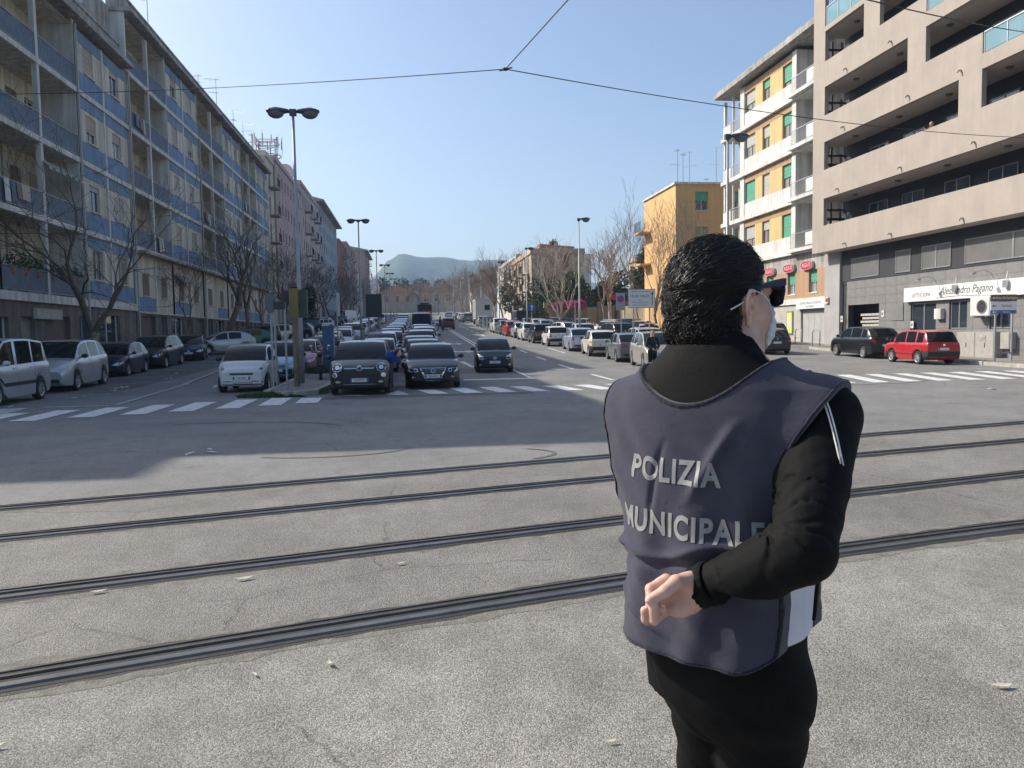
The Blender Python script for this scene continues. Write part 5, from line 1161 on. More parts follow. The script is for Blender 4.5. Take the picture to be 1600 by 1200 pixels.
ctype('boxy', 3.6, 1.60, 1.54, (.76, .96), .80, 1.40, 3.22, 3.52, (.95, 1.0), .98, [(1.05, 1.85), (1.93, 2.62), (2.72, 3.18)], bb=True, tail=.93)
ctype('seicento', 3.35, 1.52, 1.44, (.68, .90), .82, 1.50, 2.90, 3.26, (.90, .95), .93, [(1.1, 2.0), (2.08, 2.8)], r=.27, bb=True, ax=(.62, .55), tail=.92)
ctype('punto', 3.85, 1.66, 1.48, (.68, .92), .95, 1.75, 3.35, 3.76, (.92, 1.0), .98, [(1.25, 2.1), (2.18, 3.05)], bb=True)
ctype('mpv', 4.25, 1.78, 1.62, (.80, 1.04), .88, 1.78, 3.65, 4.16, (1.03, 1.10), 1.08, [(1.2, 2.2), (2.28, 3.2), (3.3, 3.72)], r=.32)
ctype('saloon', 4.75, 1.82, 1.46, (.74, .96), 1.20, 2.0, 3.35, 4.12, (.95, 1.0), 1.02, [(1.55, 2.42), (2.5, 3.35)], r=.33, ax=(.9, .98))
ctype('wagon', 4.5, 1.78, 1.50, (.73, .95), 1.15, 1.95, 3.85, 4.36, (.95, 1.02), 1.0, [(1.5, 2.35), (2.43, 3.25), (3.35, 4.0)], r=.32, ax=(.9, .85))
ctype('suv', 4.25, 1.80, 1.62, (.88, 1.04), 1.0, 1.80, 3.50, 4.08, (1.04, 1.12), 1.08, [(1.28, 2.2), (2.28, 3.2)], r=.35, zbot=.24, ax=(.86, .85), nose=.84)
ctype('city', 3.41, 1.62, 1.47, (.72, .95), .82, 1.62, 2.95, 3.34, (.95, 1.02), 1.0, [(1.1, 1.95), (2.03, 2.8)], r=.29, ax=(.68, .55))
ctype('smart', 2.69, 1.56, 1.54, (.80, 1.0), .52, 1.18, 2.25, 2.6, (1.0, 1.08), 1.06, [(.82, 1.72), (1.8, 2.2)], r=.29, ax=(.45, .42), nose=.84, tail=.92)
ctype('berlingo', 4.14, 1.72, 1.78, (.84, 1.08), .90, 1.55, 3.85, 4.04, (1.05, 1.12), 1.1, [(1.1, 1.95), (2.1, 3.0), (3.08, 3.8)], r=.31, roofw=.84, tail=.96)
ctype('van', 5.4, 1.98, 2.35, (1.05, 1.3), .85, 1.50, 5.15, 5.32, (1.28, 1.35), 1.3, [(1.1, 1.9)], r=.34, ax=(.95, 1.1), roofw=.85, tail=.97)
DEC = {
 'front_std': [('headlight', C_HL, 'f', [(.44, .60), (.72, .66), (.76, .78), (.66, .80), (.46, .72)], 1), ('grille', C_PL, 'f', [(-.34, .54), (.34, .54), (.40, .66), (-.40, .66)], 0), ('lower_intake', C_PL, 'f', [(-.5, .26), (.5, .26), (.45, .40), (-.45, .40)], 0)],
}
def poly_rect(x0, x1, z0, z1): return [(x0, z0), (x1, z0), (x1, z1), (x0, z1)]
def ell(cx, cz, a, b, n=18): return [(cx+a*math.cos(2*math.pi*i/n), cz+b*math.sin(2*math.pi*i/n)) for i in range(n)]
def wheel_mesh(r, w=.19, rim=C_RIM, dark=False):
    t = MB(); t.smooth = True
    t.lathe([(r*.66, -w/2), (r*.9, -w/2), (r*.985, -w/2+.02), (r, -w/4), (r, w/4), (r*.985, w/2-.02), (r*.9, w/2), (r*.66, w/2), (r*.62, w/2-.03)], 24, axis='x')
    m = MB(); m.lathe([(r*.66, w/2-.004), (r*.60, w/2-.012), (r*.58, w/2-.05)], 24, axis='x')
    m.cur = 1; m.lathe([(r*.60, w/2-.055), (0, w/2-.055)], 16, axis='x'); m.cur = 0
    for k in range(7):
        a = 2*math.pi*k/7; ca, sa = math.cos(a), math.sin(a); q = .028
        def P(rr_, o, x): return (x, ca*rr_-sa*o, sa*rr_+ca*o)
        m.add([P(r*.1, -q, w/2-.03), P(r*.1, q, w/2-.03), P(r*.61, q*1.3, w/2-.02), P(r*.61, -q*1.3, w/2-.02), P(r*.1, -q, w/2-.055), P(r*.1, q, w/2-.055), P(r*.61, q*1.3, w/2-.05), P(r*.61, -q*1.3, w/2-.05)], [(0, 1, 2, 3), (0, 4, 5, 1), (2, 6, 7, 3), (1, 5, 6, 2), (3, 7, 4, 0)])
    m.lathe([(.0, w/2-.022), (r*.14, w/2-.025), (r*.16, w/2-.05)], 12, axis='x')
    return t.mesh('tyre', [C_TY]), m.mesh('rim', [rim, C_PL])
def build_type(name):
    T = TYPES[name]; L, W, H = T['L'], T['W'], T['H']; hw = W/2; r = T['r']
    fs, rs_ = T['ax']; Ra = r+.065
    def wid(s): return hw*np.interp(s, [0, .05, .16, .4, .8, L-.7, L-.25, L-.06, L], [T['nose']*.93, T['nose'], .93 if T['nose'] < .9 else .95, .985, 1, 1, .985, T['tail']+(1-T['tail'])*.4, T['tail']])
    def zt(s):
        hf, hc = T['hood']
        base = np.interp(s, [0, .05, .17, T['sc']*.5, T['sc'], T['sr2'], L-.05, L], [hf-.17, hf-.07, hf, (hf+hc)/2+.045, T['belt'][0], T['belt'][1], T['deck'] if T['deck'] else T['belt'][1], T['deck']-.12])
        return base
    def zb(s):
        z = np.interp(s, [0, .06, .25, L-.3, L-.05, L], [.30, .22, T['zbot'], T['zbot'], .26, .34])
        for c in (fs, rs_):
            d = abs(s-c)
            if d < Ra: z = max(z, r+math.sqrt(max(0, Ra*Ra-d*d)))
        return z
    def ring(s):
        w, t, b = wid(s), zt(s), zb(s); t = max(t, b+.12); cr = .035 if s < T['sc'] else .01
        return [(w*.86, b), (w*.965, b+.012), (w*.995, b+(t-b)*.25), (w, b+(t-b)*.5), (w*.99, b+(t-b)*.74), (w*.965, t-.055), (w*.93, t-.012), (w*.72, t+cr*.7), (w*.3, t+cr)]
    ss = {0, .05, .1, .17, .3, T['sc'], L-.25, L-.1, L-.05, L}
    for c in (fs, rs_):
        for k in range(-5, 6): ss.add(c+Ra*math.sin(k*math.pi/10)*.9999)
        ss.add(c-Ra-.002); ss.add(c+Ra+.002)
    x = .3
    while x < L-.3: ss.add(x); x += .28
    ss = sorted(s for s in ss if 0 <= s <= L); o = [ss[0]]
    for s in ss[1:]:
        if s-o[-1] > .008: o.append(s)
    ss = o; ss[-1] = L
    v = []; n = 18
    for s in ss:
        R_ = ring(s); full = [(-x, z) for x, z in R_]+[(x, z) for x, z in reversed(R_)]
        v += [(x, s-L/2, z) for x, z in full]
    body = MB(); body.smooth = True; low = MB(); low.smooth = True
    fb = []; fl = []
    for i in range(len(ss)-1):
        for k in range(n):
            k2 = (k+1) % n; f = (i*n+k, (i+1)*n+k, (i+1)*n+k2, i*n+k2)
            seg = k if k < 9 else 16-k if k < 17 else -1
            mids = (ss[i]+ss[i+1])/2
            isb = T['bb'] and (mids < .42 or mids > L-.42) and seg in (0, 1, 2)
            (fl if isb else fb).append(f)
    fb.append(tuple(reversed(range(0, n)))); e = (len(ss)-1)*n; fb.append(tuple(range(e, e+n)))
    body.add(v, fb); 
    if fl: low.add([(p[0]*1.006, p[1]*1.002, p[2]) for p in v], fl)
    # greenhouse
    sc, st1, sr1, sr2 = T['sc']-.02, T['st1'], T['sr1'], T['sr2']
    gs = {sc, sc+(st1-sc)*.33, sc+(st1-sc)*.66, st1, (st1+sr1)/2, sr1, sr1+(sr2-sr1)*.5, sr2}
    for a, b in T['wins']: gs |= {a, b}
    gs = sorted(gs)
    def roof(s):
        return np.interp(s, [sc, sc+(st1-sc)*.33, sc+(st1-sc)*.66, st1, st1+.35, (st1+sr1)/2, sr1-.3, sr1, sr1+(sr2-sr1)*.5, sr2],
                         [zt(sc)-.005, zt(sc)+(H-zt(sc))*.40, zt(sc)+(H-zt(sc))*.74, H-.055, H-.012, H, H-.03, H-.085, zt(sr2)+(H-.085-zt(sr2))*.60, zt(sr2)+.01])
    def gring(s):
        b = zt(s)-.015; z = roof(s); wb = wid(s)*.925; f = max(0, min(1, (z-b)/(H-b))); wr = wb*(1-f)+(wb*T['roofw']/.87)*f if 0 else wb-(wb-hw*T['roofw'])*f
        zs = max(b+.004, z-.075); f2 = max(0, min(1, (zs-b)/(H-b))); ws = wb-(wb-hw*T['roofw'])*f2
        return [(wb, b), (ws, zs), (ws*.955, max(zs+.001, z-.022)), (ws*.5, z)]
    gv = []
    for s in gs:
        R_ = gring(s); gv += [(x, s-L/2, z) for x, z in [(-x, z) for x, z in R_]+[(x, z) for x, z in reversed(R_)]]
    parts = {'roofp': [], 'windscreen': [], 'rear_window': []}; sw = {}
    for i in range(len(gs)-1):
        m = (gs[i]+gs[i+1])/2
        for k in range(7):
            f = (i*8+k, (i+1)*8+k, (i+1)*8+k+1, i*8+k+1)
            if k in (0, 6):
                w_ = next((j for j, (a, b) in enumerate(T['wins']) if a < m < b), None)
                if w_ is None: parts['roofp'].append(f)
                else: sw.setdefault((w_, k), []).append(f)
            elif k in (1, 5): parts['roofp'].append(f)
            else: parts['windscreen' if m < st1 else 'rear_window' if m > sr1 else 'roofp'].append(f)
    def sub(fs_, inset=0):
        used = sorted({i for f in fs_ for i in f}); mp = {u: j for j, u in enumerate(used)}; mb = MB(); mb.smooth = True
        mb.add([gv[u] for u in used], [tuple(mp[i] for i in f) for f in fs_]); return mb
    b0 = len(body.v); body.add(gv, parts['roofp'])
    bm_ = body.mesh('body', [PC['white']]); 
    try: bm_.set_sharp_from_angle(angle=rad(38))
    except Exception: pass
    M_ = {'body': bm_}
    if fl: M_['bumper'] = low.mesh('bumper', [C_PL])
    M_['windscreen'] = sub(parts['windscreen']).mesh('windscreen', [C_GL]); M_['rear_window'] = sub(parts['rear_window']).mesh('rear_window', [C_GL])
    M_['side'] = [sub(f).mesh('side_window', [C_GL]) for f in sw.values()]
    ty, rm = wheel_mesh(r); M_['tyre'], M_['rim'] = ty, rm
    # surface to project lights, grilles and trims on
    sv = list(v)+list(gv); sf = [tuple(f) for f in fb+fl]+[tuple(len(v)+i for i in f) for fs_ in [parts['roofp'], parts['windscreen'], parts['rear_window']]+list(sw.values()) for f in fs_]
    bvh = BVHTree.FromPolygons([Vector(p) for p in sv], sf)
    def decal(nm, m, side, poly, off=.006, step=.12):
        bm = bmesh.new(); vs = [bm.verts.new((a, b, 0)) for a, b in poly]; bm.faces.new(vs)
        xs = [a for a, b in poly]; zs = [b for a, b in poly]
        for ax, lo, hi in ((0, min(xs), max(xs)), (1, min(zs), max(zs))):
            q = lo+step
            while q < hi-.01:
                no = (1, 0, 0) if ax == 0 else (0, 1, 0); co = (q, 0, 0) if ax == 0 else (0, q, 0)
                bmesh.ops.bisect_plane(bm, geom=bm.verts[:]+bm.edges[:]+bm.faces[:], plane_co=co, plane_no=no); q += step
        ds = {'f': Vector((0, 1, 0)), 'r': Vector((0, -1, 0)), 's': Vector((-1, 0, 0)), 'S': Vector((1, 0, 0))}[side]
        for vt in bm.verts:
            a, b = vt.co.x, vt.co.y
            org = Vector((a, -5, b)) if side == 'f' else Vector((a, 5, b)) if side == 'r' else Vector((3, a, b)) if side == 's' else Vector((-3, a, b))
            h = bvh.ray_cast(org, ds)
            if h[0] is None: h = bvh.find_nearest(org); 
            vt.co = h[0]-ds*off
        ed = [e for e in bm.edges if e.is_boundary]
        g = bmesh.ops.extrude_edge_only(bm, edges=ed); 
        for e in g['geom']:
            if isinstance(e, bmesh.types.BMVert): e.co += ds*(off+.01)
        bmesh.ops.recalc_face_normals(bm, faces=bm.faces)
        me = bpy.data.meshes.new(nm); bm.to_mesh(me); bm.free(); me.materials.append(m)
        for p in me.polygons: p.use_smooth = True
        try: me.set_sharp_from_angle(angle=rad(40))
        except Exception: pass
        return me
    M_['decal'] = decal
    # mirrors, handles, seams
    mz = T['belt'][0]+.02; my = T['wins'][0][0]+.02-L/2
    mi = MB(); mi.smooth = True; mi.ball((wid(1.2)+.10, my, mz+.05), (.105, .06, .075), 10, 6); mi.tube([(wid(1.2)*.92, my, mz-.01), (wid(1.2)+.06, my, mz+.03)], .022, 5); M_['mirror_r'] = mi.mesh('mirror', [PC['white']])
    mi = MB(); mi.smooth = True; mi.ball((-wid(1.2)-.10, my, mz+.05), (.105, .06, .075), 10, 6); mi.tube([(-wid(1.2)*.92, my, mz-.01), (-wid(1.2)-.06, my, mz+.03)], .022, 5); M_['mirror_l'] = mi.mesh('mirror', [PC['white']])
    M_['T'] = T; M_['dec'] = {}
    M_['meta'] = (v, gv); 
    # low detail single mesh: paint, glass, dark, light, red
    lo = MB(); lo.smooth = True; lo.cur = 0; lo.add(v, fb)
    if fl: lo.cur = 2; lo.add(v, fl)
    lo.cur = 0; lo.add(gv, parts['roofp']); lo.cur = 1
    for fs_ in [parts['windscreen'], parts['rear_window']]+list(sw.values()): lo.add(gv, fs_)
    lo.cur = 2
    for c in (fs, rs_):
        for sx in (-1, 1): lo.lathe([(0, .09), (r, .09), (r, -.09), (0, -.09)], 12, (sx*(hw-.12), c-L/2, r), 'x')
    for sx in (-1, 1):
        lo.cur = 3; lo.ball((sx*hw*.74, -L/2+.10, T['hood'][0]-.06), (.15, .10, .08), 8, 5)
        lo.cur = 4; lo.ball((sx*hw*.82, L/2-.06, T['belt'][1]-.12), (.09, .07, .16), 8, 5)
        lo.cur = 3; lo.lathe([(0, sx*.1), (r*.62, sx*.1)], 10, (sx*(hw-.115), fs-L/2, r), 'x'); lo.lathe([(0, sx*.1), (r*.62, sx*.1)], 10, (sx*(hw-.115), rs_-L/2, r), 'x')
    lo.cur = 2; lo.box(-.35, .35, -L/2-.012, -L/2+.02, T['hood'][0]-.3, T['hood'][0]-.2)
    lo.cur = 5; lo.box(-.26, .26, -L/2-.015, -L/2+.01, .42, .52); lo.box(-.26, .26, L/2-.01, L/2+.012, .62, .73)
    M_['lo'] = lo.mesh('body', [PC['white'], C_GL, C_PL, C_HL, C_TL, C_PT])
    try: M_['lo'].set_sharp_from_angle(angle=rad(38))
    except Exception: pass
    return M_
CT = {}
def car(kind, color, x, y, rz, label, detail='hi', group=None, front=None, rear=None, plate=None, rim=C_RIM, name='parked_car', cat='car', extra=None, sc=.89):
    if kind not in CT: CT[kind] = build_type(kind)
    M_ = CT[kind]; T = M_['T']; L = T['L']; hw = T['W']/2; r = T['r']; p = PC[color]
    dy = math.cos(rz); sl = (zr(y+1)-zr(y-1))/2
    t = thing(name, label, cat, (x, y, zr(y)+(.0)), rz, group); t.rotation_mode = 'ZYX' if 0 else 'XYZ'
    t.scale = (sc, sc, sc)
    # tilt with the slope
    t.rotation_euler = (math.atan(sl)*math.cos(rz), math.atan(sl)*math.sin(rz)*-1 if 0 else 0, rz)
    if detail == 'lo':
        b = bpy.data.objects.new('body', M_['lo']); COL.objects.link(b); b.parent = t; b.material_slots[0].link = 'OBJECT'; b.material_slots[0].material = p; return t
    body = obj('body', M_['body'], None, t); body.material_slots[0].link = 'OBJECT'; body.material_slots[0].material = p
    if 'bumper' in M_: obj('bumper', M_['bumper'], None, t)
    obj('windscreen', M_['windscreen'], None, t); obj('rear_window', M_['rear_window'], None, t)
    for s in M_['side']: obj('side_window', s, None, t)
    for c in T['ax']:
        for sx in (-1, 1):
            w = obj('tyre', M_['tyre'], None, t, (sx*(hw-.105), c-L/2, r)); w.rotation_euler = (0, 0, 0 if sx > 0 else math.pi)
            q = obj('rim', M_['rim'], None, w)
            if rim is not C_RIM: q.material_slots[0].link = 'OBJECT'; q.material_slots[0].material = rim
    for k in ('mirror_l', 'mirror_r'):
        m = obj('mirror', M_[k], None, t); m.material_slots[0].link = 'OBJECT'; m.material_slots[0].material = C_PL if color in ('silver', 'white', 'cream', 'red', 'lightblue') and kind in ('mpv', 'boxy', 'seicento', 'punto', 'smart') else p
    hf, hc = T['hood']; bz = T['belt'][1]
    D = []
    # generic front
    if front is None:
        zc = hf-.13
        D += [('headlight', C_HL, 'f', [(.40*hw/.85, zc-.04), (.60*hw/.85, zc-.06), (.80*hw/.85, zc+.02), (.80*hw/.85, zc+.10), (.62*hw/.85, zc+.08)], 1),
              ('grille', C_PL, 'f', [(-.30, zc-.05), (.30, zc-.05), (.34, zc+.03), (-.34, zc+.03)], 0), ('lower_intake', C_PL, 'f', [(-.5, .27), (.5, .27), (.42, .41), (-.42, .41)], 0),
              ('badge', C_CH, 'f', ell(0, zc-.0, .045, .035, 12), 0)]
    else: D += front
    if rear is None:
        D += [('tail_light', C_TL, 'r', [(hw*.66, bz-.30), (hw*.86, bz-.30), (hw*.84, bz-.03), (hw*.72, bz-.05)], 1), ('badge', C_CH, 'r', ell(0, bz-.10, .045, .04, 12), 0)]
    else: D += rear
    if T['bb']: D += [('rear_bumper', C_PL, 'r', poly_rect(-hw*.90, hw*.90, .36, .58), 0), ('front_bumper', C_PL, 'f', poly_rect(-hw*.80, hw*.80, .32, .50), 0)]
    if not T['bb']: D += [('rear_bumper_trim', C_PL, 'r', poly_rect(-.55, .55, .34, .44), 0)]
    # seams and handles on both sides
    doors = sorted({T['wins'][0][0]-.18, T['wins'][0][1]+.04, (T['wins'][1][1]+.03) if len(T['wins']) > 1 else T['wins'][0][1]+.9})
    if kind in ('smart', 'seicento'): doors = doors[:2]
    for s in doors:
        D.append(('door_gap', C_PL, 's', poly_rect(s-L/2-.006, s-L/2+.006, T['zbot']+.14, T['belt'][0]-.03), 2))
    for s in doors[1:]: D.append(('door_handle', p if color not in ('white',) else p, 's', poly_rect(s-L/2-.24, s-L/2-.10, bz-.17, bz-.14), 2))
    if extra: D += extra
    for it in D:
        nm, m, side, poly, mir = it[:5]; off = it[5] if len(it) > 5 else (.008 if nm != 'door_gap' else .0015)
        if nm == 'door_handle': off = .02
        key = (nm, side, tuple(poly))
        if key not in M_['dec']: M_['dec'][key] = M_['decal'](nm, m, side, poly, off)
        o = obj(nm, M_['dec'][key], None, t)
        if nm == 'door_handle': o.material_slots[0].link = 'OBJECT'; o.material_slots[0].material = p
        if mir == 1:
            k2 = key+('m',)
            if k2 not in M_['dec']: M_['dec'][k2] = M_['decal'](nm, m, side, [(-a, b) for a, b in reversed(poly)], off)
            obj(nm, M_['dec'][k2], None, t)
        if mir == 2:
            k2 = key+('S',)
            if k2 not in M_['dec']: M_['dec'][k2] = M_['decal'](nm, m, 'S', poly, off)
            o = obj(nm, M_['dec'][k2], None, t)
            if nm == 'door_handle': o.material_slots[0].link = 'OBJECT'; o.material_slots[0].material = p
    # plates
    def plate_(fr, z, txt):
        k2 = ('plate', fr, z)
        if k2 not in M_['dec']: M_['dec'][k2] = M_['decal']('number_plate', C_PT, 'f' if fr else 'r', poly_rect(-.26, .26, z-.055, z+.055), .022, 1.)
        q = obj('number_plate', M_['dec'][k2], None, t)
        ys = min((vv.co.y for vv in M_['dec'][k2].vertices)) if fr else max((vv.co.y for vv in M_['dec'][k2].vertices))
        b = MB(); yy = ys-.002 if fr else ys+.002
        b.box(-.258, -.215, min(yy, yy-.002*(1 if fr else -1)), max(yy, yy+.001), z-.053, z+.053); b.box(.215, .258, min(yy, yy-.002), max(yy, yy+.001), z-.053, z+.053); b.build('blue_band', C_PB, q)
        if txt: text_mesh(txt, .10, q, M_ink, (0, yy-.003, z), (math.pi/2, 0, 0) if fr else (math.pi/2, 0, math.pi), depth=.001, sx=.78)
    if detail == 'hi':
        plate_(True, T.get('pz', .47), plate); plate_(False, .70 if kind not in ('saloon', 'wagon') else .75, plate if rear else None)
        b = MB(); y0_ = T['sc']-L/2-.03; z0_ = T['belt'][0]
        f = (T['H']-z0_)/(T['st1']-T['sc'])
        for sx in (-.5, .12): b.tube([(sx*hw, y0_, z0_+.03), (sx*hw+.42, y0_+.12, z0_+.15)], .009, 4)
        b.build('wiper', C_PL, t)
    return t
PI = math.pi
# --- hero cars facing the crossing
zc = .80
TYPES['saloon']['pz'] = .425
x500 = car('suv', 'darkgrey', -1.33, 22.4, 0, 'dark grey crossover with round headlights and a chrome bar, first in the left queue', plate='FJ107FW', group='cars queueing at the crossing', name='car', front=[
    ('headlight_bezel', C_CH, 'f', ell(.64, .84, .145, .125), 1), ('headlight', C_IN, 'f', ell(.64, .84, .118, .10), 1, .014), ('headlight_lens', C_HL, 'f', ell(.635, .84, .062, .06), 1, .02),
    ('lower_light', C_HL, 'f', ell(.70, .62, .075, .065), 1), ('fog_lamp_trim', C_CH, 'f', ell(.62, .42, .08, .035, 12), 1), ('chrome_bar', C_CH, 'f', [(-.42, .795), (.42, .795), (.44, .835), (-.44, .835)], 0, .014),
    ('badge', C_CH, 'f', ell(0, .815, .085, .08), 0, .03), ('badge_face', mat('badge_dark', (.10, .02, .03), .3), 'f', ell(0, .815, .065, .06), 0, .034),
    ('grille', C_PL, 'f', [(-.40, .70), (.40, .70), (.36, .76), (-.36, .76)], 0), ('lower_intake', C_PL, 'f', [(-.42, .36), (.42, .36), (.55, .56), (-.55, .56)], 0), ('lower_trim', C_PL, 'f', poly_rect(-.72, .72, .27, .34), 0), ('skid_lip', C_CH, 'f', [(-.45, .34), (.45, .34), (.47, .355), (-.47, .355)], 0, .014)])
pas = car('saloon', 'black', .64, 24.4, 0, 'black saloon with a large chrome framed shield grille, first in the right queue lane', plate='MJ06 EGP', group='cars queueing at the crossing', name='car', front=[
    ('headlight', C_HL, 'f', [(.46, .57), (.72, .56), (.80, .60), (.80, .69), (.50, .68)], 1), ('headlight_bowl', C_IN, 'f', ell(.56, .62, .042, .036, 12), 1, .012), ('headlight_bowl', C_IN, 'f', ell(.68, .625, .042, .036, 12), 1, .012),
    ('grille_frame', C_CH, 'f', [(-.24, .27), (.24, .27), (.30, .42), (.44, .70), (-.44, .70), (-.30, .42)], 0), ('grille', C_PL, 'f', [(-.28, .49), (.28, .49), (.385, .675), (-.385, .675)], 0, .014), ('lower_grille', C_PL, 'f', [(-.21, .295), (.21, .295), (.25, .36), (-.25, .36)], 0, .014),
    ('grille_bar', C_CH, 'f', poly_rect(-.35, .35, .625, .634), 0, .019), ('grille_bar', C_CH, 'f', poly_rect(-.32, .32, .555, .564), 0, .019), ('badge', C_CH, 'f', ell(0, .60, .075, .072), 0, .03), ('badge_face', mat('badge_blue', (.03, .04, .07), .3), 'f', ell(0, .60, .06, .058), 0, .033), ('fog_lamp', C_HL, 'f', ell(.62, .40, .06, .03, 12), 1), ('lower_intake', C_PL, 'f', [(.40, .34), (.74, .34), (.72, .45), (.42, .45)], 1)])
text_mesh('V', .075, pas, C_CH, (0, -2.435, .62), (PI/2, 0, 0), 'emblem'); text_mesh('W', .075, pas, C_CH, (0, -2.435, .58), (PI/2, 0, 0), 'emblem')
ayg = car('city', 'black', 3.25, 30.6, rad(-3), 'small black city car with big pale headlights driving off the centre of the road', plate='EB 412', name='car', rim=C_RIMD, front=[
    ('headlight', C_HL, 'f', [(.46, .62), (.60, .58), (.74, .66), (.78, .84), (.66, .80), (.50, .72)], 1), ('lower_intake', C_PL, 'f', [(-.46, .26), (.46, .26), (.60, .50), (.30, .56), (-.30, .56), (-.60, .50)], 0), ('badge', C_CH, 'f', ell(0, .64, .09, .055), 0, .014), ('badge_face', C_PL, 'f', ell(0, .64, .068, .036), 0, .018), ('badge_ring', C_CH, 'f', ell(0, .64, .022, .05, 10), 0, .022), ('fog_lamp', C_HL, 'f', ell(.62, .36, .05, .04, 10), 1)])
sma = car('smart', 'white', -4.76, 23.95, 0, 'short white two seater microcar parked by the island tip', plate='DK 870', front=[
    ('headlight', C_HL, 'f', [(.42, .70), (.50, .66), (.72, .76), (.74, .88), (.60, .84)], 1), ('headlight_bowl', C_IN, 'f', ell(.60, .77, .05, .045, 12), 1, .012), ('grille', C_PL, 'f', [(-.34, .57), (.34, .57), (.38, .63), (-.38, .63)], 0), ('lower_trim', C_PL, 'f', [(-.70, .25), (.70, .25), (.68, .37), (.34, .38), (.28, .33), (-.28, .33), (-.34, .38), (-.68, .37)], 0), ('badge', C_CH, 'f', ell(0, .76, .04, .03, 10), 0, .012)], group='cars parked beside the centre island')
TYPES['smart']['pz'] = .45; 
GI = 'cars parked beside the centre island'
car('boxy', 'lightblue', -4.5, 28.3, rad(2), 'light blue boxy hatchback with roof bars behind the white microcar', group=GI)
car('hatch', 'pinkish', -4.45, 33.0, 0, 'dusty pink hatchback behind the light blue boxy car', group=GI)
car('hatch', 'darkgrey', -4.0, 38.6, rad(4), 'dark grey hatchback with a wide black grille parked at an angle by the blue totem', group=GI, front=[
    ('headlight', C_HL, 'f', [(.40, .60), (.74, .66), (.74, .78), (.5, .70)], 1), ('grille', C_PL, 'f', [(-.5, .38), (.5, .38), (.56, .56), (-.56, .56)], 0), ('badge', C_CH, 'f', ell(0, .61, .05, .06, 12), 0, .014)])
q0 = [(-4.5, 44.5, 'silver', 'hatch'), (-4.2, 49.5, 'white', 'hatch'), (-4.6, 54.5, 'grey', 'wagon'), (-4.3, 60, 'silver', 'mpv'), (-4.5, 65, 'darkgrey', 'hatch'), (-4.4, 70, 'white', 'hatch'), (-4.5, 76, 'blue', 'hatch'), (-4.4, 82, 'silver', 'wagon'), (-4.5, 88, 'navy', 'hatch'), (-4.4, 95, 'grey', 'hatch'), (-4.4, 102, 'silver', 'hatch'), (-4.4, 110, 'darkgrey', 'hatch'), (-4.4, 119, 'white', 'berlingo'), (-4.4, 128, 'navy', 'hatch')]
ordn = ['first', 'second', 'third', 'fourth', 'fifth', 'sixth', 'seventh', 'eighth', 'ninth', 'tenth', 'eleventh', 'twelfth', 'thirteenth', 'fourteenth', 'fifteenth', 'sixteenth', 'seventeenth', 'eighteenth']
kn = {'hatch': 'hatchback', 'mpv': 'people carrier', 'wagon': 'estate car', 'boxy': 'boxy hatchback', 'seicento': 'tiny boxy car', 'punto': 'hatchback', 'saloon': 'saloon', 'suv': 'crossover', 'city': 'city car', 'berlingo': 'tall family van', 'van': 'panel van', 'smart': 'microcar'}
def cname(c): return {'darkgrey': 'dark grey', 'lightblue': 'light blue', 'darkred': 'dark red', 'beigegrey': 'warm silver', 'vanblue': 'slate blue'}.get(c, c)
for i, (x, y, c, k) in enumerate(q0):
    car(k, c, x, y, 0, '%s %s, %s in the parked row beside the island past the blue totem' % (cname(c), kn[k], ordn[i]), 'hi' if y < 46 else ('mid' if y < 80 else 'lo'), GI)
# queue lane 1 behind the crossover
q1 = [(-1.45, 27.6, 'silver', 'wagon'), (-1.25, 32.4, 'white', 'hatch'), (-1.3, 37.6, 'silver', 'mpv'), (-1.0, 43.2, 'grey', 'hatch'), (-1.1, 48.6, 'blue', 'hatch'), (-1.0, 54.5, 'pinkish', 'hatch'), (-.9, 60.5, 'silver', 'wagon'), (-.9, 66.5, 'grey', 'hatch'), (-.8, 73, 'silver', 'hatch'), (-.8, 80, 'darkgrey', 'hatch'), (-.7, 87, 'white', 'hatch'), (-.7, 95, 'navy', 'suv'), (-.7, 104, 'white', 'berlingo')]
for i, (x, y, c, k) in enumerate(q1):
    car(k, c, x, y, 0, '%s %s, %s behind the crossover in the left queue' % (cname(c), kn[k], ordn[i]), 'hi' if y < 40 else ('mid' if y < 75 else 'lo'), 'cars queueing at the crossing', name='car')
q2 = [(.50, 30.3, 'darkgrey', 'hatch'), (.42, 34.9, 'navy', 'wagon'), (.6, 40.6, 'beigegrey', 'suv'), (.85, 46.3, 'lightblue', 'mpv'), (.9, 52.2, 'white', 'hatch'), (.85, 57.8, 'silver', 'hatch')]
for i, (x, y, c, k) in enumerate(q2):
    car(k, c, x, y, 0, '%s %s, %s behind the black saloon in the right queue' % (cname(c), kn[k], ordn[i]), 'hi' if y < 42 else 'mid', 'cars queueing at the crossing', name='car')
car('van', 'vanblue', 1.0, 66.5, 0, 'slate blue panel van near the end of the right queue', 'mid', 'cars queueing at the crossing', name='van', cat='van')
for i, (x, y, c, k) in enumerate([(.9, 76, 'silver', 'hatch'), (.9, 83, 'grey', 'hatch'), (1.0, 91, 'white', 'wagon')]): car(k, c, x, y, 0, '%s %s hidden mostly behind the slate blue van, %s' % (cname(c), kn[k], ordn[i]), 'lo', 'cars queueing at the crossing', name='car')
car('city', 'darkred', 4.35, 88.5, PI, 'dark red small car driving away beside a walking pedestrian', 'mid', name='car')
far = [(8.0, 150, 'white', 'suv', 'white crossover stopped right of the far bus'), (10.4, 155, 'grey', 'hatch', 'grey car beside the far white crossover'), (13.2, 158, 'orangered', 'hatch', 'orange red car far off at the end of the avenue'), (11.8, 150, 'cream', 'hatch', 'pale car far off between the grey and the orange red ones')]
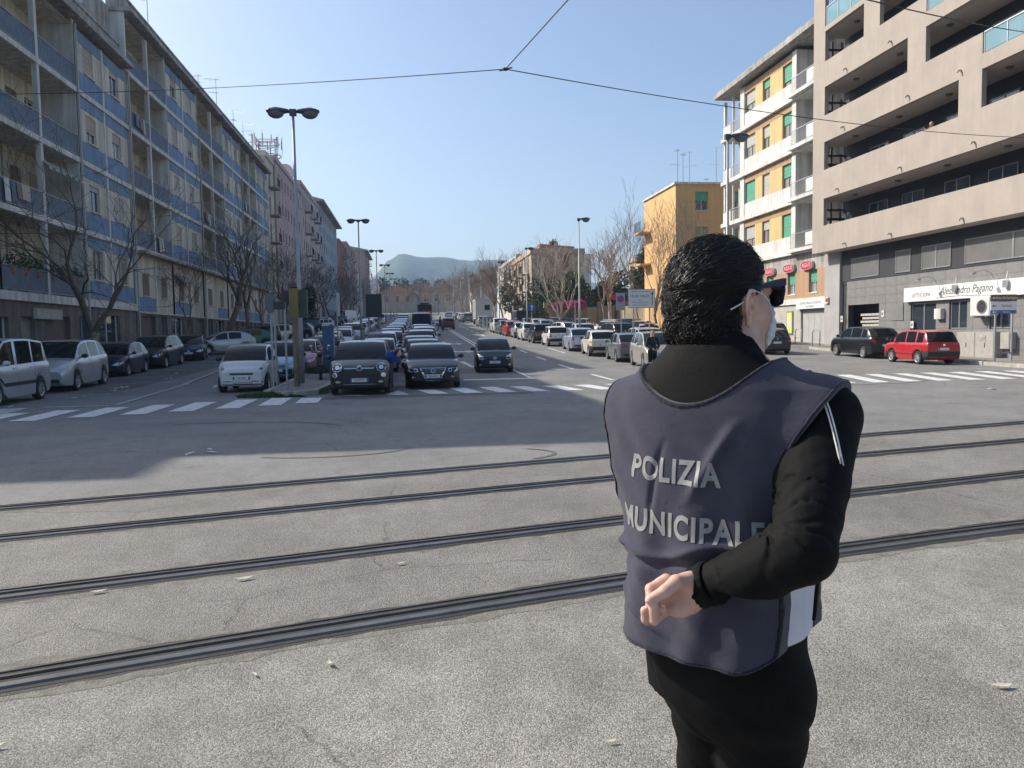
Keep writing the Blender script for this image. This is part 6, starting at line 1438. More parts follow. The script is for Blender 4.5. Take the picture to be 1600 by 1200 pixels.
for x, y, c, k, l in far: car(k, c, x, y, PI*.9 if c == 'white' else .4, l, 'lo', name='car')
# left kerb row: first parallel, then angled
GL = 'cars parked along the left kerb'
car('berlingo', 'silver', -10.6, 21.0, rad(2), 'silver tall family van cut by the left edge of the view', group=GL, sc=.93, extra=[('side_trim', C_PL, 's', poly_rect(-1.2, 1.35, .50, .60), 2)])
car('mpv', 'silver', -11.1, 26.6, rad(4), 'silver people carrier with narrow blue tinted headlights, second from the left', group=GL, sc=.96, front=[
    ('headlight', C_HL, 'f', [(.36, .66), (.60, .66), (.84, .80), (.80, .86), (.56, .76)], 1), ('grille', C_PL, 'f', [(-.34, .66), (.34, .66), (.36, .71), (-.36, .71)], 0), ('lower_intake', C_PL, 'f', [(-.62, .30), (.62, .30), (.58, .42), (-.58, .42)], 0), ('badge', C_CH, 'f', ell(0, .70, .05, .06, 12), 0, .016)])
car('hatch', 'navy', -11.75, 33.2, rad(1), 'dark navy hatchback with clear oval headlights, third from the left', group=GL)
car('mpv', 'black', -11.7, 37.9, rad(0), 'black tall hatchback parked nose to tail behind the navy one', group=GL)
car('city', 'navy', -11.4, 42.6, rad(10), 'small dark blue car parked at the end of the straight left row', group=GL)
car('hatch', 'silver', -10.9, 47.4, rad(-62), 'silver hatchback parked slanting across the left side, its flank showing', group=GL, rim=C_RIM)
ang = [(-10.6, 52.0, 'green', 'hatch'), (-10.8, 55.2, 'black', 'mpv'), (-9.9, 58.6, 'silver', 'suv'), (-10.4, 62.5, 'beigegrey', 'hatch'), (-9.9, 66.0, 'navy', 'mpv'), (-10.0, 70.0, 'white', 'hatch'), (-10.4, 74, 'darkgrey', 'hatch')]
for i, (x, y, c, k) in enumerate(ang): car(k, c, x, y, rad(-58+4*i), '%s %s parked nose in, %s in the slanting left row' % (cname(c), kn[k], ordn[i]), 'hi' if y < 56 else 'mid', GL)
ang2 = [(-10.8, 84, 'navy', 'hatch'), (-10.2, 90, 'white', 'wagon'), (-10.8, 96, 'silver', 'suv'), (-10.6, 103, 'black', 'hatch'), (-10.6, 110, 'darkgrey', 'hatch'), (-10.8, 117, 'navy', 'suv'), (-10.8, 124, 'silver', 'hatch'), (-10.7, 132, 'white', 'van'), (-10.7, 141, 'grey', 'hatch'), (-10.7, 150, 'silver', 'hatch')]
for i, (x, y, c, k) in enumerate(ang2): car(k, c, x, y, rad(-35), '%s %s, %s in the far part of the left kerb row' % (cname(c), kn[k], ordn[i]), 'lo', GL)
# right car park, first row along the carriageway (seen from behind)
GR = 'cars parked in the first right hand row'
GOLFR = [('tail_light', C_TL, 'r', [(.42, .82), (.80, .80), (.84, .96), (.5, .98)], 1), ('badge', C_CH, 'r', ell(0, .93, .06, .06), 0, .014)]
PUNR = [('tail_light', C_TL, 'r', [(.72, .80), (.80, .80), (.72, 1.30), (.64, 1.34)], 1), ('badge', C_CH, 'r', ell(0, .86, .05, .05), 0, .014)]
car('mpv', 'beigegrey', 9.95, 30.6, rad(-6), 'warm silver people carrier beside the second policeman', group=GR)
car('hatch', 'grey', 10.05, 35.3, PI-rad(4), 'grey hatchback with wide red tail lights, next to the warm silver people carrier', group=GR, rear=GOLFR)
car('punto', 'cream', 9.85, 39.9, PI-rad(4), 'cream white hatchback with tall narrow red tail lights', group=GR, rear=PUNR)
car('hatch', 'lilac', 9.75, 44.4, PI-rad(3), 'pale lilac hatchback between the cream and the tiny white cars', group=GR)
car('seicento', 'white', 9.35, 49.8, PI, 'tiny white boxy car with a black rear bumper', group=GR)
car('boxy', 'darkgrey', 9.1, 54.0, PI, 'dark grey boxy hatchback ahead of the tiny white car', 'mid', GR)
car('hatch', 'white', 9.0, 58.3, PI, 'white hatchback two places ahead of the tiny white car', 'mid', GR)
car('seicento', 'silver', 8.95, 62.7, PI, 'tiny silver boxy car in the first right row', 'mid', GR)
car('hatch', 'red', 8.8, 66.6, PI, 'red hatchback in the first right row', 'mid', GR)
car('hatch', 'grey', 8.75, 70.8, PI, 'grey hatchback just ahead of the red one', 'mid', GR)
car('suv', 'white', 8.7, 75.4, PI, 'white crossover at the head of the bright first right row', 'mid', GR)
for i, (y, c, k) in enumerate([(92, 'darkgrey', 'hatch'), (98, 'silver', 'hatch'), (124, 'grey', 'suv'), (131, 'silver', 'hatch'), (138, 'white', 'hatch'), (145, 'darkgrey', 'hatch')]): car(k, c, 9.2, y, PI, '%s %s, %s beyond the white barrier posts' % (cname(c), kn[k], ordn[i]), 'lo', GR)
# second and third rows
G2 = 'cars parked deeper in the right hand car park'
r2c = [(13.0, 42.5, 'silver', 'wagon', PI, 'silver estate car under the large white direction sign'), (15.4, 44.5, 'red', 'hatch', PI, 'red hatchback beside the silver estate under the direction sign'),
       (13.6, 50.6, 'darkgrey', 'mpv', PI+.1, 'dark tall people carrier behind the grey hatchback'), (12.2, 54.8, 'silver', 'hatch', PI, 'silver hatchback near the single lamp post'), (11.8, 59.5, 'beigegrey', 'hatch', PI+.3, 'warm silver hatchback turned beside the lamp post foot'),
       (12.4, 64.5, 'navy', 'wagon', PI, 'navy estate car in the second right row'), (12.2, 69.5, 'silver', 'hatch', PI, 'silver hatchback behind the navy estate'), (12.3, 74.5, 'white', 'hatch', PI, 'white hatchback in the second right row'), (12.2, 79.5, 'grey', 'hatch', PI, 'grey hatchback in the second right row'), (12.2, 85, 'darkgrey', 'van', PI, 'dark tall van by the blue arrow sign'),
       (17.8, 58.8, 'white', 'hatch', -.6, 'white hatchback facing the road below the orange block'), (16.2, 61.5, 'cream', 'hatch', PI-.5, 'cream hatchback turned away in the third row'), (17.2, 66.0, 'white', 'hatch', -.7, 'white hatchback in the third row by the pale pollarded tree'), (15.8, 70.5, 'white', 'wagon', -.5, 'white estate in the third row'), (15.6, 76, 'darkgrey', 'hatch', -.5, 'dark grey hatchback in front of the garden wall'),
       (15.2, 80.5, 'silver', 'hatch', -.5, 'silver hatchback in front of the garden wall'), (14.6, 84.5, 'white', 'hatch', -.5, 'white hatchback below the bougainvillea'), (18.4, 64.0, 'silver', 'mpv', -.6, 'silver people carrier beside the pollarded tree')]
for i, (x, y, c, k, rz, l) in enumerate(r2c): car(k, c, x, y, rz, l, 'mid' if y < 72 else 'lo', G2)
w_ = car('hatch', 'white', 15.9, 50.6, PI-.25, 'white small car with a red roof in the right car park', 'hi', G2)
b = MB(); b.smooth = True; T_ = TYPES['hatch']; b.ball((0, .55, 1.455), (.60, .86, .045), 16, 6); b.build('red_roof', PC['red'], w_)
# right kerb by the shop
GS = 'cars parked at the right kerb by the shop'
car('mpv', 'black', 21.35, 34.3, PI-rad(2), 'black people carrier with red tail lights parked before the garage opening', group=GS)
pan = car('boxy', 'red', 20.75, 29.4, PI-rad(3), 'bright red boxy hatchback with black bumpers parked by the shop', group=GS, rear=[('tail_light', C_TL, 'r', [(.60, .76), (.735, .76), (.71, 1.08), (.62, 1.08)], 1), ('badge', C_CH, 'r', ell(0, .88, .05, .05, 12), 0, .012)], extra=[('side_trim', C_PL, 's', poly_rect(-.6, .9, .42, .47), 2)])
car('suv', 'blue', 22.0, 45.6, PI-rad(12), 'blue crossover by the white block, seen past the man\'s face', group=GS)
car('hatch', 'darkgrey', 18.6, 38.6, PI-rad(10), 'dark grey hatchback moving off just right of the man\'s chin', name='car')
# box van, bus
bv = thing('box_van', 'white box van with a small square window parked beyond the barrier posts', 'van', P0(9.9, 106))
b = MB(); b.box(-1.1, 1.1, -2.6, 2.2, .75, 3.25); b.build('box_body', PC['white'], bv); b = MB(); b.box(-1.14, 1.14, -2.66, 2.25, 3.251, 3.36); b.build('roof_rim', M_white, bv)
b = MB(); b.box(.1, .8, -2.64, -2.61, 1.9, 2.6); b.build('window', C_GL, bv); b = MB(); b.box(-.95, .95, 2.21, 3.6, .5, 2.2); b.build('cab', PC['white'], bv); b = MB(); b.box(-1.05, 1.05, -2.62, 2.2, .55, .74); b.build('chassis', C_PL, bv)
for sx in (-1, 1):
    for yy in (-1.6, 2.6): b = MB(); b.lathe([(0, -.12), (.38, -.12), (.38, .12), (0, .12)], 14, (sx*.88, yy, .38), 'x'); b.build('tyre', C_TY, bv)
bu = thing('bus', 'orange red bus standing far off in the avenue', 'bus', P0(2.7, 141))
b = MB(); b.box(-1.25, 1.25, -5, 5, .35, 1.55); b.build('lower_body', PC['orangered'], bu); b = MB(); b.box(-1.22, 1.22, -4.95, 4.95, 1.551, 2.7); b.build('windows', C_GL, bu); b = MB(); b.box(-1.25, 1.25, -5, 5, 2.701, 3.05); b.build('roof', M_white, bu); b = MB(); b.box(-.8, .8, -5.03, -4.99, 2.72, 3.0); b.build('destination_display', mat('display_dark', (.02, .03, .02), .4), bu)
for sx in (-1, 1):
    for yy in (-3, 3): b = MB(); b.lathe([(0, -.14), (.46, -.14), (.46, .14), (0, .14)], 14, (sx*1.12, yy, .46), 'x'); b.build('tyre', C_TY, bu)
    b = MB(); b.ball((sx*.9, -5.0, .8), (.16, .06, .1), 8, 5); b.build('headlight', C_HL, bu)
# ------------------------------------------------------------------ people: smooth solids meshed from distance fields
def sdf_mesh(f, lo, hi, h, bs=20):
    lo = np.array(lo, float); n = np.ceil((np.array(hi)-lo)/h).astype(int)+1
    F = np.ones(tuple(n), np.float32)
    for i in range(0, n[0], bs):
        for j in range(0, n[1], bs):
            cs = []
            for k in range(0, n[2], bs): cs.append(lo+h*(np.array([i, j, k])+bs/2))
            vals = f(np.array(cs))
            for q, k in enumerate(range(0, n[2], bs)):
                sl = (slice(i, min(i+bs, n[0])), slice(j, min(j+bs, n[1])), slice(k, min(k+bs, n[2])))
                if abs(vals[q]) > bs*h*1.35: F[sl] = vals[q]; continue
                g = np.stack(np.meshgrid(*[np.arange(s.start, s.stop) for s in sl], indexing='ij'), -1).reshape(-1, 3)
                F[sl] = f(lo+h*g).reshape(F[sl].shape)
    S = F < 0; c = sum(S[a:n[0]-1+a, b:n[1]-1+b, d:n[2]-1+d].astype(np.int8) for a in (0, 1) for b in (0, 1) for d in (0, 1))
    act = np.argwhere((c > 0) & (c < 8)); idx = -np.ones(tuple(n-1), np.int32); idx[tuple(act.T)] = np.arange(len(act))
    cor = {(a, b, d): F[act[:, 0]+a, act[:, 1]+b, act[:, 2]+d] for a in (0, 1) for b in (0, 1) for d in (0, 1)}
    P = np.zeros((len(act), 3)); W_ = np.zeros(len(act))
    for ax in range(3):
        for u in (0, 1):
            for w in (0, 1):
                a = [u, w]; a.insert(ax, 0); b = [u, w]; b.insert(ax, 1); va, vb = cor[tuple(a)], cor[tuple(b)]
                m = (va < 0) != (vb < 0); t = np.where(m, va/np.where(m, va-vb, 1), 0)
                p = np.tile(np.array(a, float), (len(act), 1)); p[:, ax] = t; P[m] += p[m]; W_[m] += 1
    V = lo+h*(act+P/W_[:, None]); Q = []
    for ax in range(3):
        A = [slice(0, -1) if x == ax else slice(1, -1) for x in range(3)]; B = [slice(1, None) if x == ax else slice(1, -1) for x in range(3)]
        a, b = S[tuple(A)], S[tuple(B)]; o = np.array([0 if x == ax else 1 for x in range(3)]); o1, o2 = [x for x in range(3) if x != ax]
        for flip, mk in ((0, a & ~b), (1, ~a & b)):
            e = np.argwhere(mk)+o
            if not len(e): continue
            e1 = e.copy(); e1[:, o1] -= 1; e2 = e.copy(); e2[:, o2] -= 1; e3 = e1.copy(); e3[:, o2] -= 1
            q = np.stack([idx[tuple(x.T)] for x in (e, e1, e3, e2)], 1)
            if (ax == 1) != bool(flip): q = q[:, ::-1]
            Q.append(q)
    return V, np.concatenate(Q)
def np_mesh(name, V, Q, m, parent, mi=None):
    me = bpy.data.meshes.new(name); me.vertices.add(len(V)); me.vertices.foreach_set('co', np.asarray(V, np.float32).ravel())
    k = Q.shape[1]; me.loops.add(Q.size); me.loops.foreach_set('vertex_index', Q.ravel().astype(np.int32)); me.polygons.add(len(Q))
    me.polygons.foreach_set('loop_start', np.arange(0, Q.size, k, dtype=np.int32)); me.polygons.foreach_set('loop_total', np.full(len(Q), k, np.int32))
    me.polygons.foreach_set('use_smooth', np.ones(len(Q), bool)); me.update(calc_edges=True); me.validate()
    for x in (m if isinstance(m, (list, tuple)) else [m]): me.materials.append(x)
    if mi is not None: me.polygons.foreach_set('material_index', mi.astype(np.int32))
    o = bpy.data.objects.new(name, me); COL.objects.link(o); o.parent = parent; return o
def smin(a, b, k):
    h = np.clip(.5+.5*(b-a)/k, 0, 1); return b+(a-b)*h-k*h*(1-h)
def cap(p, a, b, ra, rb):
    a, b = np.array(a, float), np.array(b, float); ab = b-a; t = np.clip(((p-a)@ab)/(ab@ab), 0, 1)
    return np.linalg.norm(p-a-t[:, None]*ab, axis=1)-(ra+(rb-ra)*t)
def elli(p, c, r):
    r = np.array(r, float); q = (p-np.array(c))/r; k = np.linalg.norm(q, axis=1); return (k-1)*np.minimum(k*0+r.min(), r.min())*np.where(k > 1, 1.0, 1)
def chain(p, pts, rs, k=.0):
    d = None
    for i in range(len(pts)-1):
        e = cap(p, pts[i], pts[i+1], rs[i], rs[i+1]); d = e if d is None else (smin(d, e, k) if k else np.minimum(d, e))
    return d
# the man: local x = to the right, y = away from the camera, z up
PHI = rad(40); RB = np.array([math.cos(PHI), -math.sin(PHI)]); FB = np.array([math.sin(PHI), math.cos(PHI)])
THH = rad(61); HF = np.array([math.sin(THH), math.cos(THH), 0]); HR = np.array([math.cos(THH), -math.sin(THH), 0]); HC = np.array([.001, .01, 1.626])
def bc(p): return np.stack([p[:, 0]*RB[0]+p[:, 1]*RB[1], p[:, 0]*FB[0]+p[:, 1]*FB[1], p[:, 2]], 1)     # body coords: right, forward, up
def hcrd(p): q = p-HC; return np.stack([q@HF, q@HR, q[:, 2]], 1)                                        # head coords: forward, right, up
def bw(x, y, z): return (x*RB[0]+y*FB[0], x*RB[1]+y*FB[1], z)
def hwld(a, b, c): return tuple(HC+HF*a+HR*b+np.array([0, 0, c]))
TZ = [.80, .90, .96, 1.02, 1.10, 1.20, 1.30, 1.38, 1.43, 1.465, 1.49, 1.515, 1.54, 1.57]
TA = [.150, .160, .165, .170, .174, .184, .205, .205, .195, .176, .146, .116, .093, .078]
TB = [.125, .138, .148, .152, .152, .145, .135, .122, .112, .104, .098, .092, .084, .076]
def torso(q, off=0.):
    a = np.interp(q[:, 2], TZ, TA)+off; b = np.interp(q[:, 2], TZ, TB)+off
    y = q[:, 1]+np.interp(q[:, 2], [1.0, 1.2, 1.35, 1.5], [-.0, .0, .012, .022]); k = np.sqrt((np.abs(q[:, 0])/a)**2.3+(np.abs(y)/b)**2.3+1e-9)**(2/2.3)
    d = (k-1)*np.minimum(a, b)*.95; return np.maximum(d, np.maximum(q[:, 2]-1.548, .86-q[:, 2]))
SR, SL = bw(.193, -.0, 1.412), bw(-.193, .0, 1.402)
ER, WR = (.050, -.282, 1.218), (-.082, -.168, 1.122)
EL, WL = (-.088, .235, 1.23), (.05, .33, 1.13)
def nz(p, s, seed):   # cheap smooth noise from sines
    r = np.random.RandomState(seed); o = 0
    for i in range(5):
        v = r.normal(size=3)*s*(1+.5*i); o = o+np.sin(p@v+r.uniform(0, 6))/(1+.45*i)
    return o/2.6
def f_neck(p):
    return chain(p, [bw(0, -.015, 1.46), hwld(-.022, 0, -.07)], [.070, .063])
def f_head(p):
    q = hcrd(p)
    d = elli(q, (-.012, 0, .020), (.098, .075, .090)); d = smin(d, elli(q, (.030, 0, -.045), (.064, .060, .078)), .03)
    d = smin(d, elli(q, (.048, 0, -.098), (.040, .038, .024)), .025)
    d = smin(d, cap(q, (.01, .047, -.070), (.058, .020, -.102), .016, .016), .02); d = smin(d, cap(q, (.01, -.047, -.070), (.058, -.020, -.102), .016, .016), .02)
    d = smin(d, chain(q, [(.090, 0, .012), (.108, 0, -.028)], [.010, .013]), .012); d = smin(d, elli(q, (.104, 0, -.034), (.013, .018, .009)), .008)
    d = smin(d, elli(q, (.079, 0, .018), (.016, .050, .012)), .015); d = smin(d, elli(q, (.062, .040, -.028), (.022, .018, .020)), .02); d = smin(d, elli(q, (.062, -.040, -.028), (.022, .018, .020)), .02)
    for s in (-1, 1): d = -smin(-d, elli(q, (.098, s*.031, -.001), (.014, .017, .011)), .008)
    d = smin(d, cap(q, (.086, -.020, -.064), (.086, .020, -.064), .008, .008), .008); d = smin(d, cap(q, (.083, -.016, -.076), (.083, .016, -.076), .009, .009), .008)
    return d
def f_ear(p, s):
    e = hcrd(p); e[:, 1] *= s; e[:, 0] += .010; e[:, 2] += .011; e = e/.92; e[:, 1] += .10*np.clip(-e[:, 0], -.02, .03)*-1.; B = .077/.92
    hel = chain(e, [(.010, B-.004, -.005), (.015, B+.002, .014), (.006, B+.010, .028), (-.011, B+.015, .027), (-.022, B+.017, .009), (-.020, B+.014, -.012), (-.010, B+.007, -.029)], [.0036, .0036, .0040, .0042, .0040, .0036, .0040])
    lobe = elli(e, (-.001, B+.003, -.034), (.0090, .0055, .0115)); plate = elli(e, (-.005, B+.004, -.002), (.018, .0035, .027))
    anti = chain(e, [(-.001, B+.009, .016), (-.010, B+.012, .006), (-.011, B+.011, -.008), (-.004, B+.008, -.020)], [.0026, .0032, .0034, .0034]); trag = elli(e, (.011, B+.004, -.009), (.0045, .0055, .0080))
    ear = smin(smin(smin(hel, lobe, .004), plate, .002), smin(anti, trag, .002), .002); ear = -smin(-ear, elli(e, (.002, B+.012, -.005), (.0068, .0085, .0100)), .002)
    return ear*.92
# right hand behind the back: palm to the camera, fingers pointing left and curled, thumb above
HO = np.array([-.079, -.180, 1.128])
def HP(px, py, dd): return HO+np.array([((px-1098)*1.06-11)/905, dd*1.06, -((py-917)*1.04+7)/905])
FG = [   # each finger: knuckle, two joints, tip
    ([HP(1051, 902, .004), HP(1026, 913, -.006), HP(1024, 933, -.022), HP(1041, 938, -.026)], [.0095, .0090, .0085, .0078]),
    ([HP(1049, 918, .008), HP(1027, 938, -.010), HP(1028, 953, -.028), HP(1026, 926, -.034)], [.0100, .0098, .0090, .0082]),
    ([HP(1050, 936, .012), HP(1028, 957, .000), HP(1017, 955, -.020), HP(1015, 941, -.022)], [.0098, .0092, .0082, .0076]),
    ([HP(1056, 952, .016), HP(1034, 966, .008), HP(1021, 962, -.006), HP(1023, 950, -.016)], [.0088, .0082, .0075, .0068])]
TH_ = ([HP(1086, 902, -.002), HP(1062, 900, -.018), HP(1043, 910, -.030), HP(1021, 921, -.034)], [.0160, .0125, .0105, .0088])
def f_hand(p):
    d = chain(p, [HP(1112, 925, .012), HP(1096, 921, .004)], [.024, .023])
    pl = chain(p, [HP(1094, 912, .004), HP(1054, 908, .006)], [.017, .0115]); pl = smin(pl, chain(p, [HP(1092, 926, .006), HP(1053, 924, .010)], [.017, .012]), .012); pl = smin(pl, chain(p, [HP(1090, 940, .008), HP(1056, 946, .014)], [.018, .0115]), .012)
    pl = smin(pl, elli(p, HP(1077, 905, -.006), (.020, .014, .015)), .012); pl = smin(pl, elli(p, HP(1070, 947, .0), (.022, .014, .015)), .012)
    d = smin(d, pl, .012)
    fs = None
    for pts, rs in FG:
        e = chain(p, pts, rs, .003); fs = e if fs is None else np.minimum(fs, e)
        d = smin(d, cap(p, pts[0], (np.array(pts[0])*.6+np.array(pts[1])*.4), rs[0], rs[0]*.95), .006)
    d = smin(d, fs, .0025); d = smin(d, chain(p, *TH_, .004), .004); return d
def f_legs(p, off=0.):
    q = bc(p); q = q-np.array([.024, 0, 0]); d = elli(q, (.0, -.01, .90), (.148+off, .122+off, .14))
    for s in (-1, 1):
        g = chain(q, [(s*.062, .018-.018*s, .88), (s*.056-.018, .045-.03*s, .50), (s*.062, .02-.03*s, .09)], [.086+off, .062+off, .05+off]); d = smin(d, g, .02)
    return d
def f_body(p):
    q = bc(p); d = smin(torso(q, -.022), f_neck(p), .03); d = smin(d, f_head(p), .022)
    d = smin(d, chain(p, [SR, ER, WR, tuple(HP(1104, 920, .008))], [.046, .032, .018, .020]), .03); d = smin(d, chain(p, [SL, EL, WL], [.048, .038, .027]), .03)
    d = smin(d, chain(p, [WL, (.07, .35, 1.10)], [.026, .022]), .01)
    for k in range(4): d = smin(d, chain(p, [(.07, .35, 1.112-.014*k), (.105, .352, 1.11-.016*k), (.12, .335, 1.108-.016*k)], [.010, .008, .007]), .006)
    d = smin(d, chain(p, [(.05, .34, 1.12), (.08, .33, 1.145)], [.011, .009]), .008)
    d = smin(d, f_legs(p, -.018), .03)
    d = smin(d, chain(bc(p)-np.array([.012, 0, 0]), [(.088, .0, .09), (.092, .10, .035)], [.045, .036]), .02); d = smin(d, chain(bc(p)-np.array([.012, 0, 0]), [(-.088, .0, .09), (-.092, .10, .035)], [.045, .036]), .02)
    return d
def folds(p, a, b, n, amp, lo=0., hi=1., seed=1):
    """creases running round a sleeve between joints a and b"""
    a, b = np.array(a), np.array(b); ab = b-a; t = ((p-a)@ab)/(ab@ab); w = np.clip((t-lo)/.12, 0, 1)*np.clip((hi-t)/.12, 0, 1)
    return amp*w*(.18*np.sin(t*n*6.28+2.6*nz(p, 11, seed)+1.4*nz(p, 26, seed+7))-1.5*np.exp(-(np.sin(t*n*3.3+3.4*nz(p, 10, seed+1)+.8)/.15)**2)*np.clip(.6+nz(p, 9, seed+3), 0, 1))
def f_arms(p):
    r = chain(p, [SR, tuple(np.array(SR)*.5+np.array(ER)*.5), ER], [.064, .055, .053], .01); fa = chain(p, [ER, tuple(np.array(ER)*.45+np.array(WR)*.55+np.array([.004, .0, -.012])), tuple(np.array(WR)+np.array([.012, 0, .004]))], [.054, .050, .037], .01)
    r = smin(r, fa, .010); r = smin(r, cap(p, (-.012, -.222, 1.150), (-.012, -.215, 1.098), .030, .010), .03)
    r = r-folds(p, ER, WR, 3.6, .0050, .05, 1.05, 3)-folds(p, SR, ER, 3.8, .0046, .45, 1.1, 5)-.0010*nz(p, 22, 9)-.0014*nz(p, 60, 19)
    v = p-np.array([.005, -.235, 1.262]); rr_ = np.linalg.norm(v[:, [0, 2]], axis=1); an = np.arctan2(v[:, 2], v[:, 0]); r = r+.0055*np.exp(-(np.sin(an*3.5+1.2*nz(p, 12, 71))/.22)**2)*np.exp(-(rr_/.075)**2)*np.clip(rr_/.02, 0, 1)-.0025*np.exp(-(np.sin(an*3.5+.5+1.2*nz(p, 12, 71))/.25)**2)*np.exp(-(rr_/.075)**2)
    l = chain(p, [SL, EL, WL], [.064, .056, .045], .02); return np.minimum(r, l)
def f_collar(p):
    c = np.array([.000, -.008, 1.540]); u = p-c; zz = u[:, 2]+.62*np.clip(u@HF, -.012, 1)+.50*np.clip(u[:, 0]-.002, 0, 1); R_ = np.sqrt((u[:, 0])**2+(u[:, 1])**2)
    rr_ = .090-.3*zz; return np.maximum(np.abs(R_-rr_)-.0055, np.maximum(zz-.022, -zz-.03))
def f_jacket(p):
    q = bc(p); t = torso(q, .004); d = smin(t, f_arms(p), .016); 
    u = p-np.array([.000, -.008, 1.540]); d = np.maximum(d, np.where((q[:, 2] > 1.44) & (np.hypot(u[:, 0], u[:, 1]) < .135), u[:, 2]+.62*np.clip(u@HF, -.012, 1)+.50*np.clip(u[:, 0]-.002, 0, 1)+.004, -1)); d = smin(d, f_collar(p), .006); d = np.maximum(d, 1.022-q[:, 2]); d = d-.0022*nz(p, 9, 21)
    cut = np.maximum(np.maximum(.085-q[:, 0], q[:, 2]-1.13), q[:, 1]-.028)    # open flap over the shirt on the right hip
    ck = np.maximum(q[:, 2]-1.10, -99); hole = np.maximum(f_neck(p)-.012, 1.50-q[:, 2])
    d = np.maximum(d, -hole)
    return np.where(ck < .2, np.maximum(d, -np.maximum(cut, -(.02+f_arms(p)))), d)
def f_shirt(p):
    q = bc(p); return np.maximum(torso(q, -.003)-.0015*nz(p, 30, 33), np.maximum(1.002-.02*q[:, 0]-q[:, 2], q[:, 2]-1.2))
def vest_clip(p, q):
    x, y, z = q[:, 0], q[:, 1], q[:, 2]
    zn = np.where(y < 0, 1.436+4.3*(x+.012)**2, 1.36+5.*x**2); neck = z-zn
    wr = np.interp(z, [.9, 1.02, 1.08, 1.16, 1.25, 1.31, 1.36, 1.41, 1.46, 1.50], [.150, .155, .158, .156, .150, .154, .170, .198, .224, .236]); wl = np.interp(z, [.9, 1.10, 1.2, 1.28, 1.34, 1.40, 1.50], [.25, .25, .20, .192, .205, .226, .232])
    side = np.where(x > 0, x-wr, -x-wl); side = np.where((y > .0) & (x > 0), np.maximum(side, .02-y+0*x) if 0 else side, side)
    hem = .972+np.clip((x-.10), 0, 1)**2*9-z
    return np.maximum(np.maximum(neck*.8, side), hem)
def f_vouter(p, q):
    t = torso(q, .013+0*p[:, 0]); flare = .012*np.clip((1.08-q[:, 2])/.1, 0, 1)
    cp = np.minimum(chain(p, [tuple(np.array(SR)-np.array([0, 0, .0])), tuple(np.array(SR)*.8+np.array(ER)*.2)], [.074, .070]), chain(p, [SL, tuple(np.array(SL)*.8+np.array(EL)*.2)], [.073, .068]))
    d = smin(t-flare, cp, .04)
    w1 = .0042*np.sin(q[:, 0]*52+3.2*nz(p, 5, 41)+1.5)*np.clip((1.33-q[:, 2])/.12, 0, 1); w2 = .0052*nz(np.stack([q[:, 0]*1., q[:, 1], q[:, 2]*.55], 1), 17, 42); w3 = .0040*nz(np.stack([q[:, 0]+q[:, 2], q[:, 1], q[:, 2]*.4], 1), 34, 43)
    dg = .011*np.exp(-((q[:, 0]-.06-.55*(q[:, 2]-1.36))/.013)**2)*np.clip((1.42-q[:, 2])/.05, 0, 1)*np.clip((q[:, 2]-1.25)/.05, 0, 1)
    fo = .009*np.exp(-((q[:, 2]-1.168-.15*q[:, 0]-.010*np.sin(q[:, 0]*30))/.009)**2)-.006*np.exp(-((q[:, 2]-1.148-.15*q[:, 0])/.008)**2)+.006*np.exp(-((q[:, 2]-1.03+.35*(q[:, 0]+.1))/.007)**2)*np.clip((-.02-q[:, 0])/.04, 0, 1)-.006*np.exp(-((q[:, 0]+.035-.04*np.sin(q[:, 2]*9))/.006)**2)*np.clip((1.38-q[:, 2])/.06, 0, 1)*np.clip((q[:, 2]-1.2)/.05, 0, 1)
    k = 1-.75*np.clip((q[:, 2]-1.37)/.05, 0, 1); return d-(w1+w2+w3)*k-dg-fo
def f_vest(p):
    q = bc(p); return np.maximum(f_vouter(p, q), vest_clip(p, q))
def f_bind(p):
    q = bc(p); c = vest_clip(p, q); return np.maximum(f_vouter(p, q)-.0020, np.maximum(np.abs(c+.002)-.0036, -f_vouter(p, q)-.02))
def f_trousers(p):
    q = bc(p); d = f_legs(p, .004); t = torso(q, -.012); d = smin(d, np.maximum(t, q[:, 2]-1.03), .02)
    d = d-.0045*nz(np.stack([q[:, 0], q[:, 1], q[:, 2]*2.2], 1), 11, 51)*np.clip((.92-q[:, 2])/.1, 0, 1)-.002*nz(p, 30, 52)+.005*np.exp(-(np.sin((q[:, 2]*26+q[:, 0]*14+2.4*nz(p, 8, 53)))/.16)**2)*np.clip(.35+nz(p, 7, 54), 0, 1)
    return np.maximum(d, np.maximum(q[:, 2]-1.02, .06-q[:, 2]))
SKIN = bpy.data.materials.new('skin'); SKIN.use_nodes = True; sn = SKIN.node_tree; sb_ = sn.nodes['Principled BSDF']
sb_.inputs['Base Color'].default_value = (.52, .29, .21, 1); sb_.inputs['Roughness'].default_value = .5; sb_.inputs['Subsurface Weight'].default_value = .25; sb_.inputs['Subsurface Radius'].default_value = (.9, .35, .2); sb_.inputs['Subsurface Scale'].default_value = .01
tc_ = sn.nodes.new('ShaderNodeTexCoord'); t1 = sn.nodes.new('ShaderNodeTexNoise'); t1.inputs['Scale'].default_value = 28; t1.inputs['Detail'].default_value = 5; rp_ = sn.nodes.new('ShaderNodeValToRGB')
rp_.color_ramp.elements[0].position = .3; rp_.color_ramp.elements[1].position = .7; rp_.color_ramp.elements[0].color = (.52, .28, .21, 1); rp_.color_ramp.elements[1].color = (.66, .44, .35, 1)
sn.links.new(tc_.outputs['Object'], t1.inputs[0]); sn.links.new(t1.outputs[0], rp_.inputs[0]); sn.links.new(rp_.outputs[0], sb_.inputs['Base Color'])
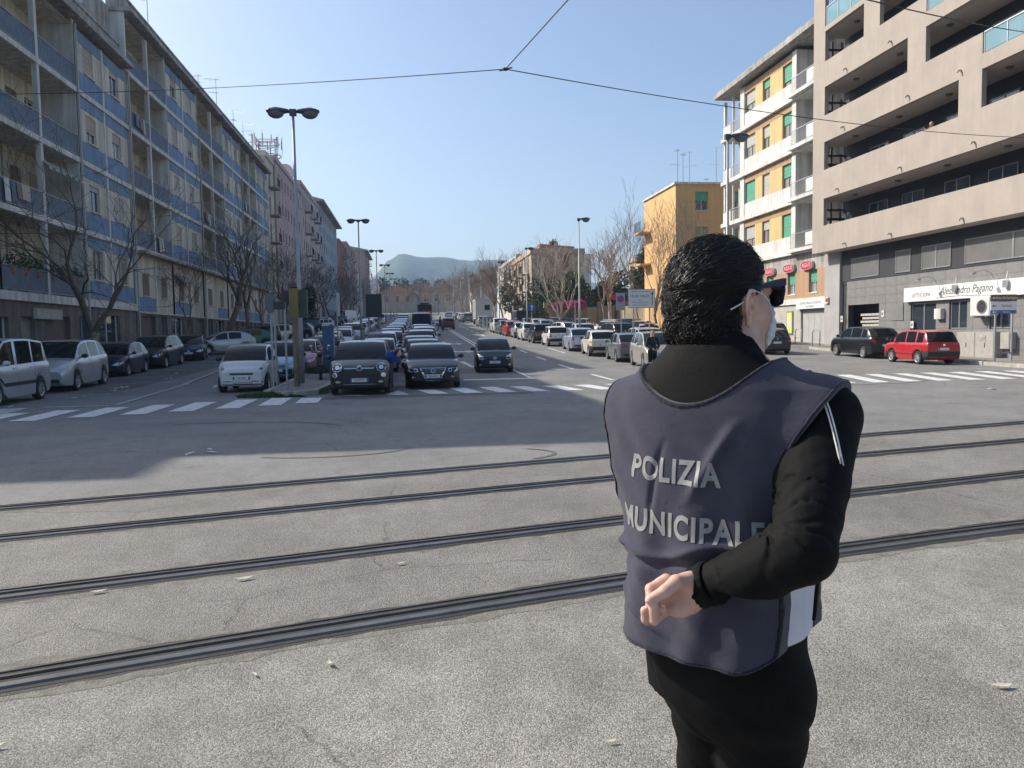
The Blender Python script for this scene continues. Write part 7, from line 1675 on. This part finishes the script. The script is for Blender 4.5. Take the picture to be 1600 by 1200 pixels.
t2 = sn.nodes.new('ShaderNodeTexNoise'); t2.inputs['Scale'].default_value = 240; bp_ = sn.nodes.new('ShaderNodeBump'); bp_.inputs['Strength'].default_value = .22; bp_.inputs['Distance'].default_value = .002
sn.links.new(tc_.outputs['Object'], t2.inputs[0]); sn.links.new(t2.outputs[0], bp_.inputs['Height']); sn.links.new(bp_.outputs[0], sb_.inputs['Normal'])
def cloth(name, col, rough=.85, weave=700, bump=.25, sheen=.3, wear=.15):
    m = mat(name, col, rough, noise=wear, nscale=6, spec=.16); n = m.node_tree; b = n.nodes['Principled BSDF']; b.inputs['Sheen Weight'].default_value = sheen
    tc = n.nodes.new('ShaderNodeTexCoord'); t = n.nodes.new('ShaderNodeTexNoise'); t.inputs['Scale'].default_value = weave; t.inputs['Detail'].default_value = 2
    t2 = n.nodes.new('ShaderNodeTexNoise'); t2.inputs['Scale'].default_value = 38; t2.inputs['Detail'].default_value = 6; t2.inputs['Distortion'].default_value = .8
    a = n.nodes.new('ShaderNodeMath'); a.operation = 'MULTIPLY_ADD'; a.inputs[1].default_value = 1.6; n.links.new(t2.outputs[0], a.inputs[0]); n.links.new(t.outputs[0], a.inputs[2])
    bp = n.nodes.new('ShaderNodeBump'); bp.inputs['Strength'].default_value = bump; bp.inputs['Distance'].default_value = .0022
    n.links.new(tc.outputs['Object'], t.inputs[0]); n.links.new(tc.outputs['Object'], t2.inputs[0]); n.links.new(a.outputs[0], bp.inputs['Height']); n.links.new(bp.outputs[0], b.inputs['Normal']); return m
C_VEST = cloth('vest_navy_cotton', (.053, .053, .076), .9, 900, .5, .12); C_BIND = cloth('vest_binding', (.012, .012, .026), .8, 500, .4)
C_JKT = cloth('jacket_black', (.0032, .0036, .0040), .75, 900, .35, .0); C_TRS = cloth('trousers_black', (.0034, .0037, .0042), .75, 900, .4, .0); C_SHT = cloth('shirt_white', (.62, .62, .68), .85, 700, .35)
C_HAIR = mat('black_hair', (.009, .0082, .008), .44, spec=.45); C_MASK = cloth('mask_white', (.66, .67, .70), .8, 500, .2)
man = thing('person', 'man in a navy vest lettered POLIZIA MUNICIPALE standing with one hand behind his back', 'person', (0, 0, 0))
ucam, dcam = (1130-800)/1210*1.5, 1.5
rz = -PSI; man.location = (math.cos(PSI)*ucam+math.sin(PSI)*dcam, -math.sin(PSI)*ucam+math.cos(PSI)*dcam, 0); man.rotation_euler = (0, 0, rz)
def place(v): return v
V, Q = sdf_mesh(f_body, (-.34, -.40, -.02), (.36, .42, 1.78), .0042)
V2, Q2 = sdf_mesh(f_hand, HO+np.array([-.13, -.07, -.085]), HO+np.array([.03, .05, .045]), .0017)
VV, QQ = [V, V2], [Q, Q2+len(V)]; nv = len(V)+len(V2)
for s_ in (1, -1):
    c_ = HC+HF*(-.012)+HR*(.083*s_)+np.array([0, 0, -.012]); V3, Q3 = sdf_mesh(lambda p: f_ear(p, s_), c_-.048, c_+.048, .0013); VV.append(V3); QQ.append(Q3+nv); nv += len(V3)
np_mesh('body', np.concatenate(VV), np.concatenate(QQ), SKIN, man)
for nm, f, m, lo, hi, h in (('jacket', f_jacket, C_JKT, (-.34, -.42, .93), (.36, .42, 1.60), .0045), ('vest', f_vest, C_VEST, (-.34, -.36, .94), (.36, .36, 1.55), .0042), ('vest_binding', f_bind, C_BIND, (-.34, -.36, .94), (.36, .36, 1.55), .0034),
                            ('shirt', f_shirt, C_SHT, (-.26, -.26, .95), (.26, .26, 1.22), .006), ('trousers', f_trousers, C_TRS, (-.34, -.34, .04), (.36, .36, 1.04), .0055)):
    V, Q = sdf_mesh(f, lo, hi, h); o = np_mesh(nm, V, Q, m, man)
    if nm == 'vest': VB = BVHTree.FromPolygons([Vector(v) for v in V], [tuple(int(i) for i in q) for q in Q]); vest_o = o
    if nm == 'jacket': JB = BVHTree.FromPolygons([Vector(v) for v in V], [tuple(int(i) for i in q) for q in Q]); jacket_o = o
# lettering printed on the vest
M_refl = mat('lettering_grey', (.28, .28, .28), .6, noise=.2, nscale=60)
def vest_text(txt, z, size, x0):
    cu = bpy.data.curves.new('t', 'FONT'); cu.body = txt; cu.size = size; cu.align_x = 'CENTER'; cu.align_y = 'CENTER'; cu.offset = size*.032; cu.space_character = 1.14
    t = bpy.data.objects.new('t', cu); COL.objects.link(t); me = bpy.data.meshes.new_from_object(t.evaluated_get(bpy.context.evaluated_depsgraph_get())); bpy.data.objects.remove(t)
    bm = bmesh.new(); bm.from_mesh(me)
    for v in bm.verts: v.co.x *= .745
    xs = [v.co.x for v in bm.verts]; ys = [v.co.y for v in bm.verts]
    for ax, lo, hi in ((0, min(xs), max(xs)), (1, min(ys), max(ys))):
        q = lo+.006
        while q < hi:
            bmesh.ops.bisect_plane(bm, geom=bm.verts[:]+bm.edges[:]+bm.faces[:], plane_co=(q, 0, 0) if ax == 0 else (0, q, 0), plane_no=(1, 0, 0) if ax == 0 else (0, 1, 0)); q += .008
    dr = Vector((FB[0], FB[1], 0)); bad = []
    for v in bm.verts:     # wrap round the back: x becomes arc length
        s = v.co.x+x0; ang = s/.20; dirv = Vector((FB[0]*math.cos(ang)-RB[0]*math.sin(ang)*1., FB[1]*math.cos(ang)-RB[1]*math.sin(ang)*1., 0)).normalized()
        cx, cy, _ = bw(0, .045, 0); org = Vector((cx, cy, z+v.co.y))-dirv*.6; h = VB.ray_cast(org, dirv)
        if h[0] is None: bad.append(v)
        else: v.co = h[0]-dirv*.0012
    bmesh.ops.delete(bm, geom=bad, context='VERTS'); bm.to_mesh(me); bm.free(); me.materials.clear()
    o = obj('lettering', me, M_refl, vest_o); return o
vest_text('POLIZIA', 1.312, .060, -.028); vest_text('MUNICIPALE', 1.212, .060, -.006)
# twin white piping down the right sleeve
def sleeve_line(pts, w=.0022):
    out = []
    for p in pts:
        h = JB.find_nearest(Vector(p)); out.append(h[0]+h[1]*.0012)
    mb = MB(); mb.smooth = True; mb.tube(out, w, 5); return mb
for k_ in (0, 1):
    out = []
    for i_ in range(13):
        t_ = i_/12; px = 1283+6.5*k_+33*t_**.75-2.*k_*t_; py = 618+3*k_+108*t_
        d_ = Vector(((px-800)/1210, 1, -(py-512)/1210)).normalized(); o_ = Vector((-ucam, -dcam, 1.57)); h_ = JB.ray_cast(o_, d_)
        if h_[0] is not None: out.append((h_[0]-o_).length)
        else: break
    L_ = len(out); sm = [sum(out[max(0, q-2):q+3])/len(out[max(0, q-2):q+3])-.0035 for q in range(L_)]; pts = []
    for i_ in range(L_):
        t_ = i_/12; px = 1283+6.5*k_+33*t_**.75-2.*k_*t_; py = 618+3*k_+108*t_
        pts.append(o_+Vector(((px-800)/1210, 1, -(py-512)/1210)).normalized()*sm[i_])
    mb = MB(); mb.smooth = True; mb.tube(pts, .0016, 5); mb.build('sleeve_piping', M_white, jacket_o)
# elastic cuff with gathers
cf = MB(); cf.smooth = True; ax_ = (np.array(WR)-np.array(ER)); ax_ /= np.linalg.norm(ax_); c0 = np.array(WR)+ax_*.0
e1 = np.cross(ax_, [0, 0, 1]); e1 /= np.linalg.norm(e1); e2 = np.cross(ax_, e1); n = 72; rows = [(-.024, .036), (-.018, .0395), (-.010, .0385), (-.006, .0362), (.002, .0372), (.010, .0362), (.014, .0350), (.0145, .030)]
v = []
for (o_, r_) in rows:
    for k in range(n):
        a = 2*PI*k/n; rr_ = r_*(1+.012*math.sin(k*2*PI/n*18)); v.append(tuple(c0+ax_*o_+(e1*math.cos(a)*1.05+e2*math.sin(a))*rr_))
cf.add(v, [(i*n+k, i*n+(k+1) % n, (i+1)*n+(k+1) % n, (i+1)*n+k) for i in range(len(rows)-1) for k in range(n)]); cf.build('cuff', C_JKT, jacket_o)
# hair: a thick cap plus combed strands
def hair_limit(q):
    a, b, c = q[:, 0], np.abs(q[:, 1]), q[:, 2]
    front = a-(.066-.40*np.clip(b-.03, 0, 1)); side = np.where(a > -.022, .006+(a)*.35-c, -9.); side = np.where(a > .018, .020+(a-.018)*1.3-c, side)
    back = -.088-.10*(a+.03)-c; earcut = .030-np.sqrt(((a+.012)/.80)**2+((c+.014))**2)-np.clip(.05-b, 0, 1)*9
    return np.maximum(np.maximum(front, side), np.maximum(back, earcut))
def f_hair(p):
    q = hcrd(p); base = elli(q, (-.014, 0, .022), (.100, .078, .092)); base = smin(base, elli(q, (-.054, 0, -.046), (.046, .062, .052)), .03)
    cur = .0065+.0018*np.sin((q[:, 2]*1.1+.30*q[:, 0])*120+4*nz(q, 14, 66))*np.clip((.08-q[:, 2])/.08, .25, 1)+.0035*nz(q, 38, 61)*np.clip((.05-q[:, 2]+.0)/.08, .3, 1)+.0012*nz(q, 90, 62)+.004*np.clip((-.05-q[:, 2])/.03, 0, 1)
    return np.maximum(base-cur, hair_limit(q)+.003*nz(q, 90, 64))
V, Q = sdf_mesh(f_hair, HC+np.array([-.15, -.15, -.14]), HC+np.array([.15, .15, .15]), .0032)
hair = np_mesh('hair', V, Q, C_HAIR, man)
HB = BVHTree.FromPolygons([Vector(x) for x in V], [tuple(int(i) for i in q) for q in Q])
hb_ = MB(); hb_.smooth = True; rh = random.Random(5); HV = V
HN = len(V)
for s_ in range(9500):
    p = Vector(HV[rh.randrange(HN)]); q = np.array(p)-HC; a, b, c = q@HF, q@HR, q[2]
    low = max(0, min(1, (.03-c)/.10)); L = rh.uniform(.024, .055)*(1-.45*low); st = 6; pts = []; ph = rh.uniform(0, 6.28); amp = .0022+.0095*low*rh.random()
    flow = Vector(tuple(-HF*(1.0)+np.array([0, 0, -1])*(.10+1.1*low)+HR*rh.gauss(0, .22+.5*low))).normalized()
    cur = p; lift = rh.uniform(.0004, .0024+.007*low)+(.006*rh.random() if rh.random() < .16 else 0)
    for i in range(st+1):
        h = HB.find_nearest(cur)
        if h[0] is None: break
        nrm = h[1]; 
        if nrm.dot(h[0]-Vector(HC)) < 0: nrm = -nrm
        t = i/st; pts.append(h[0]+nrm*(lift*math.sin(PI*min(1, t*1.1))*1.0+.0006)+nrm.cross(flow)*amp*math.sin(ph+t*(3+5*low)))
        cur = h[0]+(flow-nrm*flow.dot(nrm)).normalized()*(L/st)
    if len(pts) > 3:
        w = rh.uniform(.0003, .0008); k = len(pts); hb_.tube(pts, [w*.6]+[w]*(k-2)+[w*.15], 3, cap=False)
hb_.build('hair_strands', C_HAIR, hair)
# ear loop, mask, sunglasses, eyes
def f_mask(p):
    q = hcrd(p); base = np.minimum(f_head(p), elli(q, (.070, 0, -.050), (.052, .047, .052)))
    return np.maximum(base-.004-.001*np.sin(q[:, 2]*420), np.maximum(np.maximum(.070+.25*np.abs(q[:, 2]+.05)-q[:, 0], q[:, 2]+.006+.12*np.abs(q[:, 1])), -.094-q[:, 2]))
V, Q = sdf_mesh(f_mask, HC+np.array([-.06, -.1, -.13]), HC+np.array([.16, .16, .02]), .003)
mk_ = np_mesh('face_mask', V, Q, C_MASK, man)
b = MB(); b.smooth = True
b.tube([hwld(.080, .050, -.052), hwld(.073, .059, -.036), hwld(.064, .066, -.022), hwld(.052, .073, -.010), hwld(.038, .079, .000), hwld(.022, .083, .008), hwld(.008, .086, .012), hwld(-.006, .089, .015), hwld(-.016, .091, .016)], .0013, 5)
b.tube([hwld(-.030, .090, -.004), hwld(-.048, .092, -.012), hwld(-.064, .088, -.020)], .0014, 5); b.build('ear_loop', C_MASK, mk_)
sg_ = MB(); FRM = mat('sunglass_frame_navy', (.006, .018, .055), .5, spec=.3)
def hbox(mb, a0, a1, b0, b1, c0, c1, taper=1.):
    vs = [hwld(a, b_, c) for a, b_, c in [(a0, b0, c0), (a1, b0*taper if 0 else b0, c0), (a1, b1, c0), (a0, b1, c0), (a0, b0, c1), (a1, b0, c1), (a1, b1, c1), (a0, b1, c1)]]
    mb.add(vs, [(0, 3, 2, 1), (4, 5, 6, 7), (0, 1, 5, 4), (1, 2, 6, 5), (2, 3, 7, 6), (3, 0, 4, 7)])
for s in (-1, 1):
    mb = MB(); vs = []
    for a, bb_, c, hh in ((-.012, .084, .018, .004), (.02, .0825, .023, .008), (.06, .0775, .029, .011), (.084, .0730, .032, .013), (.096, .0705, .034, .014)):
        for db, dc in ((-.0022, -1), (.0022, -1), (.0022, 1), (-.0022, 1)): vs.append(hwld(a, s*(bb_+db), c+dc*hh/2))
    mb.add(vs, [(i*4+k, i*4+(k+1) % 4, i*4+4+(k+1) % 4, i*4+4+k) for i in range(4) for k in range(4)]+[(0, 1, 2, 3), (16, 17, 18, 19)]); q_ = mb.build('sunglasses_temple', FRM, man)
fr_ = MB(); pts = []
for s in (-1, 1):
    oc = [(.010, .018), (.040, .022), (.068, .024), (.071, .004), (.064, -.020), (.040, -.026), (.016, -.020), (.010, -.002)]
    P_ = [hwld(.101-.9*(y-.0)**2*2.2, s*y, c+.014) for y, c in oc]; fr_.smooth = True; fr_.tube(P_+[P_[0], P_[1]], .0034, 6)
    ln = MB(); ln.poly([hwld(.1005-.9*(y)**2*2.2, s*y, c+.014) for y, c in oc]); ln.build('sunglasses_lens', mat('dark_lens', (.02, .018, .02), .05, coat=1), man)
    eb = MB(); eb.smooth = True; eb.ball(hwld(.080, s*.031, -.001), .0125, 10, 7); eb.build('eye', M_white, man)
fr_.tube([hwld(.101, -.012, .026), hwld(.103, 0, .028), hwld(.101, .012, .026)], .003, 6); fr_.build('sunglasses_frame', FRM, man)
for s in (-1, 1):
    sh = MB(); sh.smooth = True; c = bw(.012+s*.092, .06, .045); sh.ball((0, 0, 0), (.052, .145, .048), 14, 8); o = sh.build('shoe', C_PL, man, (c[0], c[1], .048)); o.rotation_euler = (0, 0, -PHI)
# ------------------------------------------------------------------ small figures
def figure(label, loc, rz, joints, top, low, hairm=C_HAIR, cap_=None, scale=1., h=.014, extra=None, skinm=SKIN):
    """one skinned body; jacket and trousers over it"""
    t = thing('person', label, 'person', loc, rz); t.scale = (scale*.9,)*3
    J = joints
    def fb(p):
        d = elli(p, J['head'], (.085, .098, .118)); d = smin(d, cap(p, J['neck'], np.array(J['head'])-np.array([0, 0, .06]), .055, .05), .02); d = smin(d, chain(p, [J['neck'], J['chest'], J['hip']], [.07, .13, .12]), .05)
        d = smin(d, elli(p, np.array(J['head'])+np.array(J.get('face', (0, -.09, -.01))), (.016, .02, .03)), .02)
        for s in 'lr':
            d = smin(d, chain(p, [J['sh'+s], J['el'+s], J['wr'+s]], [.05, .04, .03]), .03); w = np.array(J['wr'+s]); dr = (w-np.array(J['el'+s])); dr = dr/np.linalg.norm(dr)
            d = smin(d, elli(p, w+dr*.05, (.035, .03, .045)), .02); d = smin(d, cap(p, w+dr*.07, w+dr*.15, .022, .014), .012); d = smin(d, cap(p, w+dr*.03, w+dr*.08+np.array([.03, -.02, 0]), .013, .010), .01)
            d = smin(d, chain(p, [J['hp'+s], J['kn'+s], J['an'+s]], [.09, .06, .042]), .03); d = smin(d, cap(p, J['an'+s], np.array(J['an'+s])+np.array(J.get('toe', (0, -.15, -.05))), .045, .035), .02)
        return d
    ks = np.array([v for k, v in J.items() if k not in ('face', 'toe')]); lo, hi = ks.min(0)-.24, ks.max(0)+.24
    V, Q = sdf_mesh(fb, lo, hi, h); np_mesh('body', V, Q, skinm, t)
    def fj(p):
        d = chain(p, [np.array(J['neck'])-np.array([0, 0, .02]), J['chest'], J['hip']], [.085, .165, .15], .04)
        for s in 'lr': d = smin(d, chain(p, [J['sh'+s], J['el'+s], np.array(J['wr'+s])*.95+np.array(J['el'+s])*.05], [.075, .062, .048]), .03)
        return d-.006*nz(p, 24, 5)
    V, Q = sdf_mesh(fj, lo, hi, h); np_mesh('jacket', V, Q, top, t)
    def ft(p):
        d = elli(p, J['hip'], (.15, .13, .12))
        for s in 'lr': d = smin(d, chain(p, [J['hp'+s], J['kn'+s], J['an'+s]], [.105, .078, .062]), .02)
        return d-.005*nz(p, 22, 6)
    V, Q = sdf_mesh(ft, lo, hi, h); np_mesh('trousers', V, Q, low, t)
    hm = MB(); hm.smooth = True; hd = J['head']; fc = J.get('face', (0, -.09, -.01)); hm.ball((hd[0]-fc[0]*.28, hd[1]-fc[1]*.28, hd[2]+.028), (.094, .10, .108), 14, 9); hm.build('cap' if cap_ else 'hair', cap_ or hairm, t)
    if cap_: pk = MB(); pk.smooth = True; pk.ball((hd[0]+fc[0]*.95, hd[1]+fc[1]*.95, hd[2]+.05), (.075, .07, .012), 12, 6); pk.build('cap_peak', C_PL, t)
    for s in 'lr':
        sh_ = MB(); sh_.smooth = True; a = J['an'+s]; to = J.get('toe', (0, -.15, -.05)); sh_.ball((a[0]+to[0]*.45, a[1]+to[1]*.45, a[2]-.035), (.05+abs(to[0])*.5, .05+abs(to[1])*.55, .045), 10, 6); sh_.build('shoe', C_PL, t)
    return t
STAND = dict(head=(0, -.01, 1.62), neck=(0, .01, 1.47), chest=(0, .01, 1.25), hip=(0, 0, .95), shl=(-.17, 0, 1.42), shr=(.17, 0, 1.42), ell=(-.24, .03, 1.14), elr=(.24, .03, 1.14), wrl=(-.22, -.08, .90), wrr=(.22, -.08, .90), hpl=(-.09, 0, .9), hpr=(.09, 0, .9), knl=(-.1, -.02, .50), knr=(.1, -.02, .50), anl=(-.11, .02, .09), anr=(.11, .02, .09))
def pose(**k): d = dict(STAND); d.update(k); return d
figure('policeman in black with a peaked cap standing beside the warm silver car', (8.52, 26.6, 0.03), rad(8), pose(wrl=(-.10, -.2, 1.02), wrr=(.12, -.2, 1.0), elr=(.27, -.02, 1.15), ell=(-.26, -.02, 1.15)), cloth('uniform_black', (.012, .013, .018)), C_TRS, cap_=mat('cap_dark', (.02, .015, .02), .6))
figure('person in a bright blue jacket bending to the window of the black saloon', (-.50, 21.5, zr(21.5)), rad(0), dict(head=(.20, -.12, 1.20), neck=(.10, -.03, 1.22), chest=(-.02, .02, 1.12), hip=(-.10, .12, .90), shl=(.02, -.10, 1.2), shr=(.06, .14, 1.2), ell=(.12, -.12, .98), elr=(.22, .12, .98), wrl=(.25, -.10, .95), wrr=(.30, .08, .98),
       hpl=(-.12, .05, .86), hpr=(-.08, .18, .86), knl=(-.10, .0, .48), knr=(-.06, .18, .48), anl=(-.10, .0, .09), anr=(-.04, .2, .09), face=(.085, 0, -.03), toe=(.15, -.02, -.05)), cloth('jacket_blue', (.02, .05, .26)), cloth('jeans_dark', (.02, .03, .06)))
figure('pedestrian in dark clothes walking across the road with a blue bag', (3.15, 80.3, zr(80.3)), rad(-75), pose(anl=(-.11, -.30, .12), anr=(.11, .32, .12), knl=(-.1, -.18, .52), knr=(.1, .08, .5), wrl=(-.22, .16, .95), wrr=(.22, -.2, .95)), cloth('coat_dark', (.02, .02, .03)), cloth('jeans_blue', (.04, .07, .15)), h=.02)
figure('dark dressed person standing by the side of the right queue, far off', (2.0, 97, zr(97)), 0, STAND, cloth('coat_dark', (.02, .02, .03)), cloth('coat_dark', (.02, .02, .03)), h=.025)
figure('grey haired person in a yellow top leaning on the balcony parapet', (23.95, 33.2, 9.32), rad(-75), pose(head=(0, -.16, 1.60), neck=(0, -.08, 1.47), wrl=(-.15, -.38, 1.36), wrr=(.15, -.38, 1.36), ell=(-.24, -.2, 1.30), elr=(.24, -.2, 1.30)), cloth('top_yellow', (.62, .45, .05)), cloth('coat_dark', (.02, .02, .03)), hairm=mat('grey_hair', (.30, .29, .28), .6))
bg_ = thing('bag', 'blue carrier bag held by the walking pedestrian', 'bag', (2.85, 80.25, zr(80)+.55)); b = MB(); b.box(-.12, .12, -.06, .06, 0, .34); b.build('bag_body', cloth('bag_blue', (.05, .12, .35)), bg_); b = MB(); b.tube([(-.08, 0, .34), (-.05, 0, .5), (.05, 0, .5), (.08, 0, .34)], .01, 5); b.build('handle', C_PL, bg_)
# scooter beside the dark crossover
sc_ = thing('scooter', 'dark scooter parked between the totem and the dark grey crossover', 'scooter', (-2.95, 26.2, zr(26.2)+.13), rad(6)); sc_.scale = (.88, .88, .88)
for yy in (-.62, .62):
    b = MB(); b.smooth = True; b.lathe([(.15, -.05), (.23, -.05), (.24, 0), (.23, .05), (.15, .05)], 16, (0, yy, .24), 'x'); b.build('wheel', C_TY, sc_)
b = MB(); b.smooth = True; b.ball((0, .35, .55), (.16, .48, .24), 12, 8); b.build('rear_body', C_PL, sc_); b = MB(); b.smooth = True; b.tube([(0, -.62, .26), (0, -.45, .6), (0, -.38, .95)], [.06, .14, .06], 8); b.build('front_shield', PC['black'], sc_)
b = MB(); b.smooth = True; b.tube([(-.32, -.36, 1.02), (0, -.40, .98), (.32, -.36, 1.02)], .018, 6); b.ball((0, -.46, .92), (.09, .08, .09), 10, 6); b.build('handlebar', C_PL, sc_)
for s in (-1, 1): b = MB(); b.smooth = True; b.tube([(s*.25, -.38, 1.02), (s*.30, -.38, 1.2)], .008, 5); b.ball((s*.32, -.38, 1.24), (.06, .015, .045), 10, 6); b.build('mirror', C_CH, sc_)
b = MB(); b.smooth = True; b.ball((0, .3, .80), (.14, .36, .06), 12, 6); b.build('seat', C_PL, sc_); b = MB(); b.box(-.14, .14, -.35, .1, .22, .28); b.build('footboard', C_PL, sc_)
